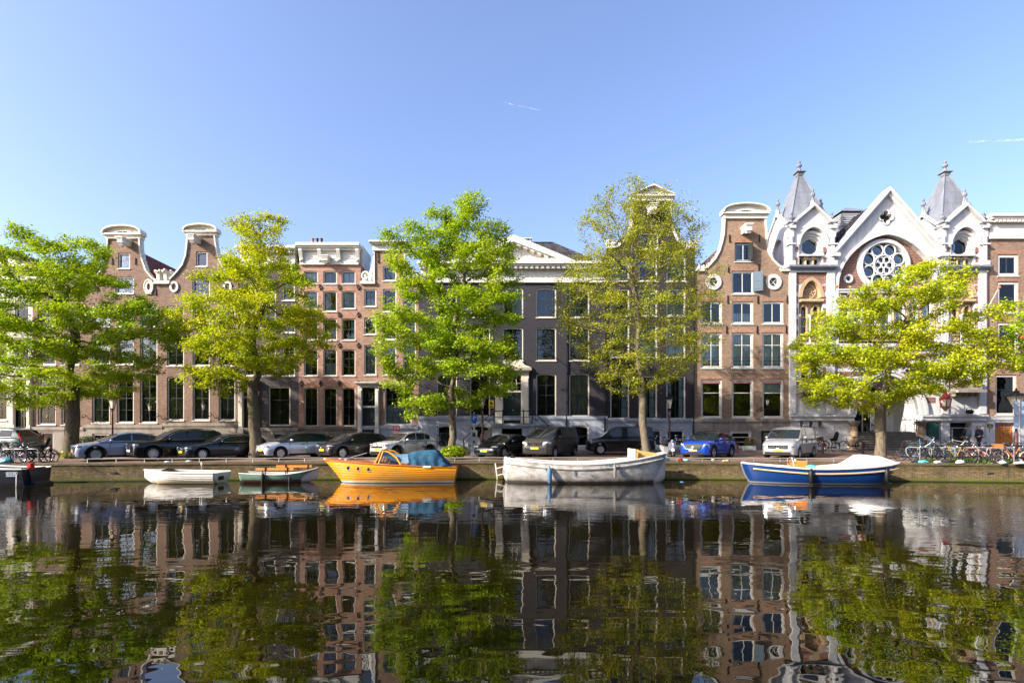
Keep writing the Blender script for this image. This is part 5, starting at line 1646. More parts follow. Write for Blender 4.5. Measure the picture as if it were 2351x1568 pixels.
    if spec.get('gbars'):
        g = G()
        for i in range(spec['gbars']):
            z = gr[1]+(gr[2]-gr[1])*(i+.5)/spec['gbars']; g.box(-.026, -.012, -gr[0]*.93, gr[0]*.93, z-.012, z+.012)
        if spec.get('gring'):
            pts = [(-.024, -gr[0], gr[2]),(-.024, gr[0], gr[2]),(-.024, gr[0]*.88, gr[1]),(-.024, -gr[0]*.88, gr[1]),(-.024, -gr[0], gr[2])]; g.tube(pts, .016, 5)
        g.build('grille_bars', M['chrome'], fg, world=False)
    if badge:
        g = G(); zc = (gr[1]+gr[2])/2+spec.get('badge_dz', 0)
        if badge == 'star':
            g.torus((-.035, 0, zc), .105, .014, 'x', 18, 5)
            for k in range(3):
                a = PI/2+2*PI*k/3; g.tube([(-.035, 0, zc), (-.035, .1*math.cos(a), zc+.1*math.sin(a))], [.022,.006], 5)
        elif badge == 'ring':
            g.torus((-.03, 0, zc), .065, .012, 'x', 14, 5); g.tube([(-.03,-.04,zc+.04),(-.03,-.015,zc-.045),(-.03,0,zc),(-.03,.015,zc-.045),(-.03,.04,zc+.04)], .009, 5)
        elif badge == 'shield':
            g.prism([(-.09,zc-.05),(.09,zc-.05),(.07,zc+.02),(0,zc+.09),(-.07,zc+.02)], -.04, -.02, axis='x')
        elif badge == 'bar':
            g.box(-.035, -.02, -.12, .12, zc-.06, zc+.06)
        elif badge == 'oval':
            g.torus((-.03, 0, zc), .06, .012, 'x', 14, 5); g.torus((-.03, 0, zc+.01), .03, .008, 'x', 10, 4)
        g.build('badge', M['chrome'], fg, world=False)
    lk = spec['intake']
    front_patch(-lk[0], lk[0], lk[1], lk[2], .010).build('bumper_intake', M['blackp'], root, world=False, fix=False)
    hl = spec['lamp']          # y0,y1,z0,z1
    for sd in (1, -1):
        a, b = (hl[0], hl[1]) if sd > 0 else (-hl[1], -hl[0])
        gp = front_patch(a, b, hl[2], hl[3], .014, 8, 3)
        o = gp.build('headlight', M['lens'], root, smooth=True, world=False, fix=False)
        ym = (a+b)/2; g = front_patch(a+.05, b-.05, hl[2]+.01, hl[2]+.045, .02, 6, 1); g.build('lamp_housing', M['blackp'], o, world=False, fix=False)
    if plate:
        pz = spec['plate']; g = G(); g.box(-.035, -.018, -.26, .26, pz-.055, pz+.055); p = g.build('licence_plate', M[plate_mat], root, world=False)
        g = G(); g.box(-.0375, -.034, .215, .259, pz-.054, pz+.054); g.build('plate_band', M['bluesign'] , p, world=False) if plate_mat == 'platey' else None
        o = text('plate_characters', plate, .10, M['ink'], p, (-.0365, -.02, pz), (PI/2, 0, -PI/2), .001)
    # mirrors
    for sd in (1, -1):
        mx = spec['mirror']; zb = belt(mx)+.07
        g = G(); g.ell((mx, sd*(hw+.10), zb), (.085,.12,.075), 10, 7); g.box(mx-.03, mx+.03, min(sd*hw*.9, sd*(hw+.08)), max(sd*hw*.9, sd*(hw+.08)), zb-.06, zb-.02)
        g.build('mirror', spec.get('mirrormat', bm_), root, smooth=True, world=False)
    # tail lamps
    tl = spec.get('taill')
    if tl:
        for sd in (1, -1):
            g = G(); g.tube([(a, sd*b, c) for a, b, c in tl], spec.get('tailr', .035), 6); g.build('tail_light', M['tail'], root, smooth=True, world=False)
    if spec.get('rails'):
        g = G()
        for sd in (1, -1):
            xa, xb = spec['rails']; y = wz(xa+.3, Hm)*.9
            pts = [(x, sd*y, lerp_pts(roof, x)+.05+(.0 if 0 < i < 7 else -.05)) for i, x in enumerate(np.linspace(xa, xb, 8))]
            g.tube(pts, .018, 5)
        g.build('roof_rails', spec.get('railmat', M['blackp']), root, world=False)
    return root

def place(xl, a, L, W, gapf=.75, Yn=None):
    """position a car so its left-most silhouette falls near photo column xl; a = angle between its axis and the quay"""
    # front-centre point F, axis to the rear (cos a, sin a)
    best = None
    Xg = xat(xl, 30)
    Yn_ = Yn or (yq(Xg)+gapf)
    ca, sa = math.cos(a), math.sin(a)
    # corner offsets from F for +-W/2 : perpendicular (sa,-ca)
    cor = [(s*W/2*.9*sa+t*L*ca, -s*W/2*.9*ca+t*L*sa) for s in (-1,1) for t in (0,1)]
    my = min(c[1] for c in cor)
    FY = Yn_-my
    lo, hi = -60, 60
    for _ in range(50):
        FX = (lo+hi)/2
        px = min(1175.5+FOC*(FX+c[0])/(FY+c[1]) for c in cor)
        if px < xl: lo = FX
        else: hi = FX
    return (FX, FY, zg(FY+1.5)), a
# body shapes ---------------------------------------------------------------
def S(**k): return k
hatch = S(L=4.26, W=1.81, H=1.57, wr=.345, xf=.83, xr=3.60, top=[(0,.60),(.05,.72),(.25,.84),(.6,.94),(.95,1.01),(1.3,1.03),(3.4,1.06),(4.1,1.04),(4.2,.95),(4.26,.7)],
    roof=[(.78,.985),(1.75,1.50),(2.2,1.565),(2.9,1.56),(3.5,1.50),(3.8,1.42),(4.12,1.06)], panes=[(1.42,2.35),(2.42,3.18),(3.22,3.55)], seams=[1.35,2.38,3.3], handles=[2.15,3.1],
    grille=(.5,.42,.50), intake=(.62,.28,.42), lamp=(.42,.84,.70,.80), plate=.52, mirror=1.42, spokes=5, spw=.13, gbars=0, badge_dz=.22)
suvc = S(L=4.6, W=1.87, H=1.61, wr=.37, xf=.88, xr=3.64, top=[(0,.62),(.05,.80),(.25,.93),(.7,1.0),(1.15,1.06),(3.6,1.10),(4.3,1.10),(4.5,1.0),(4.6,.72)],
    roof=[(1.0,1.03),(1.95,1.53),(2.4,1.61),(3.0,1.60),(3.6,1.48),(4.4,1.12)], panes=[(1.55,2.5),(2.58,3.4),(3.44,3.85)], seams=[1.5,2.55,3.45], handles=[2.3,3.3],
    grille=(.62,.46,.80), intake=(.7,.26,.40), lamp=(.62,.89,.78,.88), plate=.55, mirror=1.55, spokes=5, spw=.17, clad=True, gbars=3, chrome=True)
suve = S(L=4.95, W=1.94, H=1.77, wr=.385, xf=.90, xr=3.88, top=[(0,.70),(.05,.92),(.25,1.0),(.8,1.07),(1.3,1.12),(4.0,1.16),(4.7,1.16),(4.86,1.0),(4.95,.72)],
    roof=[(1.2,1.10),(2.0,1.64),(2.4,1.75),(3.3,1.77),(4.2,1.72),(4.45,1.66),(4.78,1.18)], panes=[(1.72,2.6),(2.68,3.5),(3.55,4.25)], seams=[1.6,2.64,3.55], handles=[2.4,3.35],
    grille=(.42,.62,.90), intake=(.66,.30,.46), lamp=(.5,.9,.82,.93), plate=.55, mirror=1.7, spokes=10, spw=.045, gbars=5, gring=True, chrome=True, rails=(2.2,4.3), taill=[(4.88,.84,.95),(4.83,.84,1.15),(4.60,.78,1.44)])
estate = S(L=4.7, W=1.81, H=1.46, wr=.33, xf=.82, xr=3.66, top=[(0,.56),(.05,.70),(.25,.80),(.7,.88),(1.4,.97),(3.6,1.0),(4.4,1.0),(4.6,.9),(4.7,.65)],
    roof=[(1.3,.95),(2.15,1.37),(2.6,1.455),(3.4,1.44),(4.1,1.36),(4.3,1.28),(4.55,1.0)], panes=[(1.85,2.65),(2.72,3.45),(3.5,4.1)], seams=[1.7,2.68,3.5], handles=[2.5,3.35],
    grille=(.40,.48,.68), intake=(.68,.24,.38), lamp=(.48,.85,.62,.73), plate=.46, mirror=1.85, spokes=10, spw=.05, gbars=2, gring=True, chrome=True)
sedan = S(L=4.7, W=1.85, H=1.44, wr=.335, xf=.86, xr=3.74, top=[(0,.50),(.05,.62),(.3,.76),(.8,.87),(1.2,.93),(3.7,1.0),(4.4,1.02),(4.6,.95),(4.7,.7)],
    roof=[(1.0,.92),(1.95,1.34),(2.4,1.435),(3.0,1.42),(3.6,1.27),(4.3,1.03)], panes=[(1.6,2.5),(2.58,3.4),(3.44,3.75)], seams=[1.5,2.54,3.45], handles=[2.35,3.3],
    grille=(.3,.30,.33), intake=(.62,.22,.32), lamp=(.5,.86,.64,.72), plate=.44, mirror=1.6, spokes=8, spw=.06)
cross = S(L=4.18, W=1.77, H=1.59, wr=.345, xf=.82, xr=3.38, top=[(0,.60),(.05,.80),(.25,.92),(.8,1.0),(1.1,1.03),(3.2,1.09),(3.9,1.08),(4.08,.95),(4.18,.7)],
    roof=[(.95,1.0),(1.75,1.50),(2.2,1.585),(3.0,1.57),(3.4,1.49),(4.0,1.10)], panes=[(1.45,2.28),(2.36,3.0),(3.05,3.42)], seams=[1.4,2.32,3.1], handles=[2.1,3.0],
    grille=(.52,.62,.74), intake=(.60,.26,.42), lamp=(.46,.84,.76,.87), plate=.52, mirror=1.5, spokes=5, spw=.12, clad=True, gbars=1, badge_dz=.16)
bsuv = S(L=4.42, W=1.84, H=1.63, wr=.36, xf=.87, xr=3.53, top=[(0,.64),(.05,.86),(.25,.97),(.8,1.04),(1.15,1.07),(3.3,1.12),(4.1,1.12),(4.3,1.0),(4.42,.72)],
    roof=[(1.05,1.05),(1.85,1.53),(2.3,1.62),(3.1,1.61),(3.6,1.53),(4.22,1.14)], panes=[(1.55,2.42),(2.5,3.2),(3.25,3.65)], seams=[1.5,2.46,3.3], handles=[2.25,3.15],
    grille=(.56,.52,.84), gshape=lambda y, f: y*(.62+.38*f), intake=(.74,.24,.36), lamp=(.60,.88,.76,.86), plate=.50, mirror=1.6, spokes=5, spw=.07, clad=True, gbars=0, rails=None)
van1 = S(L=4.95, W=1.92, H=1.92, wr=.34, xf=.92, xr=4.2, van=True, zl=.24, tumble=.12, top=[(0,.70),(.04,.92),(.2,1.06),(.55,1.14),(.9,1.2),(4.8,1.22),(4.9,1.2),(4.95,.6)],
    roof=[(.62,1.14),(1.5,1.76),(1.9,1.89),(2.4,1.92),(4.6,1.90),(4.78,1.84),(4.92,1.23)], wsn=1, panes=[(1.28,2.05)], seams=[1.2,2.15,3.3], handles=[2.0,3.2],
    grille=(.50,.74,.95), intake=(.80,.30,.62), lamp=(.55,.92,.86,.99), plate=.60, mirror=1.35, spokes=8, spw=.06, gbars=5, noback=True)
van2 = S(L=4.4, W=1.85, H=1.84, wr=.33, xf=.85, xr=3.63, van=True, zl=.24, tumble=.13, top=[(0,.66),(.04,.88),(.2,1.0),(.7,1.1),(1.1,1.16),(4.2,1.18),(4.35,1.15),(4.4,.6)],
    roof=[(.85,1.12),(1.65,1.68),(2.0,1.82),(2.5,1.84),(4.1,1.82),(4.25,1.76),(4.37,1.2)], panes=[(1.45,2.2),(2.5,3.6)], seams=[1.35,2.3,3.4], handles=[2.15,3.3],
    grille=(.5,.66,.86), intake=(.74,.28,.48), lamp=(.5,.88,.84,.96), plate=.52, mirror=1.5, spokes=8, spw=.1, noback=True)
van3 = S(L=5.14, W=1.93, H=1.90, wr=.345, xf=.90, xr=4.1, van=True, zl=.24, tumble=.13, top=[(0,.62),(.04,.86),(.25,1.02),(.75,1.12),(1.1,1.18),(4.9,1.22),(5.05,1.2),(5.14,.6)],
    roof=[(.85,1.14),(1.7,1.74),(2.1,1.87),(2.6,1.90),(4.8,1.88),(4.98,1.8),(5.1,1.23)], panes=[(1.5,2.25),(2.45,3.4)], seams=[1.4,2.32,3.5], handles=[2.2,2.5],
    grille=(.56,.60,.82), intake=(.70,.28,.42), lamp=(.60,.92,.70,.86), plate=.50, mirror=1.6, spokes=10, spw=.05, gbars=2, gring=True, rails=(1.9,4.8), noback=True)
def mk(sp, **k):
    d = dict(sp); d.update(k); return d
P_ = dict(
 blue_grey=paint('paint_blue_grey', (.20,.23,.30)), black=paint('paint_black', (.0025,.003,.0045), .1), navy=paint('paint_dark_navy', (.009,.014,.026)),
 silver=paint('paint_silver', (.52,.55,.60), .55), anth=paint('paint_anthracite_brown', (.026,.023,.024)), sil2=paint('paint_pale_silver', (.55,.54,.52), .5),
 gunm=paint('paint_gunmetal_brown', (.05,.045,.041)), blue=paint('paint_bright_blue', (.008,.055,.42), .35, .22), sage=paint('paint_sage_silver', (.09,.115,.11)), vsil=paint('paint_van_silver', (.40,.405,.42), .6, .32))
def parked(label, cat, sp, xl, a, plate, name='parked_car', gapf=.75, **k):
    (X, Y, Z), aa = place(xl, R(a), sp['L'], sp['W'], gapf)
    return car(name, label, cat, sp, (X, Y, Z), aa, plate, **k)
CG = 'cars parked along the quay'
parked('blue grey coupe style SUV parked nearest the bicycles on the left', 'car', mk(suvc, paint=P_['blue_grey'], roofmat=P_['blue_grey']), 160, 48, 'XZ-11-PL', badge='ring')
parked('large black SUV estate with silver roof rails and white plate', 'car', mk(suve, paint=P_['black'], railmat=M['chrome']), 285, 51, 'KV-08', plate_mat='platew', badge='bar')
parked('dark navy estate car with chrome window line beside the thick tree trunk', 'car', mk(estate, paint=P_['navy']), 403, 51, 'ZT-711-L', badge='star')
parked('light silver electric hatchback with black roof', 'car', mk(hatch, paint=P_['silver'], roofmat=P_['anth'], mirrormat=P_['silver']), 585, 46, 'J-128-ZF', badge='ring')
parked('dark anthracite hatchback between the two silver cars', 'car', mk(hatch, paint=P_['anth'], mirrormat=P_['anth']), 722, 50, 'R-803-SK', badge='ring')
parked('pale silver compact crossover behind the orange boat', 'car', mk(cross, paint=P_['sil2'], rim=M['rimd']), 846, 51, 'T-119-FK', badge='oval')
parked('glossy black low sedan beside the parking meter', 'car', mk(sedan, paint=P_['black']), 1085, 56, 'L-440-TV')
parked('dark brown grey delivery van behind the weathered sloop', 'van', mk(van1, paint=P_['gunm'], gmat=M['blackp']), 1197, 62, 'VL-88-BK', name='parked_van', badge='bar')
parked('bright blue SUV with black roof and v shaped chrome grille', 'car', mk(bsuv, paint=P_['blue'], roofmat=P_['black']), 1560, 46, 'Z-333-KS', badge='shield')
parked('silver passenger van with star badge in front of the bell gable house', 'van', mk(van3, paint=P_['vsil'], railmat=M['blackp']), 1749, 47, 'P-411-ZB', name='parked_van', badge='star')
# chrome V on the blue car
blue = [o for o in bpy.data.objects if o.get('label', '').startswith('bright blue SUV')][0]
g = G()
for sd in (1, -1): g.tube([(-.03, sd*.70, .90), (-.035, sd*.40, .56), (-.035, 0, .55)], .022, 6)
g.build('grille_chrome', M['chrome'], blue, world=False)
# driving van and the estate on the far left
car('delivery_van', 'black van driving left along the street behind the sloop', 'van', mk(van2, paint=P_['black'], rim=M['rim']), (xat(1346,35.2), 35.2, zg(35.2)), R(-2), None, group='vehicles on the roadway')
car('estate_car', 'sage silver estate car with red tail lights at the left edge', 'car', mk(suve, paint=P_['sage'], railmat=M['sage'] if 'sage' in M else M['blackp']), (xat(73,34)-4.95, 34, zg(34)), R(2), None, group='vehicles on the roadway')
# ================================================================ BOATS
def boat_root(name, label, xa, xb, gap, B, group='boats moored along the quay wall', Yc=None):
    """boat lies between photo columns xa..xb, 'gap' metres off the wall; returns root and length"""
    Xm = xat((xa+xb)/2, 28.2)
    Y = yq(Xm)-gap-B/2 if Yc is None else Yc
    Xa, Xb = xat(xa, Y), xat(xb, Y)
    rz = math.atan(-2*.0032*(Xa+Xb)/2)
    return thing(name, label, 'boat', ((Xa+Xb)/2, Y, 0), rz, group), Xb-Xa
def hull_rows(L, bf, sf, kf, n=28, m=9, p=.55, q=1.0, rake0=0, rake1=0, ins=0):
    """stations along x (-L/2..L/2); bf half beam, sf sheer, kf keel; rake shifts the foot of the end profiles"""
    rows = []
    for i in range(n+1):
        t = i/n
        b = max(.012, bf(t)-ins); s = sf(t)-(.0 if not ins else .01); k = kf(t)+ins
        row = []
        for j in range(-m, m+1):
            u = abs(j)/m
            y = b*(math.sin(u*PI/2))**p * (1 if j >= 0 else -1)
            z = k+(s-k)*(u**1.7*.75+u*.25)
            x = -L/2+L*t
            w = 1-(z-k)/max(.01, s-k)
            x += rake0*w*max(0, 1-t*4)-rake1*w*max(0, 1-(1-t)*4)
            row.append((x, y, z))
        rows.append(row)
    return rows
def hull(root, L, bf, sf, kf, mats, bands, **kw):
    """bands: list of z limits giving the material index of faces below them"""
    rows = hull_rows(L, bf, sf, kf, m=14, **kw)
    g = G(); nr, nc = len(rows), len(rows[0])
    vs = [p for r in rows for p in r]
    for i in range(nr-1):
        for j in range(nc-1):
            zc = (rows[i][j][2]+rows[i][j+1][2]+rows[i+1][j][2]+rows[i+1][j+1][2])/4
            sh = (sf(i/(nr-1)))
            k = 0
            for bi, (lim, rel) in enumerate(bands):
                if (zc < lim if not rel else zc > sh-lim): k = bi+1; break
            g.f.append((i*nc+j, i*nc+j+1, (i+1)*nc+j+1, (i+1)*nc+j)); g.m.append(k)
    g.v = [tuple(p) for p in vs]
    for r, o in ((0, 0), (nr-1, (nr-1)*nc)):
        g.f.append(tuple(o+j for j in range(nc))); g.m.append(0)
    return g.build('hull', mats, root, smooth=True, world=False, ang=50), rows
def rail(root, L, bf, sf, r, mat, name='rub_rail', dz=0, dy=0, n=28, both=True, t0=0, t1=1):
    g = G()
    for sd in ((1, -1) if both else (-1,)):
        g.tube([(-L/2+L*(t0+(t1-t0)*i/n), sd*(bf(t0+(t1-t0)*i/n)+dy), sf(t0+(t1-t0)*i/n)+dz) for i in range(n+1)], r, 6)
    return g.build(name, mat, root, smooth=True, world=False)
def sheet(root, L, bf, sf, dz, mat, name, ins=.05, t0=.02, t1=.98, n=24, crown=0):
    g = G(); rows = []
    for i in range(n+1):
        t = t0+(t1-t0)*i/n; b = max(.01, bf(t)-ins); z = sf(t)+dz
        rows.append([(-L/2+L*t, b*q, z+crown*(1-q*q)) for q in (-1,-.6,-.2,.2,.6,1)])
    g.grid(rows); return g.build(name, mat, root, smooth=True, world=False, fix=False)
def fender(root, x, y, z, L=.55, r=.12, mat=None, top=None):
    g = G(); g.lathe([(0, z-L/2-.04),(r*.5, z-L/2-.03),(r, z-L/2+.06),(r, z+L/2-.06),(r*.5, z+L/2+.03),(.03, z+L/2+.06),(.03, z+L/2+.12)], (x, y, 0), 10)
    f = g.build('fender', mat or M['blackp'], root, smooth=True, world=False)
    if top: g = G(); g.tube([(x, y, z+L/2+.1), (x+.02, y+.1, top)], .012, 4); g.build('fender_rope', M['rope'], f, world=False)
    return f
M['rope'] = pm('tan_rope', (.42,.30,.17), .9)
M['varn'] = None
def varnish():
    t = NT('varnished_planks')
    n = t.noise(5, 5, t.pos(.5, 3, 9, obj=True), .6); n2 = t.noise(.8, 3, t.pos(obj=True))
    c = t.mix(t.ramp(n, .3, .7), (.60,.20,.003), (.82,.33,.006)); c = t.mix(t.math('MULTIPLY', t.ramp(n2, .4, .7), .35), c, (.88,.42,.01))
    c = t.band(c, .11, (.55,.54,.50), .01, .0); c = t.band(c, .035, (.05,.05,.045), .02, .03)
    return t.done(t.bsdf(c, .35, coat=.25))
M['varn'] = varnish()
M['mahog'] = pm('mahogany_deck', (.34,.10,.025), .3, coat=.6, var=.25, scale=4, obj=True)
def weathered():
    t = NT('flaking_white_hull')
    v = t.pos(1, 1, 1.4, obj=True)
    n = t.ramp(t.noise(1.6, 8, v, .72), .36, .64)
    c = t.mix(n, (.44,.435,.42), (.18,.17,.145))
    n2 = t.ramp(t.noise(3.2, 5, t.pos(.7, 1, 2.2, obj=True), .6), .665, .68)
    c = t.mix(n2, c, (.05,.16,.36))
    n3 = t.ramp(t.noise(9, 6, v, .7), .60, .68); c = t.mix(t.math('MULTIPLY', n3, .55), c, (.22,.19,.15))
    c = t.band(c, .26, (.16,.14,.11), .14, .28); c = t.band(c, .14, (.05,.045,.04), .04, .12)
    return t.done(t.bsdf(c, .7, normal=t.bump(t.noise(30, 4, v), .15, .01), spec=.3))
M['flake'] = weathered()
M['hgrey'] = pm('hull_grime', (.10,.09,.075), .8)
M['hwhite'] = pm('hull_white', (.60,.58,.53), .45, var=.08, obj=True, bands=((.30,(.52,.43,.28),.2,.1),(.03,(.10,.08,.05),.02,.02)))
M['hbeige'] = pm('hull_waterline_stain', (.60,.48,.28), .6, var=.15, scale=5, obj=True)
M['hgreen'] = pm('hull_mint_green', (.12,.22,.16), .45, var=.15, obj=True, bands=((.19,(.10,.05,.035),.02,.03),))
M['hbrown'] = pm('hull_brown_bottom', (.12,.06,.04), .6, var=.2, obj=True)
M['hnavy'] = pm('hull_navy', (.008,.011,.022), .4, obj=True, bands=((.06,(.05,.045,.04),.03,.04),))
M['hblue'] = pm('hull_blue', (.003,.028,.125), .3, coat=.3, obj=True, bands=((.10,(.16,.17,.17),.02,.03),(.03,(.03,.03,.03),.02,.02)))
M['hdeck'] = pm('hull_inside_grey', (.42,.41,.38), .7, obj=True)
M['vinyl'] = pm('white_vinyl_cover', (.66,.66,.64), .5, var=.04, obj=True)
def canvas(name, c):
    t = NT(name); n = t.noise(2.6, 5, t.pos(obj=True), .6)
    col = t.mix(t.ramp(n, .35, .7), c, tuple(min(1, x*1.7+.015) for x in c))
    return t.done(t.bsdf(col, .85, normal=t.bump(t.noise(5, 4, t.pos(3,3,.6,obj=True)), .5, .05), spec=.2))
M['canvas'] = canvas('faded_blue_canvas', (.010,.050,.090))
M['canvasl'] = canvas('pale_blue_canvas', (.07,.125,.18))
M['orangep'] = pm('orange_plank', (.62,.22,.04), .55, var=.15, scale=5)
M['ply'] = pm('plywood', (.62,.34,.10), .6, var=.12, scale=6)
# --- varnished cabin boat ----------------------------------------------------
root, L = boat_root('cabin_boat', 'varnished orange wooden cabin boat with a blue canvas cover', 746, 1051, .35, 2.2)
bf = lambda t: 1.1*max(0, min(1, math.sin(min(1, (t+.0)/.55)*PI/2)**.75)) * (1-.16*max(0,(t-.6)/.4)**2)
sf = lambda t: .82+.36*(1-t)**1.3
kf = lambda t: -.35+.55*max(0, 1-t/.12)**2
hl, rows = hull(root, L, bf, sf, kf, [M['varn']], [], rake0=.9, rake1=.25, p=.62)
g = G()
for q in (.36,.46,.56,.66,.76,.86):
    for sd in (-1,):
        pts = []
        for i in range(29):
            t = i/28; r = rows[i]; j = 14-int(round(q*14)); x, y, z = r[j]
            zz = .16+(sf(t)-.28)*((q-.3)/.62)
            # find y on the section at height zz
            for jj in range(14, 0, -1):
                a, b = r[jj], r[jj-1]
                if a[2] <= zz <= b[2]: f = (zz-a[2])/max(1e-5, b[2]-a[2]); pts.append((a[0]+(b[0]-a[0])*f, a[1]+(b[1]-a[1])*f-.004, zz)); break
        if len(pts) > 2: g.tube(pts, .011, 4)
g.build('plank_seam', M['hbrown'], hl, world=False)
rail(root, L, bf, sf, .04, M['mahog'])
sheet(root, L, bf, sf, .02, M['mahog'], 'foredeck', .02, .0, .40, crown=.10)
sheet(root, L, bf, sf, -.28, M['mahog'], 'cockpit_floor', .06, .40, .98)
sheet(root, L, bf, sf, .015, M['mahog'], 'aft_deck', .02, .93, .995)
def bx(t): return -L/2+L*t
for t in (.21,.288,.365):
    g = G(); r = rows[int(t*28)]; zz = sf(t)-.30; y = -bf(t)*.985
    g.torus((bx(t), y, zz), .095, .022, 'y', 16, 5); w = g.build('porthole', M['chrome'], root, smooth=True, world=False)
    g = G(); g.lathe([(0, y-.005),(.09, y-.005)], (bx(t), 0, zz), 14, axis='y'); g.build('pane', M['cglass'], w, world=False)
# windscreen and side glass
g = G(); z0 = sf(.41)+.02
w0, w1, w2, w3 = bx(.405), bx(.445), bx(.56), bx(.60)
hh = .68
for sd in (1, -1):
    y0, y1 = sd*.92, sd*.74
    g.tube([(w0, y0, z0), (w1, y1, z0+hh), (bx(.50), y1, z0+hh-.08), (w2, sd*.86, z0+hh*.45), (w3, sd*.98, z0-.12)], .045, 6)
    g.tube([(w0+.18, sd*.90, z0), (w1+.12, y1, z0+hh-.02)], .035, 6)
    g.tube([(w0, y0, z0), (w3, sd*.99, z0-.12)], .04, 6)
g.tube([(w0, -.92, z0), (w0-.12, 0, z0+.03), (w0, .92, z0)], .045, 6); g.tube([(w1, -.74, z0+hh), (w1-.1, 0, z0+hh+.02), (w1, .74, z0+hh)], .045, 6); g.tube([(w0-.1, 0, z0), (w1-.1, 0, z0+hh)], .03, 6)
wf = g.build('windscreen_frame', M['varn'], root, smooth=True, world=False)
g = G(); g.grid([[(w0, -.92, z0), (w0-.1, 0, z0), (w0, .92, z0)], [(w1, -.74, z0+hh), (w1-.1, 0, z0+hh), (w1, .74, z0+hh)]])
for sd in (1, -1): g.face([(w0+.2, sd*.91, z0), (w1+.1, sd*.745, z0+hh-.02), (bx(.50), sd*.745, z0+hh-.09), (w2, sd*.865, z0+hh*.44), (w3, sd*.985, z0-.1)])
g.build('windscreen_glass', M['wglass'], wf, world=False, fix=False)
g = G(); g.cbox((bx(.53), -.2, z0-.1), (.4,.45,.5)); g.torus((bx(.49), -.35, z0+.28), .2, .02, 'x', 14, 5); g.build('helm_seat', M['blackp'], root, world=False)
# blue canvas: low slack part and the taller hooped part
g = G(); rws = []
for i in range(15):
    f = i/14; x = bx(.455+.21*f); zt = z0+hh-.02-.16*math.sin(f*PI)-.10*f; row = []
    for j in range(11):
        q = -1+2*j/10; drop = .42*abs(q)**2.5*(.5+f*.7)
        row.append((x, q*(.80+.2*f), zt-drop+.03*math.sin(q*7+f*5)))
    rws.append(row)
g.grid(rws); g.build('canvas_cover', M['canvasl'], root, smooth=True, world=False, fix=False)
g = G(); rws = []
for i in range(25):
    f = i/24; x = bx(.645+.30*f)
    zt = z0+.60+.10*math.sin(f*PI*1.0)-.02-.62*max(0, f-.66)/.34*1.25; row = []
    for j in range(17):
        q = -1+2*j/16; a = abs(q); zb = sf(.8)+.03
        z = zt-(zt-zb)*max(0, (a-.55)/.45)**.9 if a > .55 else zt-.05*a
        y = math.copysign(min(1.02, .25+a*1.0) if a > .55 else a*1.45, q) if a > .01 else 0
        y = math.copysign(min(1.03, a*1.38), q)
        row.append((x+.05*math.sin(j*1.3+i*.2), y+.035*math.sin(i*1.1+j*.4)*(1 if a > .5 else 0), z+.025*math.sin(i*.9+j)))
    rws.append(row)
g.grid(rws)
g.build('canvas_tent', M['canvas'], root, smooth=True, world=False, fix=False)
g = G(); g.cbox((bx(.785), -1.08, sf(.8)+.0), (.42,.06,.1)); g.build('white_cleat_box', M['hwhite'], root, world=False)
g = G(); g.tube([(bx(.15), -.1, sf(.15)+.1), (bx(.31), .2, sf(.3)+.5)], .02, 5); g.ell((bx(.12), 0, sf(.12)+.1), (.1,.06,.06), 8, 5); g.torus((bx(.18), -.2, sf(.18)+.1), .14, .025, 'z', 14, 5); g.build('anchor', M['steel'], root, world=False)
M['patchb'] = pm('blue_undercoat', (.03,.09,.19), .7)
# --- weathered sloop ---------------------------------------------------------
root, L = boat_root('sloop', 'weathered white steel sloop with flaking paint and blue patches', 1159, 1524, .3, 2.6)
bf = lambda t: 1.3*max(0, math.sin(PI*min(1, max(0, .04+t*.94)))**.52)
sf = lambda t: 1.0+.55*max(0, (t-.42)/.58)**2.0+.30*max(0, (.45-t)/.45)**1.7
kf = lambda t: -.35+.35*max(0, 1-t/.1)**2+.4*max(0, 1-(1-t)/.1)**2
hl, rows = hull(root, L, bf, sf, kf, [M['flake']], [], rake0=.15, rake1=.35, p=.5)
rail(root, L, bf, sf, .06, M['flake'], dz=-.24); rail(root, L, bf, sf, .05, M['hwhite'])
g = G(); rws_ = hull_rows(L, bf, lambda t: sf(t)-.005, kf, m=8, ins=.10, p=.5); g.grid(rws_); g.build('inner_hull', M['hdeck'], root, smooth=True, world=False, fix=False)
sheet(root, L, bf, sf, -.55, M['hdeck'], 'floor', .15, .05, .9)
g = G()
for t in (.22,.42,.62): g.cbox((bx(t) if 0 else -L/2+L*t, 0, sf(t)-.2), (.28, 2*bf(t)-.24, .06))
g.build('thwart', M['flake'], root, world=False)
X = lambda t: -L/2+L*t
g = G(); g.prism([(X(.80), sf(.8)-.1), (X(.985), sf(.985)-.06), (X(.985), sf(.985)-.02), (X(.81), sf(.8)+.5)], .28, .33); g.prism([(X(.80), sf(.8)-.1), (X(.80)+.06, sf(.8)-.1), (X(.81)+.06, sf(.8)+.52), (X(.80), sf(.8)+.52)], -.9, .9); g.build('plywood_board', M['ply'], root, world=False)
g = G(); g.prism([(X(.792), sf(.8)-.1), (X(.798), sf(.8)-.1), (X(.80), sf(.8)+.55), (X(.792), sf(.8)+.55)], -.92, .92); g.build('grey_board', M['hdeck'], root, world=False)
fender(root, X(.275), -1.33, .44, .75, .115, pm('blue_fender', (.04,.12,.22), .6), sf(.275)); fender(root, X(.665), -1.36, .66, .62, .075, pm('grey_fender', (.14,.13,.12), .8), sf(.66))
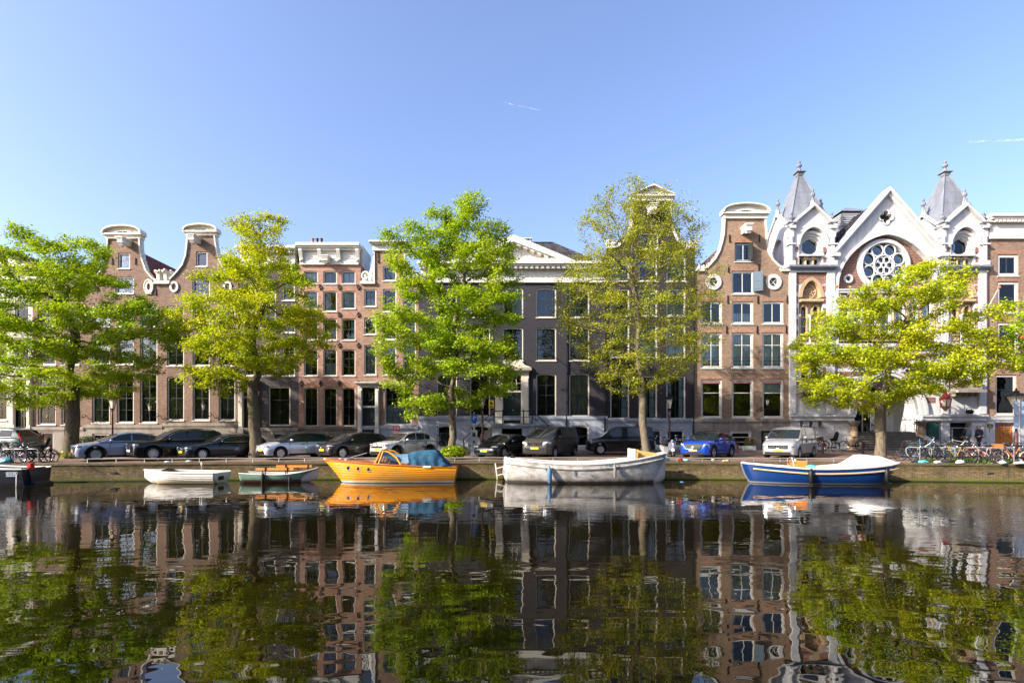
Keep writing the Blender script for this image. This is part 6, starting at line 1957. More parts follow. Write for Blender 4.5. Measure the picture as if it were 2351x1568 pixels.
g = G(); g.tube([(X(.003), 0, sf(0)+.02), (X(-.01), 0, .5), (X(.02), 0, -.2)], .05, 6); g.build('stem_post', M['flake'], root, smooth=True, world=False); g = G(); g.tube([(X(.998), 0, sf(1)+.02), (X(.985), 0, .7), (X(.96), 0, -.2)], .05, 6); g.build('stem_post', M['flake'], root, smooth=True, world=False)
g = G(); g.ell((X(.05), 0, sf(.05)+.12), (.18,.12,.1), 8, 5); g.torus((X(.035), -.1, sf(.03)+.1), .16, .03, 'y', 14, 5); g.tube([(X(.02),0,sf(.02)),(X(.02),0,sf(.02)+.3),(X(.04),0,sf(.02)+.3)], .04, 6); g.build('tiller_gear', M['blackp'], root, world=False)
for t, z, s, c in ((.43,.62,.10,'canvas'),(.432,.46,.09,'canvas'),(.255,.76,.09,'canvas'),(.64,.93,.13,'canvas'),(.53,.42,.05,'canvas'),(.525,.47,.04,'canvas'),(.434,.54,.05,'orangep'),(.635,.86,.05,'orangep'),(.58,.80,.05,'canvas'),(.12,.62,.04,'canvas'),(.10,.92,.04,'canvas')):
    g = G(); i = int(t*28); rr = rows[i]
    yy = -bf(t)*1.0-.004
    for jj in range(14, 0, -1):
        if rr[jj][2] <= z <= rr[jj-1][2]: yy = rr[jj-1][1]-.012; break
    r2 = random.Random(int(t*1000)); pts = [(X(t)+s*.7*math.cos(a)*r2.uniform(.4,1.2), yy, z+s*1.25*math.sin(a)*r2.uniform(.5,1.1)) for a in [2*PI*k/9 for k in range(9)]]
    g.face(pts); g.build('paint_patch', M['patchb'] if c == 'canvas' else M[c], hl, world=False, fix=False)
# --- blue sloop with white cover --------------------------------------------
root, L = boat_root('sloop', 'blue sloop with a white cover and rope rubbing strake', 1709, 2047, .3, 2.4)
bf = lambda t: 1.2*max(0, min(1, math.sin(min(1, t/.5)*PI/2)**.72))*(1 if t < .62 else math.sqrt(max(0, 1-((t-.62)/.385)**2.6)))
sf = lambda t: .66+.37*(1-t)**2.2+.42*max(0,(t-.35)/.65)**1.5
kf = lambda t: -.3+.25*max(0, 1-t/.1)**2+.9*max(0, 1-(1-t)/.12)**1.5
hl, rows = hull(root, L, bf, sf, kf, [M['hblue']], [], rake0=.45, rake1=.7, p=.55)
rail(root, L, bf, sf, .045, M['rope'], 'rope_strake', dz=-.22, dy=.03, t0=.06); rail(root, L, bf, sf, .045, M['hwhite'], 'gunwale', dz=.02)
sheet(root, L, bf, sf, -.35, M['hdeck'], 'floor', .08, .05, .5)
X = lambda t: -L/2+L*t
g = G(); rws = []
for i in range(29):
    t = .40+.585*i/28; b = bf(t)+.02; z = sf(t)+.03
    hgt = 0.02+.12*min(1,(t-.40)/.25)
    if t > .68: hgt = .14+.46*min(1, (t-.68)/.08)
    if t > .76: hgt = .60-.18*(t-.76)/.12
    if t > .88: hgt = .42-.38*(t-.88)/.105
    row = []
    for j in range(13):
        q = -1+2*j/12; row.append((X(t), b*q*(1-.10*(1-abs(q))), z+max(.0, hgt)*(1-abs(q)**3.2)))
    rws.append(row)
g.grid(rws); g.build('white_cover', M['vinyl'], root, smooth=True, world=False, fix=False)
g = G(); g.torus((X(.325), -.25, sf(.32)+.30), .27, .022, 'x', 20, 5)
for k in range(3): a = PI*k/3; g.tube([(X(.325), -.25-.26*math.cos(a), sf(.32)+.3-.26*math.sin(a)), (X(.325), -.25+.26*math.cos(a), sf(.32)+.3+.26*math.sin(a))], .014, 5)
g.torus((X(.34), .15, sf(.32)+.30), .25, .02, 'y', 18, 5)
g.build('steering_wheel', M['chrome'], root, smooth=True, world=False)
g = G(); g.prism([(X(.335), sf(.34)-.3), (X(.395), sf(.34)-.3), (X(.40), sf(.34)+.36), (X(.335), sf(.34)+.40)], -.55, .35); g.build('steering_console', M['orangep'], root, world=False)
g = G(); g.ell((X(.425), -.5, sf(.4)+.08), (.3,.2,.12), 8, 5); g.build('tarpaulin_bundle', pm('turquoise_tarp', (.10,.42,.50), .6), root, smooth=True, world=False)
fender(root, X(.385), -1.22, .42, .62, .13, M['blackp'], sf(.39)); fender(root, X(.86), -1.06, .50, .62, .13, M['blackp'], sf(.86))
g = G(); g.tube([(X(-.005), 0, sf(0)+.06), (X(.02), 0, .45), (X(.065), 0, -.1)], .05, 6); g.tube([(X(.0), 0, sf(0)+.05), (X(.03), 0, sf(0)+.12), (X(.05), .1, sf(0)+.02)], .035, 6); g.tube([(X(.045), 0, .1), (X(.065), 0, .0), (X(.09), 0, .02)], .06, 6); g.build('rudder_post', M['steel'], root, smooth=True, world=False)
# --- white rowing boat -------------------------------------------------------
root, L = boat_root('rowing_boat', 'small white open motor boat with ribbed sides', 331, 511, .5, 1.7)
root.rotation_euler.z += R(-7)
bf = lambda t: .82*max(0, min(1, math.sin(min(1, t/.5)*PI/2)**.8))
sf = lambda t: .57+.13*(1-t)**2
kf = lambda t: -.15+.35*max(0, 1-t/.2)**2
hl, rows = hull(root, L, bf, sf, kf, [M['hwhite']], [], rake0=.75, rake1=.12, p=.6)
rail(root, L, bf, sf, .045, M['hwhite'], 'gunwale')
for zz in (.2,.3,.4):
    g = G(); pts = []
    for i in range(1, 29):
        r = rows[i]; z = zz+.2*(1-i/28)**2
        for jj in range(14, 0, -1):
            a, b = r[jj], r[jj-1]
            if a[2] <= z <= b[2]: f = (z-a[2])/max(1e-5, b[2]-a[2]); pts.append((a[0]+(b[0]-a[0])*f, a[1]+(b[1]-a[1])*f-.006, z)); break
    if len(pts) > 3: g.tube(pts, .012, 4); g.build('side_rib', M['hdeck'], hl, world=False)
g = G(); g.grid(hull_rows(L, bf, lambda t: sf(t)-.002, kf, m=8, ins=.08, p=.6)); g.build('inner_hull', M['hdeck'], root, smooth=True, world=False, fix=False)
X = lambda t: -L/2+L*t
g = G()
for t in (.45,.8): g.cbox((X(t), 0, .40), (.3, 1.4, .05))
g.build('thwart', M['hwhite'], root, world=False)
g = G(); rws = [[(X(.04+.26*i/6), bf(.04+.26*i/6)*q*.95, sf(.04+.26*i/6)+.02+.12*(i/6)*(1-q*q)) for q in (-1,-.5,0,.5,1)] for i in range(7)]; g.grid(rws); g.build('bow_cover', M['curtg'], root, smooth=True, world=False, fix=False)
g = G(); g.cbox((X(.985), -.05, .33), (.06,.5,.3)); g.build('engine_pad', M['blackp'], root, world=False)
g = G(); g.tube([(X(.72), .1, .45), (X(.72), .1, .95)], .015, 5); g.ell((X(.72), .1, 1.0), (.05,.05,.1), 8, 5); g.build('stern_light', M['hwhite'], root, world=False)
# --- green rowing boat -------------------------------------------------------
root, L = boat_root('rowing_boat', 'mint green wooden rowing boat carrying orange planks', 562, 728, .5, 1.5)
bf = lambda t: .75*max(0, min(1, math.sin(min(1, (1-t)/.55)*PI/2)**.8))*(.78+.22*min(1, t/.3))
sf = lambda t: .42+.10*(1-t)**2+.34*max(0, (t-.5)/.5)**2
kf = lambda t: -.12+.3*max(0, 1-(1-t)/.2)**2
hl, rows = hull(root, L, bf, sf, kf, [M['hgreen']], [], rake1=.7, rake0=.25, p=.6)
rail(root, L, bf, sf, .03, M['hwhite'], 'gunwale')
g = G(); g.grid(hull_rows(L, bf, lambda t: sf(t)-.002, kf, m=8, ins=.06, p=.6)); g.build('inner_hull', M['hdeck'], root, smooth=True, world=False, fix=False)
X = lambda t: -L/2+L*t
for n_, a, b, y, z in (('plank', .2, .70, -.35, .72), ('plank', .42, .90, .2, .83)):
    g = G(); g.box(X(a), X(b), y-.04, y+.04, z-.06, z+.06); g.build(n_, M['orangep'], root, world=False)
g = G()
for t, y in ((.33,-.35),(.62,-.35),(.55,.2),(.85,.2)): g.tube([(X(t), y-.05, .3), (X(t), y-.05, .82 if y < 0 else .92)], .03, 5)
g.build('plank_stake', M['blackp'], root, world=False)
f1 = fender(root, X(.335), -.80, .2, .6, .09, M['iron'], .5); f2 = fender(root, X(.68), -.74, .12, .4, .07, M['iron'], .5)
# --- dark boat at the left edge ---------------------------------------------
root, L = boat_root('tender_boat', 'dark navy boat with a pale crown emblem cut off by the left edge', -120, 72, 0, 2.0, Yc=25.9)
bf = lambda t: 1.0*max(0, min(1, math.sin(min(1, t/.4)*PI/2)**.7))
sf = lambda t: .85+.25*(1-t)**2
kf = lambda t: -.3+.3*max(0, 1-t/.15)**2
hl, rows = hull(root, L, bf, sf, kf, [M['hnavy']], [], rake0=.6, rake1=.0, p=.42)
rail(root, L, bf, sf, .05, M['hwhite'], 'gunwale')
sheet(root, L, bf, sf, -.1, M['hdeck'], 'deck', .05, .05, .99)
X = lambda t: -L/2+L*t
g = G(); g.prism([(X(1.0), .9), (X(1.0)+.12, .5), (X(1.0)+.14, .22), (X(1.0)+.36, .1), (X(1.0)+.36, -.1), (X(1.0), -.1)], -.6, .6); g.build('transom_step', M['hnavy'], root, world=False)
g = G(); xe = X(.89); ye = -1.015
g.box(xe-.2, xe+.2, ye-.01, ye+.02, .50, .57)
for k in (-1, 0, 1): g.lathe([(0, ye-.012),(.085, ye-.012)], (xe+k*.13, 0, .66), 10, axis='y')
g.build('crown_emblem', pm('pale_emblem', (.26,.30,.36), .6), hl, world=False)
g = G(); g.box(X(.97), X(1.0)+.03, -.5, -.2, .75, 1.12); g.build('flag_box', M['redsign'], root, world=False)
g = G(); g.tube([(X(.955), -1.06, .62), (X(.955), -1.08, -.1)], .025, 5); g.torus((X(.955), -1.06, .66), .05, .015, 'y', 10, 4); g.build('ladder_bar', M['hwhite'], root, world=False)
# wooden frame leaning on the wall by the weathered sloop
Xf = xat(1150, 28.6); fr = thing('ladder', 'small white wooden ladder hanging at the quay wall beside the sloop', 'ladder', (Xf, yq(Xf)-.22, 0))
g = G(); g.cbox((-.28, 0, .45), (.07,.06,.95), ry=-.12); g.cbox((.22, 0, .50), (.07,.06,.85), ry=-.12); g.cbox((-.02, -.02, .70), (.5,.05,.06), ry=-.25); g.cbox((0, -.02, .30), (.5,.05,.06), ry=-.25)
g.build('ladder_frame', M['hwhite'], fr, world=False)
# ================================================================ GROUND, QUAY, WATER
t = NT('street_bricks')
g_ = t.new('ShaderNodeNewGeometry')
br = t.new('ShaderNodeTexBrick'); t.link(g_.outputs['Position'], br.inputs['Vector'])
br.inputs['Scale'].default_value = 1; br.inputs['Brick Width'].default_value = .21; br.inputs['Row Height'].default_value = .105; br.inputs['Mortar Size'].default_value = .008
br.inputs['Color1'].default_value = (.21,.115,.085,1); br.inputs['Color2'].default_value = (.16,.09,.072,1); br.inputs['Mortar'].default_value = (.08,.065,.055,1)
n1 = t.ramp(t.noise(.7, 6, t.pos(), .6), .35, .7)
c = t.mix(t.math('MULTIPLY', n1, .55), br.outputs['Color'], (.20,.165,.135))
M['street'] = t.done(t.bsdf(c, .85, normal=t.bump(br.outputs['Fac'], -.25, .01), spec=.25))
M['pave'] = brick_mat('pavement_bricks', (.27,.20,.16), (.22,.165,.13), (.12,.10,.08))
def strip(name, Ya, Yb, za, zb, mat, n=48, X0=-60, X1=60, yfun=None):
    g = G(); rows = []
    for i in range(n+1):
        X = X0+(X1-X0)*i/n; a = Ya(X); b = Yb(X)
        rows.append([(X, a+(b-a)*k/6, za(a+(b-a)*k/6)+(zb-0)*0) for k in range(7)])
    g.grid(rows); o = g.build(name, mat, fix=False); o['kind'] = 'structure'; return o
def YQ(X): return yq(max(-36, min(36, X)))
strip('street', lambda X: YQ(X)+.45, lambda X: 60, lambda y: zg(y), 0, M['street'])
# quay wall with coping
g = G(); rows = []
for i in range(73):
    X = -60+120*i/72; y = YQ(X); rows.append([(X, y+.02*math.sin(X*1.7), z) for z in (-1.5, -.2, .1, .4, .7, ZQ-.13)])
g.grid(rows); o = g.build('quay_wall', M['quayb'], fix=False); tag(o, 'long brick quay wall with moss and a green waterline', 'quay wall')
g = G(); rows = []
rr = random.Random(3)
for i in range(241):
    X = -60+120*i/240; y = YQ(X)-.04+rr.uniform(-.01,.01); dz = rr.uniform(-.012,.012)
    rows.append([(X, y+.02, ZQ-.14), (X, y, ZQ-.12), (X, y, ZQ-.02+dz), (X, y+.03, ZQ+.004+dz), (X, y+.52, ZQ+.012)])
g.grid(rows); cp = g.build('coping', M['cope'], o, world=True, fix=False)
g = G()
for X in (-21.5, -5, 9.5, 13.2, 20.5, 25.3): g.box(X-.17, X+.17, YQ(X)-.036, YQ(X)+.1, .44, .53)
g.build('drain_hole', M['dark'], o)
# kerb between carriageway and pavement
g = G(); g.box(-60, 60, 37.35, 37.5, zg(37.4)-.2, zg(37.4)+.10); o = g.build('kerb', M['stone']); o['kind'] = 'structure'
g = G(); g.add([(-60,37.5,zg(37.5)+.096),(60,37.5,zg(37.5)+.096),(60,YF+.02,GF+.012),(-60,YF+.02,GF+.012)], [(0,1,2,3)]); o = g.build('pavement', M['pave'], fix=False); o['kind'] = 'structure'
# low mooring rail
g = G(); pts = []
for i in range(60):
    X = xat(196, 28)+(xat(2022, 28)-xat(196, 28))*i/59; pts.append((X, yq(X)+.16, ZQ+.215+.008*math.sin(i*.9)))
rl = thing('mooring_rail', 'low grey tube rail running along the quay edge', 'railing', (0, 29, ZQ))
g.tube(pts, .032, 6); g.build('rail_tube', pm('worn_rail', (.22,.20,.165), .7, .1), rl)
X = xat(196, 28)+.05
while X < xat(2022, 28):
    g = G(); g.tube([(X, yq(X)+.16, ZQ-.02), (X, yq(X)+.16, ZQ+.21)], .024, 6); g.build('rail_post', M['steel'], rl)
    X += 1.4
# water
t = NT('canal_water')
v1 = t.pos(.55, .32, 1); v2 = t.pos(1.0, 1.7, 1)
a = t.noise(.8, 1, v1, .35); b = t.noise(1.5, 1, v2, .4)
mask = t.ramp(t.noise(.075, 2, t.pos(1, 2.2, 1)), .47, .60)
sp = t.new('ShaderNodeSeparateXYZ'); gg = t.new('ShaderNodeNewGeometry'); t.link(gg.outputs['Position'], sp.inputs[0])
far = t.math('MULTIPLY', t.math('SUBTRACT', sp.outputs[1], 9.5), .22, True)
near_wall = t.math('MULTIPLY', t.math('SUBTRACT', 23.5, sp.outputs[1]), .22, True)
amt = t.math('MULTIPLY', t.math('MULTIPLY', far, near_wall), t.math('ADD', t.math('MULTIPLY', mask, t.math('ADD', .25, t.math('MULTIPLY', sp.outputs[0], .05, True))), .02))
c_ = t.noise(2.2, 3, t.pos(.8, 2.6, 1), .6)
h = t.math('ADD', t.math('MULTIPLY', a, .024), t.math('MULTIPLY', b, .0042))
h = t.math('ADD', h, t.math('MULTIPLY', t.math('MULTIPLY', c_, amt), .020))
bm = t.new('ShaderNodeBump'); bm.inputs['Strength'].default_value = 1; bm.inputs['Distance'].default_value = 1.0
t.link(h, bm.inputs['Height'])
M['water'] = t.done(t.bsdf((.0065,.0048,.0014), .012, ior=1.6, normal=bm.outputs[0], spec=.5))
g = G(); g.add([(-90,-30,0),(90,-30,0),(90,31,0),(-90,31,0)], [(0,1,2,3)]); o = g.build('canal_water', M['water'], fix=False); o['kind'] = 'structure'
# ================================================================ STREET FURNITURE
def street_lamp(label, px, Y, s=1.0, wide=1.0, top=None):
    X = xat(px, Y); r = thing('street_lamp', label, 'street lamp', (X, Y, zg(Y)), 0, 'cast iron street lamps')
    H = 3.05*s
    g = G(); g.lathe([(.20,0),(.20,.25),(.13,.35),(.13,.8),(.16,.85),(.09,.95),(.075,1.2),(.055,H-.4),(.08,H-.38),(.05,H-.3),(.05,H),(0,H)], (0,0,0), 10)
    g.build('post', M['brownpost'], r, smooth=True, world=False)
    w = .30*wide
    g = G(); g.lathe([(.12, H+.05),(w*.82, H+.72)], (0,0,0), 4, a0=PI/4, a1=2*PI+PI/4); ln = g.build('lantern_glass', M['lampglass'], r, world=False)
    g = G()
    for k in range(4):
        a = PI/4+k*PI/2; g.tube([(.05*math.cos(a), .05*math.sin(a), H-.15), (.125*math.cos(a), .125*math.sin(a), H+.05), (w*.84*math.cos(a), w*.84*math.sin(a), H+.72)], .018, 5)
    g.lathe([(w*1.12, H+.70),(w*1.12, H+.76),(w*.7, H+.88),(.14, H+.92),(.16, H+1.0),(.10, H+1.06),(.05, H+1.08),(.04, H+1.2),(0,H+1.22)], (0,0,0), 8)
    g.lathe([(.0, H-.02),(.13, H+.0),(.13, H+.06),(0, H+.06)], (0,0,0), 8)
    for k in range(8): a = 2*PI*k/8; g.ell((w*1.08*math.cos(a), w*1.08*math.sin(a), H+.79), (.03,.03,.05), 6, 4)
    g.build('lantern_frame', M['iron'], r, world=False)
    return r
street_lamp('street lamp in front of the rose brown bell gable house', 258, 37.2)
street_lamp('street lamp beside the parking meter', 1108, 36.4)
street_lamp('street lamp above the parked scooter', 1537, 36.8)
street_lamp('street lamp with a wide cap at the right edge behind the bicycle rack', 2333, 30.6, .98, 1.75)
def wall_lantern(label, px, py, arm=.8, s=1.0, dirx=-1):
    X, Z = fx(px), fz(py); r = thing('wall_lantern', label, 'lantern', (X, YF-.62, Z), 0, 'lanterns on the house walls')
    g = G(); g.lathe([(.07*s, -.28*s),(.17*s, .16*s)], (0,0,0), 6); g.build('lantern_glass', M['lampglass'], r, world=False)
    g = G(); g.lathe([(.21*s,.16*s),(.10*s,.30*s),(.05*s,.34*s),(.03*s,.46*s),(0,.48*s)], (0,0,0), 6); g.lathe([(0,-.36*s),(.08*s,-.28*s),(.08*s,-.25*s)], (0,0,0), 6)
    for k in range(6): a = 2*PI*k/6; g.tube([(.07*s*math.cos(a), .07*s*math.sin(a), -.28*s), (.17*s*math.cos(a), .17*s*math.sin(a), .16*s)], .012, 4)
    g.build('lantern_frame', M['iron'], r, world=False)
    g = G(); g.tube([(0,0,-.34*s),(0,.0,-.6*s),(-dirx*.2,.2,-.7*s),(-dirx*.45,.45,-.55*s),(-dirx*.5,.6,-.8*s)], .025, 6); g.torus((-dirx*.32,.32,-.58*s), .14*s, .02, 'y', 12, 5); g.build('bracket', M['iron'], r, world=False)
wall_lantern('wall lantern right of the leftmost tree trunk', 190, 938)
wall_lantern('wall lantern between the two bell gable houses', 357, 937)
wall_lantern('wall lantern on the dusty rose house', 478, 935)
wall_lantern('wall lantern just right of the second tree trunk', 600, 905)
wall_lantern('small brass lantern on the orange brown house', 1753, 924, s=.85, dirx=1)
wall_lantern('tiny black lamp on the pale blue base of the black house', 1458, 982, s=.7)
def church_lantern(label, px):
    X = fx(px); Y = YF-1.25; Z = fz(925); r = thing('church_lantern', label, 'lantern', (X, Y, Z), 0, 'red lanterns of the church')
    g = G(); g.lathe([(.27,-.35),(.36,.22)], (0,0,0), 6); g.build('lantern_glass', M['lampglass'], r, world=False)
    g = G()
    for k in range(6):
        a = 2*PI*k/6; g.tube([(.27*math.cos(a), .27*math.sin(a), -.37), (.38*math.cos(a), .38*math.sin(a), .22)], .035, 5)
        b = a+PI/6; c1, c2 = (.37*math.cos(a), .37*math.sin(a), .22), (.37*math.cos(a+PI/3), .37*math.sin(a+PI/3), .22); g.add([c1, c2, (.34*math.cos(b), .34*math.sin(b), .52)], [(0,1,2)])
    g.lathe([(.39,.18),(.39,.24),(.30,.40),(.12,.62),(.10,.85),(.13,.9),(0,.95)], (0,0,0), 6); g.lathe([(.30,-.40),(.30,-.35),(.27,-.33)], (0,0,0), 6)
    g.build('lantern_frame', M['redlamp'], r, world=False)
    g = G(); g.lathe([(0,-.72),(.05,-.66),(.28,-.40)], (0,0,0), 6); g.build('lantern_base', M['tan'], r, world=False)
    g = G(); g.tube([(0,0,.9),(0,0,2.0)], .02, 5); g.tube([(0,-.2,2.02),(0,1.2,1.98)], .035, 6); g.tube([(0,0,2.0),(0,.35,2.45),(0,.8,2.5),(0,1.2,2.2)], .025, 6); g.torus((0,.75,2.25), .2, .02, 'x', 12, 5); g.tube([(-.42,0,.2),(-.4,0,.75),(0,0,1.0),(.4,0,.75),(.42,0,.2)], .015, 5)
    g.build('bracket', M['iron'], r, world=False)
church_lantern('red hanging lantern left of the church portal', 1953)
church_lantern('red hanging lantern right of the church portal', 2139)
def bollard(label, px, yb):
    Y = min((29.2+i*.05 for i in range(190)), key=lambda y: abs(999+(CAMH-zg(y))*FOC/y-yb))
    r = tag(G().lathe([(.10,0),(.10,.08),(.085,.12),(.085,.66),(.10,.68),(.10,.74),(.07,.80),(0,.81)], (0,0,0), 10).build('bollard', M['brownpost'], None, smooth=True), label, 'bollard', 'brown iron bollards')
    r.location = (xat(px, Y), Y, zg(Y)+(.09 if Y > 37.5 else 0)); return r
for lb, px, yb in (('brown bollard beside the bicycle with a child seat on the left', 116, 1058), ('brown bollard right of the blue SUV', 1693, 1039.3), ('brown bollard in front of the bicycle with a basket', 1888.7, 1041),
    ('brown bollard between the church bicycles and the tree', 1981, 1041), ('brown bollard standing before the church steps', 2073, 1047.6), ('brown bollard behind the sparse tree', 1502, 1034)): bollard(lb, px, yb)
# parking meter
Y = 33.0; r = thing('parking_meter', 'grey parking meter with a blue P sign on top', 'parking meter', (xat(1088.5, Y), Y, zg(Y)))
g = G(); g.box(-.21,.21,-.15,.15,.0,.62); g.box(-.205,.205,-.145,.145,.625,1.62); g.box(-.22,.22,-.16,.16,1.62,1.68); g.build('cabinet', M['steel'], r, world=False)
g = G(); g.box(-.1,.1,-.155,-.144,1.25,1.5); g.box(-.05,.05,-.155,-.144,.85,1.0); g.build('display', M['sashd'], r, world=False)
g = G(); g.tube([(0,0,1.68),(0,0,2.75)], .032, 8); g.ell((0,0,2.78), .05, 8, 5); g.build('mast', M['hwhite'], r, world=False)
g = G(); g.box(-.19,.19,-.1,.1,2.22,2.66); g.lathe([(.2,2.22),(.08,2.1)], (0,0,0), 8); pm_ = g.build('parking_sign', M['bluesign'], r, world=False)
text('letter', 'P', .34, M['wink'], pm_, (.02, -.106, 2.42))
# red sign on its white post
Y = YF-1.0; r = thing('red_sign', 'small red notice board with white lettering below the big window', 'sign', (fx(910)*Y/YF, Y, zg(Y)+.1))
g = G(); g.tube([(0,0,0),(0,0,1.2)], .09, 8); g.build('post', M['hwhite'], r, world=False)
zc = CAMH+(999-983)*Y/FOC-r.location.z
g = G(); g.box(-.25,.25,-.04,.02,zc-.2,zc+.19); b_ = g.build('board', M['redsign'], r, world=False)
g = G()
rr = random.Random(2)
for i in range(3):
    x = -.19
    while x < .17: w = rr.uniform(.015,.05); g.box(x, min(.19, x+w), -.046, -.04, zc+.10-i*.09-.02, zc+.10-i*.09+.02); x += w+.014
g.build('lettering', M['wink'], b_, world=False)
# traffic sign backs at the right edge
Y = 30.3; r = thing('traffic_sign', 'two grey blue sign panels on a pole at the right edge', 'sign', (xat(2341, Y), Y, zg(Y)))
g = G(); g.tube([(0,0,0),(0,0,3.5)], .035, 8); g.build('pole', M['steel'], r, world=False)
for a, b in ((zat(953, Y), zat(921, Y)), (zat(984, Y), zat(954.5, Y))):
    g = G(); g.box(-.30,.42,.04,.06,a-zg(Y),b-zg(Y)); g.box(-.28,.40,.034,.04,(a+b)/2-zg(Y)-.03,(a+b)/2-zg(Y)+.03); g.build('sign_panel', M['greysign'], r, world=False)
# flag poles
def flagpole(label, px0, py0, px1, py1, proj=1.6, flag=None, yf=YF):
    A = Vector((fx(px0), yf-.1, fz(py0))); Yb = yf-.1-proj
    B = Vector((xat(px1, Yb), Yb, zat(py1, Yb)))
    r = thing('flagpole', label, 'flagpole', tuple(A), 0, 'flagpoles on the facades')
    g = G(); g.tube([(0,0,0), tuple(B-A)], [.05,.035], 8); p = g.build('pole', M['white'], r, world=False, smooth=True)
    g = G(); g.ell(tuple(B-A), .11, 8, 6); g.build('knob', pm('orange_knob', (.75,.13,.02), .4) if 'okn' not in M else M['okn'], r, world=False)
    g = G(); g.tube([(0,.1,-.05),(0,-.1,.02)], .07, 6); g.build('bracket', M['iron'], r, world=False)
    if flag:
        d = (B-A); top = d*.95; g = G(); rows = []
        for i in range(9):
            f = i/8; p0 = d*(.95-.28*f); rows.append([(p0.x+.06*math.sin(k*1.2+i), p0.y+.05*math.cos(k+i*1.3), p0.z-2.2*k/8*(1 if f < .5 else .9)) for k in range(9)])
        g.grid(rows); g.k = 0
        g.build('flag', M[flag], r, smooth=True, world=False, fix=False)
M['flagblue'] = pm('light_blue_flag', (.25,.50,.70), .8); M['flagpurple'] = pm('purple_flag', (.16,.03,.12), .8)
M['okn'] = pm('orange_knob', (.75,.13,.02), .4)
flagpole('white flagpole with orange knob and pale blue flag on the church', 1957-55, 796, 1921, 668-10, 1.4, 'flagblue')
flagpole('white flagpole with orange knob above the right church tower', 2262, 715, 2294, 660, 1.3)
flagpole('white flagpole leaning from the brown house by the open window', 2318, 838, 2347, 775, 1.5)
flagpole('short flagpole with a furled purple flag at the neck gable house', 938, 900, 944, 880, .9, 'flagpurple')
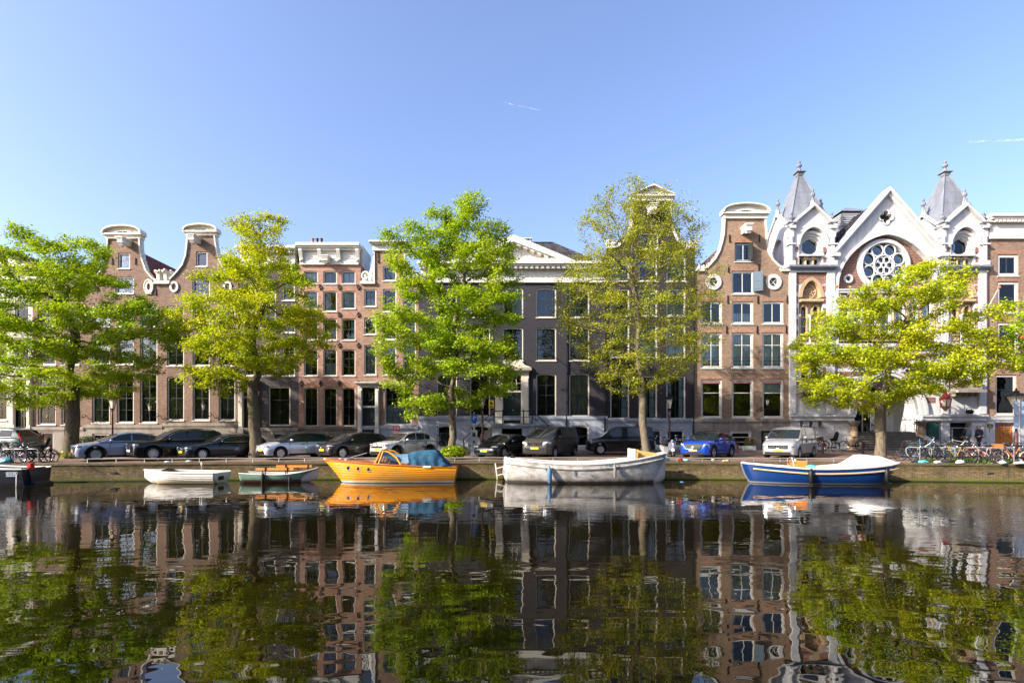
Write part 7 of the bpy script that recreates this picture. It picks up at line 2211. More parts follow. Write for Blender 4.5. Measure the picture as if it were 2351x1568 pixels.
# ================================================================ BICYCLES
def bike_mats(c): return pm('bike_paint_%d' % random.randrange(10**6), c, .35, coat=.3)
def bicycle(label, loc, rz, frame, lean=0, basket=None, seat=False, tyre='black', crate=False, fork=None, rack=True, drop=True, group='parked bicycles', fw=None):
    r = thing('bicycle', label, 'bicycle', loc, rz, group); r.rotation_euler = (R(lean), 0, rz)
    wr, wb = .35, 1.10
    for i, x in enumerate((0, wb)):
        g = G(); g.torus((x,0,wr), wr-.02, .022, 'y', 26, 6); w = g.build('wheel', fw if (fw and i == 0) else M[tyre], r, smooth=True, world=False)
        g = G(); g.torus((x,0,wr), wr-.05, .012, 'y', 24, 4)
        for k in range(14): a = 2*PI*k/14; g.tube([(x,.02*(-1)**k,wr), (x+(wr-.05)*math.cos(a),0,wr+(wr-.05)*math.sin(a))], .0035, 3)
        g.tube([(x,-.05,wr),(x,.05,wr)], .025, 6); g.build('rim', M['chrome'], w, world=False)
    bb = (.47*1.0+.05, 0, .28); hd = (.22, 0, .80); hd2 = (.17, 0, .95); st = (.70, 0, .78)
    g = G()
    if drop: g.tube([(.22,0,.76),(.40,0,.48),bb], .02, 6); g.tube([(.225,0,.70),(.5,0,.42),(.60,0,.47)], .014, 6)
    else: g.tube([hd, st], .018, 6); g.tube([(.23,0,.72), bb], .02, 6)
    g.tube([bb, (.60,0,.48), st, (.725,0,.86)], .018, 6)
    for sd in (1,-1): g.tube([bb,(wb,sd*.06,wr)], .011, 5); g.tube([st,(wb,sd*.06,wr)], .010, 5)
    g.tube([(.235,0,.66),(.17,0,.93)], .024, 6)
    g.build('frame', frame, r, smooth=True, world=False)
    g = G()
    for sd in (1,-1): g.tube([(.235,sd*.03,.70),(.10,sd*.06,.50),(0,sd*.06,wr)], .014, 5)
    g.build('fork', fork or frame, r, smooth=True, world=False)
    g = G(); g.tube([(.18,0,.90),(.14,0,1.06)], .014, 5); g.tube([(.36,-.30,1.08),(.22,-.29,1.10),(.12,-.15,1.09),(.12,0,1.06),(.12,.15,1.09),(.22,.29,1.10),(.36,.30,1.08)], .012, 5)
    hb = g.build('handlebar', M['chrome'], r, smooth=True, world=False)
    g = G()
    for sd in (1,-1): g.tube([(.24,sd*.295,1.10),(.37,sd*.30,1.08)], .02, 6)
    g.build('grip', M['black'], hb, world=False)
    g = G(); g.ell((.76,0,.93), (.14,.09,.045), 10, 6); g.ell((.66,0,.93), (.12,.035,.03), 8, 5); g.tube([(.72,0,.84),(.735,0,.91)], .014, 5); g.build('saddle', M['black'], r, smooth=True, world=False)
    g = G(); g.torus((bb[0],-.05,bb[2]), .085, .01, 'y', 14, 4); g.tube([(bb[0],-.07,bb[2]),(bb[0]+.12,-.07,bb[2]-.10)], .012, 5); g.tube([(bb[0],.07,bb[2]),(bb[0]-.12,.07,bb[2]+.10)], .012, 5); g.cbox((bb[0]+.12,-.12,bb[2]-.10), (.09,.08,.02)); g.cbox((bb[0]-.12,.12,bb[2]+.10), (.09,.08,.02)); g.box(bb[0]-.03, wb, -.075,-.045, bb[2]-.0, bb[2]+.09)
    g.build('crank', M['blackp'], r, world=False)
    g = G()
    for x, a0, a1 in ((0, PI*.1, PI*.85), (wb, PI*.0, PI*.75)):
        rws = []
        for k in range(11): a = a0+(a1-a0)*k/10; rws.append([(x+(wr+.03)*math.cos(a), s_*.03, wr+(wr+.03)*math.sin(a)) for s_ in (-1,1)])
        g.grid(rws)
    g.build('mudguard', M['blackp'], r, world=False, fix=False)
    if rack:
        g = G()
        for sd in (1,-1): g.tube([(.80,sd*.06,.76),(1.25,sd*.06,.76),(wb+.02,sd*.06,wr)], .009, 4)
        g.tube([(1.25,-.06,.76),(1.25,.06,.76)], .009, 4); g.build('luggage_rack', M['blackp'], r, world=False)
    if basket:
        g = G(); rws = []
        for z, q in ((.78,.8),(1.02,1.0)): rws.append([(-.12-.17*q, -.2*q, z), (-.12+.17*q, -.2*q, z), (-.12+.17*q, .2*q, z), (-.12-.17*q, .2*q, z)])
        g.grid(rws, close_v=True); g.box(-.26,.02,-.16,.16,.775,.79); g.tube([rws[1][0], rws[1][1], rws[1][2], rws[1][3], rws[1][0]], .018, 5); g.build('basket', M[basket], r, world=False, fix=False)
    if crate:
        g = G(); g.box(-.36,.06,-.22,.22,.80,.83)
        for a in ((-.36,-.34,-.22,.22),(.04,.06,-.22,.22),(-.36,.06,-.22,-.20),(-.36,.06,.20,.22)): g.box(*a, .83, 1.03)
        g.build('front_crate', M[crate], r, world=False)
    if seat:
        g = G(); rws = [[(1.02+.06*i-.02*i*i*.2, q*.16, .80+.02*i+(.55*(i/5)**2)) for q in (-1,-.5,0,.5,1)] for i in range(6)]
        g.grid(rws); g.box(.86,1.06,-.16,.16,.78,.82)
        for sd in (1,-1): g.prism([(.86,.80),(1.1,.80),(1.28,1.34),(1.2,1.34),(1.05,.98),(.86,.95)], sd*.16, sd*.18)
        for sd in (1,-1): g.tube([(.95,sd*.15,.80),(.98,sd*.16,.45)], .03, 5)
        g.build('child_seat', M['blackp'], r, world=False, fix=False)
    g = G(); g.ell((.08,0,.86), (.05,.045,.045), 8, 5); g.build('lamp', M['chrome'], r, smooth=True, world=False)
    return r
random.seed(5)
BK = {k: pm('bike_'+k, c, .35, coat=.3) for k, c in dict(black=(.015,.015,.017), blue=(.015,.07,.22), cyan=(.02,.13,.2), red=(.25,.02,.015), orange=(.42,.11,.012), yellow=(.30,.19,.012), white=(.2,.2,.2), grey=(.20,.21,.23), lblue=(.10,.22,.34), green=(.05,.16,.08), maroon=(.16,.03,.03), silver=(.5,.5,.52)).items()}
M['wicker'] = pm('wicker', (.10,.055,.03), .9); M['crateb'] = pm('black_crate', (.015,.015,.017), .6); M['crateo'] = pm('brown_crate', (.30,.11,.03), .6)
M['tan_tyre'] = pm('cream_tyre', (.42,.35,.26), .8)
# right cluster in the racks
cl = [(2108,'black','black bicycle at the left end of the right rack',{}), (2122,'blue','dark blue bicycle second from the left in the right rack',{}), (2137,'cyan','cyan ladies bicycle with a raised front wheel',{}),
      (2152,'grey','grey bicycle just right of the cyan one',{}), (2168,'yellow','yellow framed bicycle with blue fork',dict(fork=BK['blue'])), (2184,'black','black bicycle with a black front crate and cream tyres',dict(crate='crateb', tyre='tan_tyre')),
      (2200,'lblue','bicycle with a pale blue front tyre',dict(fw=BK['lblue'])), (2214,'white','white bicycle with raised front wheel behind the grey backpack',{}), (2229,'maroon','maroon bicycle left of the cream tyred ones',{}),
      (2244,'black','black bicycle with cream tyres in front of the man',dict(tyre='tan_tyre')), (2260,'red','red bicycle in front of the bronze plate',{}), (2276,'black','black high handlebar bicycle left of the orange one',dict(seat=False)),
      (2293,'orange','orange bicycle with a brown front crate',dict(crate='crateo', tyre='tan_tyre')), (2312,'grey','grey bicycle beneath the sign panels',{}), (2333,'black','black bicycle next to the lamp post at the right',{}), (2352,'lblue','light blue bicycle cut off at the right edge',{})]
rr = random.Random(11)
for i, (px, cname, lb, kw) in enumerate(cl):
    Y = yq(xat(px, 28.6))+.65+ (.55 if i % 2 else 0)
    X = xat(px, Y)
    b = bicycle(lb+' by the quay', (X+rr.uniform(-.05,.1), Y, zg(Y)), R(140+rr.uniform(-14,14)) if i % 4 else R(-35+rr.uniform(-8,8)), BK[cname], lean=rr.uniform(-5,5), drop=(i % 3 != 1), group='bicycles in the rack on the right', **kw)
    if 'raised' in lb: b.rotation_euler.y = R(-16); b.location.z += .28
M['rackm'] = pm('rack_tube', (.26,.26,.26), .5, .5)
for i in range(9):
    px = 2112+i*27; Y = yq(xat(px, 28.6))+.45; X = xat(px, Y)
    r = thing('bicycle_rack', 'grey hooped bicycle rack among the bicycles at the right', 'bicycle rack', (X, Y, zg(Y)), R(132), 'bicycle racks at the right')
    g = G(); g.tube([(0,0,0),(0,0,.72),(.04,0,.80),(.12,0,.84),(.5,0,.84),(.58,0,.80),(.62,0,.72),(.60,0,.5),(.5,0,.35)], .026, 7); g.build('hoop', M['rackm'], r, smooth=True, world=False)
    g = G(); g.box(-.08,.08,-.08,.08,0,.02); g.build('base_plate', M['rackm'], r, world=False)
# left cluster
for i, (px, c_, lb, kw, rz, dy) in enumerate(((43,'black','black bicycle with a child seat in front of the left tree',dict(seat=True),R(36),.45),(20,'grey','grey bicycle behind the child seat bicycle at the left',dict(),R(48),1.0),(-2,'black','black bicycle with a front crate at the left edge',dict(crate='crateb'),R(35),.7),(62,'black','black bicycle right behind the child seat bicycle',dict(),R(20),.95))):
    Y = yq(xat(px, 28))+dy; bicycle(lb, (xat(px, Y), Y, zg(Y)), rz, BK[c_], lean=(-3,4,-3,5)[i], group='bicycles on the left', drop=(i != 1), **kw)
for i, px in enumerate((2, 28, 56)):
    Y = yq(xat(px, 28))+.6; r = thing('bicycle_rack', 'grey hooped bicycle rack behind the left bicycles', 'bicycle rack', (xat(px, Y), Y, zg(Y)), R(8), 'bicycle racks at the left')
    g = G(); g.tube([(0,0,0),(0,0,.66),(.06,0,.76),(.6,0,.76),(.66,0,.66),(.66,0,0)], .026, 7); g.build('hoop', M['rackm'], r, smooth=True, world=False)
    g = G(); g.box(-.08,.08,-.08,.08,0,.02); g.box(.58,.74,-.08,.08,0,.02); g.build('base_plate', M['rackm'], r, world=False)
# singles
def single(px, yb, c_, lb, rz, **kw):
    Y = min((29.2+i*.05 for i in range(200)), key=lambda y: abs(999+(CAMH-zg(y))*FOC/y-yb))
    return bicycle(lb, (xat(px, Y), Y, zg(Y)+(.09 if Y > 37.5 else 0)), rz, BK[c_], group='single parked bicycles', **kw)
single(1862, 1036.5, 'black', 'black bicycle leaning on the church beside the silver van', R(8), drop=False)
single(1885, 1037.5, 'maroon', 'bicycle with wicker basket and child seat by the church wall', R(6), basket='wicker', seat=True)
single(1937, 1036.5, 'blue', 'dark blue bicycle beside the church steps', R(-6), drop=False)
single(972, 1050, 'yellow', 'blue bicycle with yellow frame head behind the blue canvas', R(170), fork=BK['yellow'])
single(995, 1036, 'black', 'black bicycle leaning under the mansion window', R(5))
single(1503, 1036, 'black', 'black bicycle behind the sparse tree trunk', R(10))
single(1550, 1036, 'black', 'black bicycle with pale blue front tyre near the scooter', R(15), fw=BK['lblue'])
# ================================================================ SCOOTER
Y = 32.6; r = thing('scooter', 'grey and white motor scooter facing the canal', 'scooter', (xat(1534, Y), Y, zg(Y)), R(100))
sm_, sw_ = pm('scooter_grey', (.30,.30,.31), .35, coat=.5), pm('scooter_white', (.7,.7,.7), .35, coat=.5)
for x in (-.62, .62):
    g = G(); g.torus((x,0,.23), .17, .065, 'y', 20, 7); w = g.build('wheel', M['black'], r, smooth=True, world=False); g = G(); g.lathe([(0,-.05),(.11,-.05),(.11,.05),(0,.05)], (x,0,.23), 12, axis='y'); g.build('rim', M['rim'], w, world=False)
g = G(); g.prism([(-.50,.95),(-.42,.95),(-.30,.30),(.20,.28),(.28,.62),(.85,.74),(.88,.62),(.70,.42),(.40,.26),(.2,.18),(-.35,.2),(-.45,.35)], -.15, .15); g.build('body', sm_, r, smooth=False, world=False)
g = G(); g.ell((-.46,0,.66), (.10,.24,.34), 12, 8); g.ell((-.62,0,.44), (.2,.09,.12), 10, 6); g.build('leg_shield', sw_, r, smooth=True, world=False)
g = G(); g.ell((.45,0,.80), (.38,.15,.09), 10, 6); g.build('seat', M['black'], r, smooth=True, world=False)
g = G(); g.ell((-.44,0,1.02), (.10,.16,.10), 10, 6); g.tube([(-.40,-.34,1.08),(-.44,0,1.05),(-.40,.34,1.08)], .022, 6); g.build('handlebar', M['blackp'], r, smooth=True, world=False)
g = G(); g.ell((-.55,0,1.0), (.04,.08,.08), 10, 6); g.build('headlight', M['lens'], r, smooth=True, world=False)
g = G()
for sd in (1,-1): g.tube([(-.43,sd*.2,1.08),(-.40,sd*.3,1.30)], .008, 4); g.ell((-.40,sd*.3,1.32), (.02,.07,.05), 8, 5)
g.build('mirror', M['chrome'], r, world=False)
# ================================================================ PEOPLE
def skin_obj(name, verts, edges, radii, mat, parent, sub=2, root=0):
    me = bpy.data.meshes.new(name); me.from_pydata(verts, edges, []); ob = bpy.data.objects.new(name, me); COL.objects.link(ob)
    sm = ob.modifiers.new('s', 'SKIN'); sm.use_smooth_shade = True
    for i, rr in enumerate(radii): me.skin_vertices[0].data[i].radius = rr if isinstance(rr, tuple) else (rr, rr)
    me.skin_vertices[0].data[root].use_root = True
    ss = ob.modifiers.new('u', 'SUBSURF'); ss.levels = sub; ss.render_levels = sub
    dg = bpy.context.evaluated_depsgraph_get(); m2 = bpy.data.meshes.new_from_object(ob.evaluated_get(dg)); bpy.data.objects.remove(ob)
    m2.name = name; m2.materials.clear(); m2.materials.append(mat); m2.polygons.foreach_set('use_smooth', [True]*len(m2.polygons))
    o = bpy.data.objects.new(name, m2); COL.objects.link(o); o.parent = parent; return o
SKIN = pm('skin', (.50,.28,.20), .55, var=.06)
def person(label, loc, rz, top, trousers, hair, back=None, stride=.12, arm=(.0,.0), sitting=False, hairlong=False, group='people by the church door'):
    """faces local -Y"""
    r = thing('person', label, 'person', loc, rz, group)
    V = [(0,0,.95),(0,0,1.15),(0,.0,1.36),(0,-.01,1.47),(0,-.02,1.56),(0,-.025,1.68),
         (.09,0,.90),(.10,-stride,.50),(.10,-stride*.4,.09),(.10,-stride-.10,.05),(-.09,0,.90),(-.10,stride,.50),(-.10,stride*1.6,.09),(-.10,stride*1.4-.12,.05),
         (.17,0,1.42),(.23,.02,1.15),(.20,-.12-arm[0],.98+arm[1]),(.17,-.20-arm[0],.96+arm[1]),(-.17,0,1.42),(-.23,.03,1.15),(-.22,-.06,.92),(-.21,-.09,.83)]
    E = [(0,1),(1,2),(2,3),(3,4),(4,5),(0,6),(6,7),(7,8),(8,9),(0,10),(10,11),(11,12),(12,13),(2,14),(14,15),(15,16),(16,17),(2,18),(18,19),(19,20),(20,21)]
    Rd = [(.14,.10),(.13,.10),(.15,.10),.055,(.075,.09),(.078,.095),.085,.06,.045,(.045,.035),.085,.06,.045,(.045,.035),.06,.045,.034,.038,.06,.045,.034,.038]
    body = skin_obj('body', V, E, Rd, SKIN, r)
    g = G()
    for hx, hy, hz, s_ in ((.17,-.20-arm[0],.95+arm[1],1),(-.21,-.09,.81,-1)):
        for k in range(4): g.tube([(hx+.02*(k-1.5), hy-.02, hz), (hx+.022*(k-1.5), hy-.04, hz-.05), (hx+.02*(k-1.5), hy-.03, hz-.085+.008*abs(k-1.5))], [.010,.009,.007], 5)
        g.tube([(hx-s_*.035, hy-.02, hz+.01), (hx-s_*.055, hy-.045, hz-.035)], [.012,.008], 5)
    g.build('fingers', SKIN, r, smooth=True, world=False)
    g = G(); g.ell((0,-.115,1.63), (.016,.025,.025), 8, 5)
    for sd in (1,-1): g.ell((sd*.082,-.01,1.63), (.012,.025,.035), 8, 5)
    g.build('nose_and_ears', SKIN, r, smooth=True, world=False)
    g = G()
    for sd in (1,-1): g.ell((sd*.032,-.105,1.66), (.014,.008,.009), 8, 5)
    g.box(-.028,.028,-.118,-.105,1.582,1.590); g.build('eyes_and_mouth', M['hbrown'], r, world=False)
    skin_obj('jacket', [V[i] for i in (0,1,2,14,15,16,18,19,20)]+[(0,0,1.46)], [(0,1),(1,2),(2,3),(3,4),(4,5),(2,6),(6,7),(7,8),(2,9)], [(.175,.14),(.17,.135),(.185,.14),.085,.07,.055,.085,.07,.055,.075], top, r)
    skin_obj('trousers', [V[i] for i in (0,6,7,8,10,11,12)], [(0,1),(1,2),(2,3),(0,4),(4,5),(5,6)], [(.15,.12),.105,.08,.065,.105,.08,.065], trousers, r)
    g = G()
    for a, b in ((8,9),(12,13)): g.ell(((V[a][0]+V[b][0])/2, (V[a][1]+V[b][1])/2-.02, .05), (.055,.14,.055), 10, 6)
    g.build('shoes', M['black'], r, smooth=True, world=False)
    g = G(); rws = []
    for i in range(7):
        th = PI*.56*i/6; rws.append([(.098*math.sin(th)*math.cos(ph), -.005+.118*math.sin(th)*math.sin(ph)+(.012 if True else 0), 1.675+.115*math.cos(th)) for ph in [2*PI*k/14 for k in range(14)] ])
    rws = [[(x, y if y > -.07 or z > 1.72 else -.07, z-(.06 if (y > .05 and hairlong) else 0)*(1 if z < 1.68 else 0)) for x, y, z in row] for row in rws]
    g.grid(rws, close_v=True); g.build('hair', hair, r, smooth=True, world=False, fix=False)
    if back:
        g = G(); rws = []
        for z, w_, d_ in ((.98,.13,.10),(1.0,.16,.15),(1.12,.17,.18),(1.30,.165,.16),(1.42,.15,.12),(1.46,.10,.06)):
            rws.append([(w_*math.copysign(min(1, abs(math.cos(a))*1.3), math.cos(a)), .19+d_*.6*math.copysign(min(1, abs(math.sin(a))*1.3), math.sin(a)), z) for a in [2*PI*k/16 for k in range(16)]])
        g.grid(rws, close_v=True); g.f.append(tuple(range(16))); g.m.append(0); g.f.append(tuple(80+k for k in range(16))); g.m.append(0)
        bp_ = g.build('backpack', back, r, smooth=True, world=False)
    return r
zz = zg(38)+.09
jn = pm('navy_jacket', (.018,.02,.05), .8); jb = pm('black_jacket', (.02,.02,.025), .8); tr1 = pm('dark_trousers', (.025,.027,.04), .85); tr2 = pm('grey_trousers', (.10,.095,.09), .85)
hr1 = pm('brown_hair', (.06,.03,.018), .7); hr2 = pm('sandy_hair', (.30,.18,.09), .7)
person('person in black jacket seen from behind with a grey backpack at the church side door', (xat(2219,37.9), 37.9, zz), R(180), jb, tr2, hr1, back=pm('grey_backpack', (.13,.16,.20), .7))
person('person in a navy jacket and dark trousers standing left of the bronze plate', (xat(2248,37.9), 37.9, zz), R(-75), jn, tr1, hr2, arm=(.05,.06))
# person leaning out of the right house window
wz0 = fz(828)+.13
r = thing('person', 'person in a dark shirt leaning on the window sill of the right brown house', 'person', (fx(2318), YF-.12, wz0), R(20), 'people by the church door')
V = [(0,.55,-.15),(0,.30,.10),(0,.08,.24),(0,-.06,.30),(.0,-.14,.34),(.16,.10,.20),(.20,-.12,.04),(.02,-.22,.05),(-.08,-.22,.05),(-.16,.10,.20),(-.22,-.12,.04),(-.04,-.26,.07),(.06,-.27,.07)]
E = [(0,1),(1,2),(2,3),(3,4),(2,5),(5,6),(6,7),(7,8),(2,9),(9,10),(10,11),(11,12)]
skin_obj('body', V, E, [(.13,.1),(.14,.1),(.13,.1),.055,(.085,.10),.06,.045,.035,.04,.06,.045,.035,.04], SKIN, r)
skin_obj('shirt', [V[i] for i in (0,1,2,5,6,9,10)], [(0,1),(1,2),(2,3),(3,4),(2,5),(5,6)], [(.16,.13),(.17,.13),(.15,.12),.085,.06,.085,.06], jn, r)
g = G(); g.ell((0,-.12,.40), (.098,.11,.075), 10, 7); g.build('hair', hr1, r, smooth=True, world=False)
g = G()
for k in range(4): g.tube([(-.08+.02*k,-.24,.05),(-.08+.022*k,-.29,.03),(-.08+.022*k,-.31,-.02)], .009, 5); g.tube([(.06+.02*k,-.28,.07),(.065+.022*k,-.33,.04),(.065+.022*k,-.34,-.01)], .009, 5)
g.build('fingers', SKIN, r, smooth=True, world=False)
g = G(); g.ell((0,-.25,.33), (.016,.025,.022), 8, 5)
for sd in (1,-1): g.ell((sd*.035,-.235,.355), (.013,.008,.009), 8, 5)
g.build('nose_and_eyes', SKIN, r, world=False)
# ================================================================ PLANTS, LITTER
def bush(label, px, Y, w, h, mat, n=900, ls=.13, seed=1, z0=None, cat='bush', name='bush', d=None):
    rng = np.random.default_rng(seed); X = xat(px, Y); zb = zg(Y) if z0 is None else z0
    r = thing(name, label, cat, (X, Y, zb))
    C = rng.normal(0, 1, (n, 3)); C /= np.linalg.norm(C, axis=1)[:, None]; C *= (rng.uniform(.35, 1, n)**.5)[:, None]
    C *= np.array([w/2, (d or w)/2*.8, h/2]); C[:,2] += h/2; C += rng.normal(0, .05, (n,3)); C[:,2] = np.abs(C[:,2])
    N = rng.normal(0, 1, (n,3))*.7; N[:,2] = np.abs(N[:,2])+.5; N /= np.linalg.norm(N, axis=1)[:, None]
    D = rng.normal(0, 1, (n,3)); D -= N*(D*N).sum(1)[:,None]; D /= np.linalg.norm(D, axis=1)[:,None]; S_ = np.cross(N, D); s = (ls*rng.uniform(.6,1.3,n))[:,None]
    Vv = np.empty((n,4,3)); Vv[:,0] = C-D*s*.5; Vv[:,1] = C+S_*s*.36+N*s*.1; Vv[:,2] = C+D*s*.5; Vv[:,3] = C-S_*s*.36+N*s*.1
    np_mesh('foliage', Vv.reshape(-1,3), np.arange(n*4).reshape(-1,4), mat, r)
    g = G(); rg = random.Random(seed)
    for k in range(7): a = rg.uniform(0, 6.28); g.tube([(0,0,0),(w*.15*math.cos(a), w*.15*math.sin(a), h*.4),(w*.35*math.cos(a), w*.3*math.sin(a), h*.75)], .012, 4)
    g.build('stems', M['bark'], r, world=False)
    return r
M['dkleaf'] = leaf_mat('dark_shrub_leaves', (.02,.045,.012), (.03,.06,.015), (.045,.08,.02)); M['grass'] = leaf_mat('weed_leaves', (.05,.11,.015), (.08,.16,.02), (.12,.2,.03))
bush('bright green bush around the foot of the middle tree', 1040, 30.9, 1.5, .75, M['leaf'], 1500, .15, 3)
bush('dark round shrub behind the leftmost tree trunk', 198, 38.4, 1.3, 1.1, M['dkleaf'], 1600, .1, 4)
bush('small shoots sprouting from the leftmost tree base', 150, 31.0, .7, .5, M['leafy'], 60, .14, 5)
pl = bush('flowering plant in a white box under the orange brown house window', 1720, 38.9, .8, .6, M['grass'], 500, .09, 6, z0=zg(38.9)+.35, cat='plant', name='flower_plant')
g = G(); g.box(-.45,.45,-.15,.15,-.3,.0); g.build('planter', M['hwhite'], pl, world=False)
g = G(); rg = random.Random(3)
for k in range(14): g.ell((rg.uniform(-.35,.4), rg.uniform(-.3,-.1), rg.uniform(.25,.6)), .04, 6, 4)
g.build('flower', M['redsign'], pl, world=False)
# weeds under the right bicycles
rng = np.random.default_rng(9); n = 2600
xs = rng.uniform(xat(2105, 28.8), xat(2320, 28.2), n); ys = np.array([yq(x) for x in xs])+rng.uniform(.25,.6,n); cl_ = np.sin(xs*2.1)+np.sin(xs*5.3)*.6 > -.5
xs, ys = xs[cl_], ys[cl_]; n = len(xs); hh_ = rng.uniform(.05,.30,n); C = np.stack([xs, ys, ZQ+.02+hh_*.6], 1); N = rng.normal(0,1,(n,3)); N[:,2] = np.abs(N[:,2]); N /= np.linalg.norm(N,axis=1)[:,None]; D = rng.normal(0,.5,(n,3)); D[:,2] = 1; D -= N*(D*N).sum(1)[:,None]; D /= np.linalg.norm(D,axis=1)[:,None]; S_ = np.cross(N, D); s = rng.uniform(.06,.14,n)[:,None]
Vv = np.empty((n,4,3)); Vv[:,0] = C-D*s*.7; Vv[:,1] = C+S_*s*.3; Vv[:,2] = C+D*s*.7; Vv[:,3] = C-S_*s*.3
tag(np_mesh('weeds', Vv.reshape(-1,3), np.arange(n*4).reshape(-1,4), M['grass']), 'green weeds growing on the quay edge under the bicycles', 'weeds', kind='stuff')
def litter(label, px, Y, s, c, name='litter_bag', z=None, flat=.6, cat='litter', seed=0):
    me = bmesh.new(); bmesh.ops.create_icosphere(me, subdivisions=3, radius=1)
    for v in me.verts:
        d = noise.noise(v.co*2.2+Vector((seed*3.1, px*.01, 0)))*.45+noise.noise(v.co*5+Vector((0,seed,0)))*.2; v.co *= 1+d; v.co.z = max(-.55, v.co.z)
        v.co = Vector((v.co.x*s[0]*.72, v.co.y*s[1]*.8, v.co.z*s[2]*.7))
    zm = min(v.co.z for v in me.verts)
    m = bpy.data.meshes.new(name); me.to_mesh(m); me.free(); m.polygons.foreach_set('use_smooth', [True]*len(m.polygons))
    key = 'lit%s' % (c,)
    if key not in M: M[key] = pm(key, c, .5, var=.2, scale=8)
    m.materials.append(M[key]); o = bpy.data.objects.new(name, m); COL.objects.link(o)
    o.location = (xat(px, Y), Y, (zg(Y) if z is None else z)-zm+.002); return tag(o, label, cat, 'litter on the quay')
q = lambda px: yq(xat(px, 29))
litter('turquoise plastic bag of rubbish behind the sloop bow', 1497, q(1497)+.9, (.3,.25,.26), (.03,.30,.40), seed=1)
litter('dark blue rubbish bag behind the sloop bow', 1512, q(1512)+.8, (.34,.25,.28), (.02,.09,.35), seed=2)
litter('cyan rubbish bag at the right end of the rubbish heap', 1530, q(1530)+.7, (.22,.2,.2), (.06,.42,.50), seed=3)
litter('pile of pale rubbish in front of the scooter', 1522, q(1522)+.45, (.4,.25,.16), (.6,.6,.58), seed=4)
litter('crushed red drink carton lying on the quay edge', 1562, q(1562)+.30, (.2,.12,.14), (.55,.04,.02), name='carton', seed=5)
litter('light blue plastic wrap left of the blue SUV', 1575, q(1575)+.55, (.3,.15,.08), (.25,.55,.65), name='plastic_wrap', seed=6)
litter('yellowish cardboard piece on the quay below the blue SUV', 1667, q(1667)+.25, (.32,.16,.09), (.62,.45,.22), name='cardboard', seed=7)
litter('white paper ball on the quay below the blue SUV', 1637, q(1637)+.3, (.12,.1,.12), (.7,.7,.7), name='paper', seed=8)
litter('white plastic bag under the grey bicycle on the right', 2153, q(2153)+.18, (.26,.14,.12), (.55,.55,.53), seed=9)
litter('white and blue rubbish bag in the middle of the right weeds', 2205, q(2205)+.18, (.28,.15,.16), (.7,.72,.75), seed=10)
litter('white plastic bag at the far right of the quay edge', 2302, q(2302)+.16, (.22,.14,.16), (.55,.55,.53), seed=11)
litter('large white plastic sheet at the right edge of the quay', 2342, q(2342)+.16, (.45,.15,.12), (.55,.55,.53), seed=12)
litter('turquoise tarpaulin heap behind the left bicycle racks', 16, q(16)+.8, (.42,.3,.3), (.02,.16,.22), name='tarpaulin', seed=13)
litter('turquoise rubbish left of the right bicycle rack', 2120, q(2120)+.3, (.35,.18,.14), (.08,.40,.48), seed=14)
litter('dark open bin bag left of the right bicycle rack', 2099, q(2099)+.4, (.22,.2,.3), (.03,.035,.035), seed=15)
litter('pale paper scraps under the black SUV estate', 435, q(435)+.5, (.25,.12,.07), (.6,.62,.66), name='paper', seed=16)
litter('pale paper scraps under the blue grey SUV', 385, q(385)+.5, (.25,.12,.05), (.5,.58,.68), name='paper', seed=17)
litter('dark bottles lying by the rail near the second tree', 940, q(940)+.4, (.25,.1,.08), (.08,.05,.03), name='bottles', seed=18)
litter('heap of pale rubbish inside the sloop bow', 1440, 27.6, (.8,.5,.28), (.33,.34,.36), z=1.0, seed=19)
litter('blue floating rubbish on the water right of the weathered sloop', 1566, 27.9, (.16,.08,.05), (.05,.16,.28), z=-.02, seed=20)
litter('pale blue floating rubbish on the water right of the blue sloop', 2041, 27.2, (.14,.08,.05), (.16,.26,.32), z=-.02, seed=21)
# mooring ropes
def rope(label, pts):
    g = G(); g.tube(pts, .018, 5); o = g.build('mooring_rope', M['iron']); tag(o, label, 'rope', 'mooring ropes')
rope('dark chain hanging from the quay to the water beside the dark boat', [(xat(185,28), yq(-23)+.1, ZQ), (xat(200,27.9), yq(-23)-.06, ZQ-.1), (xat(225,27.8), yq(-22.5)-.1, .5), (xat(252,27.6), yq(-22)-.2, -.05)])
rope('dark rope from the rail to the white rowing boat', [(xat(355,28.3), yq(-19)+.16, ZQ+.2), (xat(352,28), yq(-19)-.1, ZQ-.1), (xat(345,27.6), yq(-19)-.8, .72)])
rope('dark rope from the rail to the green rowing boat', [(xat(672,29), yq(-12)+.16, ZQ+.2), (xat(668,28.8), yq(-12)-.1, ZQ-.2), (xat(662,28.6), yq(-12)-.6, .5)])
# ================================================================ FAR BANK (seen only in the panes and the car bodies)
g = G(); g.add([(-90,-30,1.0),(90,-30,1.0),(90,-3,1.0),(-90,-3,1.0)], [(0,1,2,3)]); g.add([(-90,-3,1.0),(90,-3,1.0),(90,-3,-1.5),(-90,-3,-1.5)], [(0,1,2,3)])
o = g.build('far_bank', M['street'], fix=False); o['kind'] = 'structure'
g = G(); rg = random.Random(6); x = -80
while x < 80:
    w = rg.uniform(6, 9); h = rg.uniform(13, 16.5); g.prism([(x,1),(x+w,1),(x+w,h),(x+w*.5,h+2.2),(x,h)], -14, -24); x += w+.02
o = g.build('far_bank_houses', M['bx_A']); tag(o, 'row of brick houses across the canal', 'houses', kind='stuff')
rng = np.random.default_rng(77); n = 34000; k = rng.integers(0, 11, n); cx = -62+k*12.4
C = np.stack([cx+rng.normal(0,2.6,n), -5.5+rng.normal(0,1.7,n), 8.2+rng.normal(0,2.6,n)], 1); C[:,2] = np.clip(C[:,2], 3.2, 14.5)
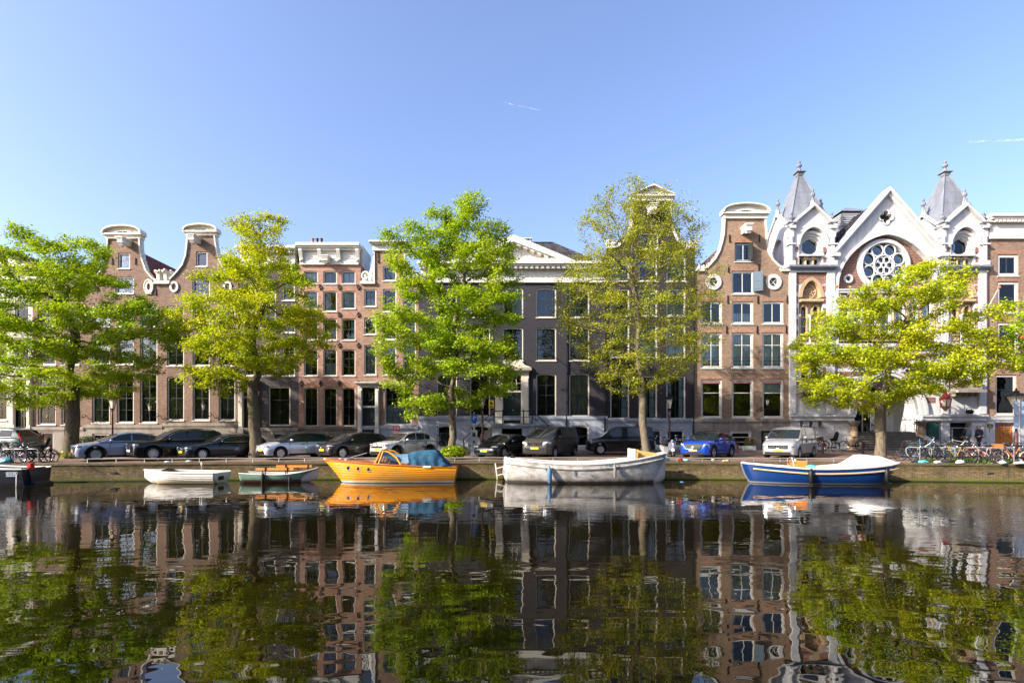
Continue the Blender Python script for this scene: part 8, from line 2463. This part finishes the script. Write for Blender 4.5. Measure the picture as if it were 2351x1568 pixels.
N = rng.normal(0,1,(n,3)); N /= np.linalg.norm(N,axis=1)[:,None]; D = rng.normal(0,1,(n,3)); D -= N*(D*N).sum(1)[:,None]; D /= np.linalg.norm(D,axis=1)[:,None]; S_ = np.cross(N,D); s = rng.uniform(.4,.8,n)[:,None]
Vv = np.empty((n,4,3)); Vv[:,0] = C-D*s*.5; Vv[:,1] = C+S_*s*.4; Vv[:,2] = C+D*s*.5; Vv[:,3] = C-S_*s*.4
M['farleaf'] = leaf_mat('far_tree_leaves', (.05,.08,.008), (.09,.12,.010), (.13,.16,.014))
tag(np_mesh('far_bank_trees', Vv.reshape(-1,3), np.arange(n*4).reshape(-1,4), M['farleaf']), 'row of trees across the canal mirrored in the panes', 'trees', kind='stuff')
# contrails
t = NT('contrail_ice'); em = t.new('ShaderNodeBsdfDiffuse'); em.inputs[0].default_value = (.95,.95,.97,1); tr = t.new('ShaderNodeBsdfTransparent'); mx = t.new('ShaderNodeMixShader')
nz = t.ramp(t.noise(.05, 3, t.pos()), .35, .8); t.link(t.math('MULTIPLY', nz, .42), mx.inputs[0]); t.link(tr.outputs[0], mx.inputs[1]); t.link(em.outputs[0], mx.inputs[2]); M['trail'] = t.done(mx.outputs[0])
for lb, a, b, r0, r1 in (('short bright contrail high in the middle of the sky', (1155,236), (1240,254), 1.9, .9), ('faint contrail at the right edge of the sky', (2215,327), (2365,321), 1.4, 2.6)):
    Y = 1500.0; g = G(); P0 = Vector((xat(a[0],Y), Y, zat(a[1],Y))); P1 = Vector((xat(b[0],Y), Y, zat(b[1],Y)))
    g.tube([P0.lerp(P1, i/8) for i in range(9)], [r0+(r1-r0)*i/8 if 0 < i < 8 else .1 for i in range(9)], 8); tag(g.build('contrail', M['trail'], smooth=True), lb, 'contrail', 'contrails')
# ================================================================ LIGHT, SKY, CAMERA
SUN = Vector((-2.0, -1.0, 1.25)).normalized()
el = math.asin(SUN.z); az = math.atan2(SUN.x, SUN.y)
w = bpy.data.worlds.new('World'); SC.world = w; w.use_nodes = True
nt = w.node_tree; nt.nodes.clear()
sky = nt.nodes.new('ShaderNodeTexSky'); sky.sky_type = 'NISHITA'; sky.sun_disc = False
sky.sun_elevation = el; sky.sun_rotation = az % (2*PI); sky.altitude = 0; sky.air_density = 1.0; sky.dust_density = 2.6; sky.ozone_density = 3.6
bg = nt.nodes.new('ShaderNodeBackground'); bg.inputs['Strength'].default_value = .145
out = nt.nodes.new('ShaderNodeOutputWorld'); tn = nt.nodes.new('ShaderNodeMix'); tn.data_type = 'RGBA'; tn.blend_type = 'MULTIPLY'; tn.inputs[0].default_value = 1; nt.links.new(sky.outputs[0], tn.inputs[6]); tn.inputs[7].default_value = (1.12, 1.02, 1.07, 1); nt.links.new(tn.outputs[2], bg.inputs[0]); nt.links.new(bg.outputs[0], out.inputs[0])
sl = bpy.data.lights.new('sun', 'SUN'); sl.energy = 5.0; sl.angle = R(.5); sl.color = (1, .91, .78)
so = bpy.data.objects.new('sun', sl); COL.objects.link(so); so.rotation_euler = (-SUN).to_track_quat('-Z', 'Y').to_euler()
cam = bpy.data.cameras.new('camera'); co = bpy.data.objects.new('camera', cam); COL.objects.link(co)
co.location = (0, 0, CAMH); co.rotation_euler = (PI/2, 0, 0)
cam.sensor_fit = 'HORIZONTAL'; cam.sensor_width = 36; cam.lens = 36*FOC/2351; cam.shift_y = (999-784)/2351
cam.clip_start = .05; cam.clip_end = 6000
SC.camera = co
SC.view_settings.view_transform = 'Standard'; SC.view_settings.look = 'None'; SC.view_settings.exposure = 1.25; SC.view_settings.gamma = 1
SC.cycles.max_bounces = 8; SC.cycles.transparent_max_bounces = 12
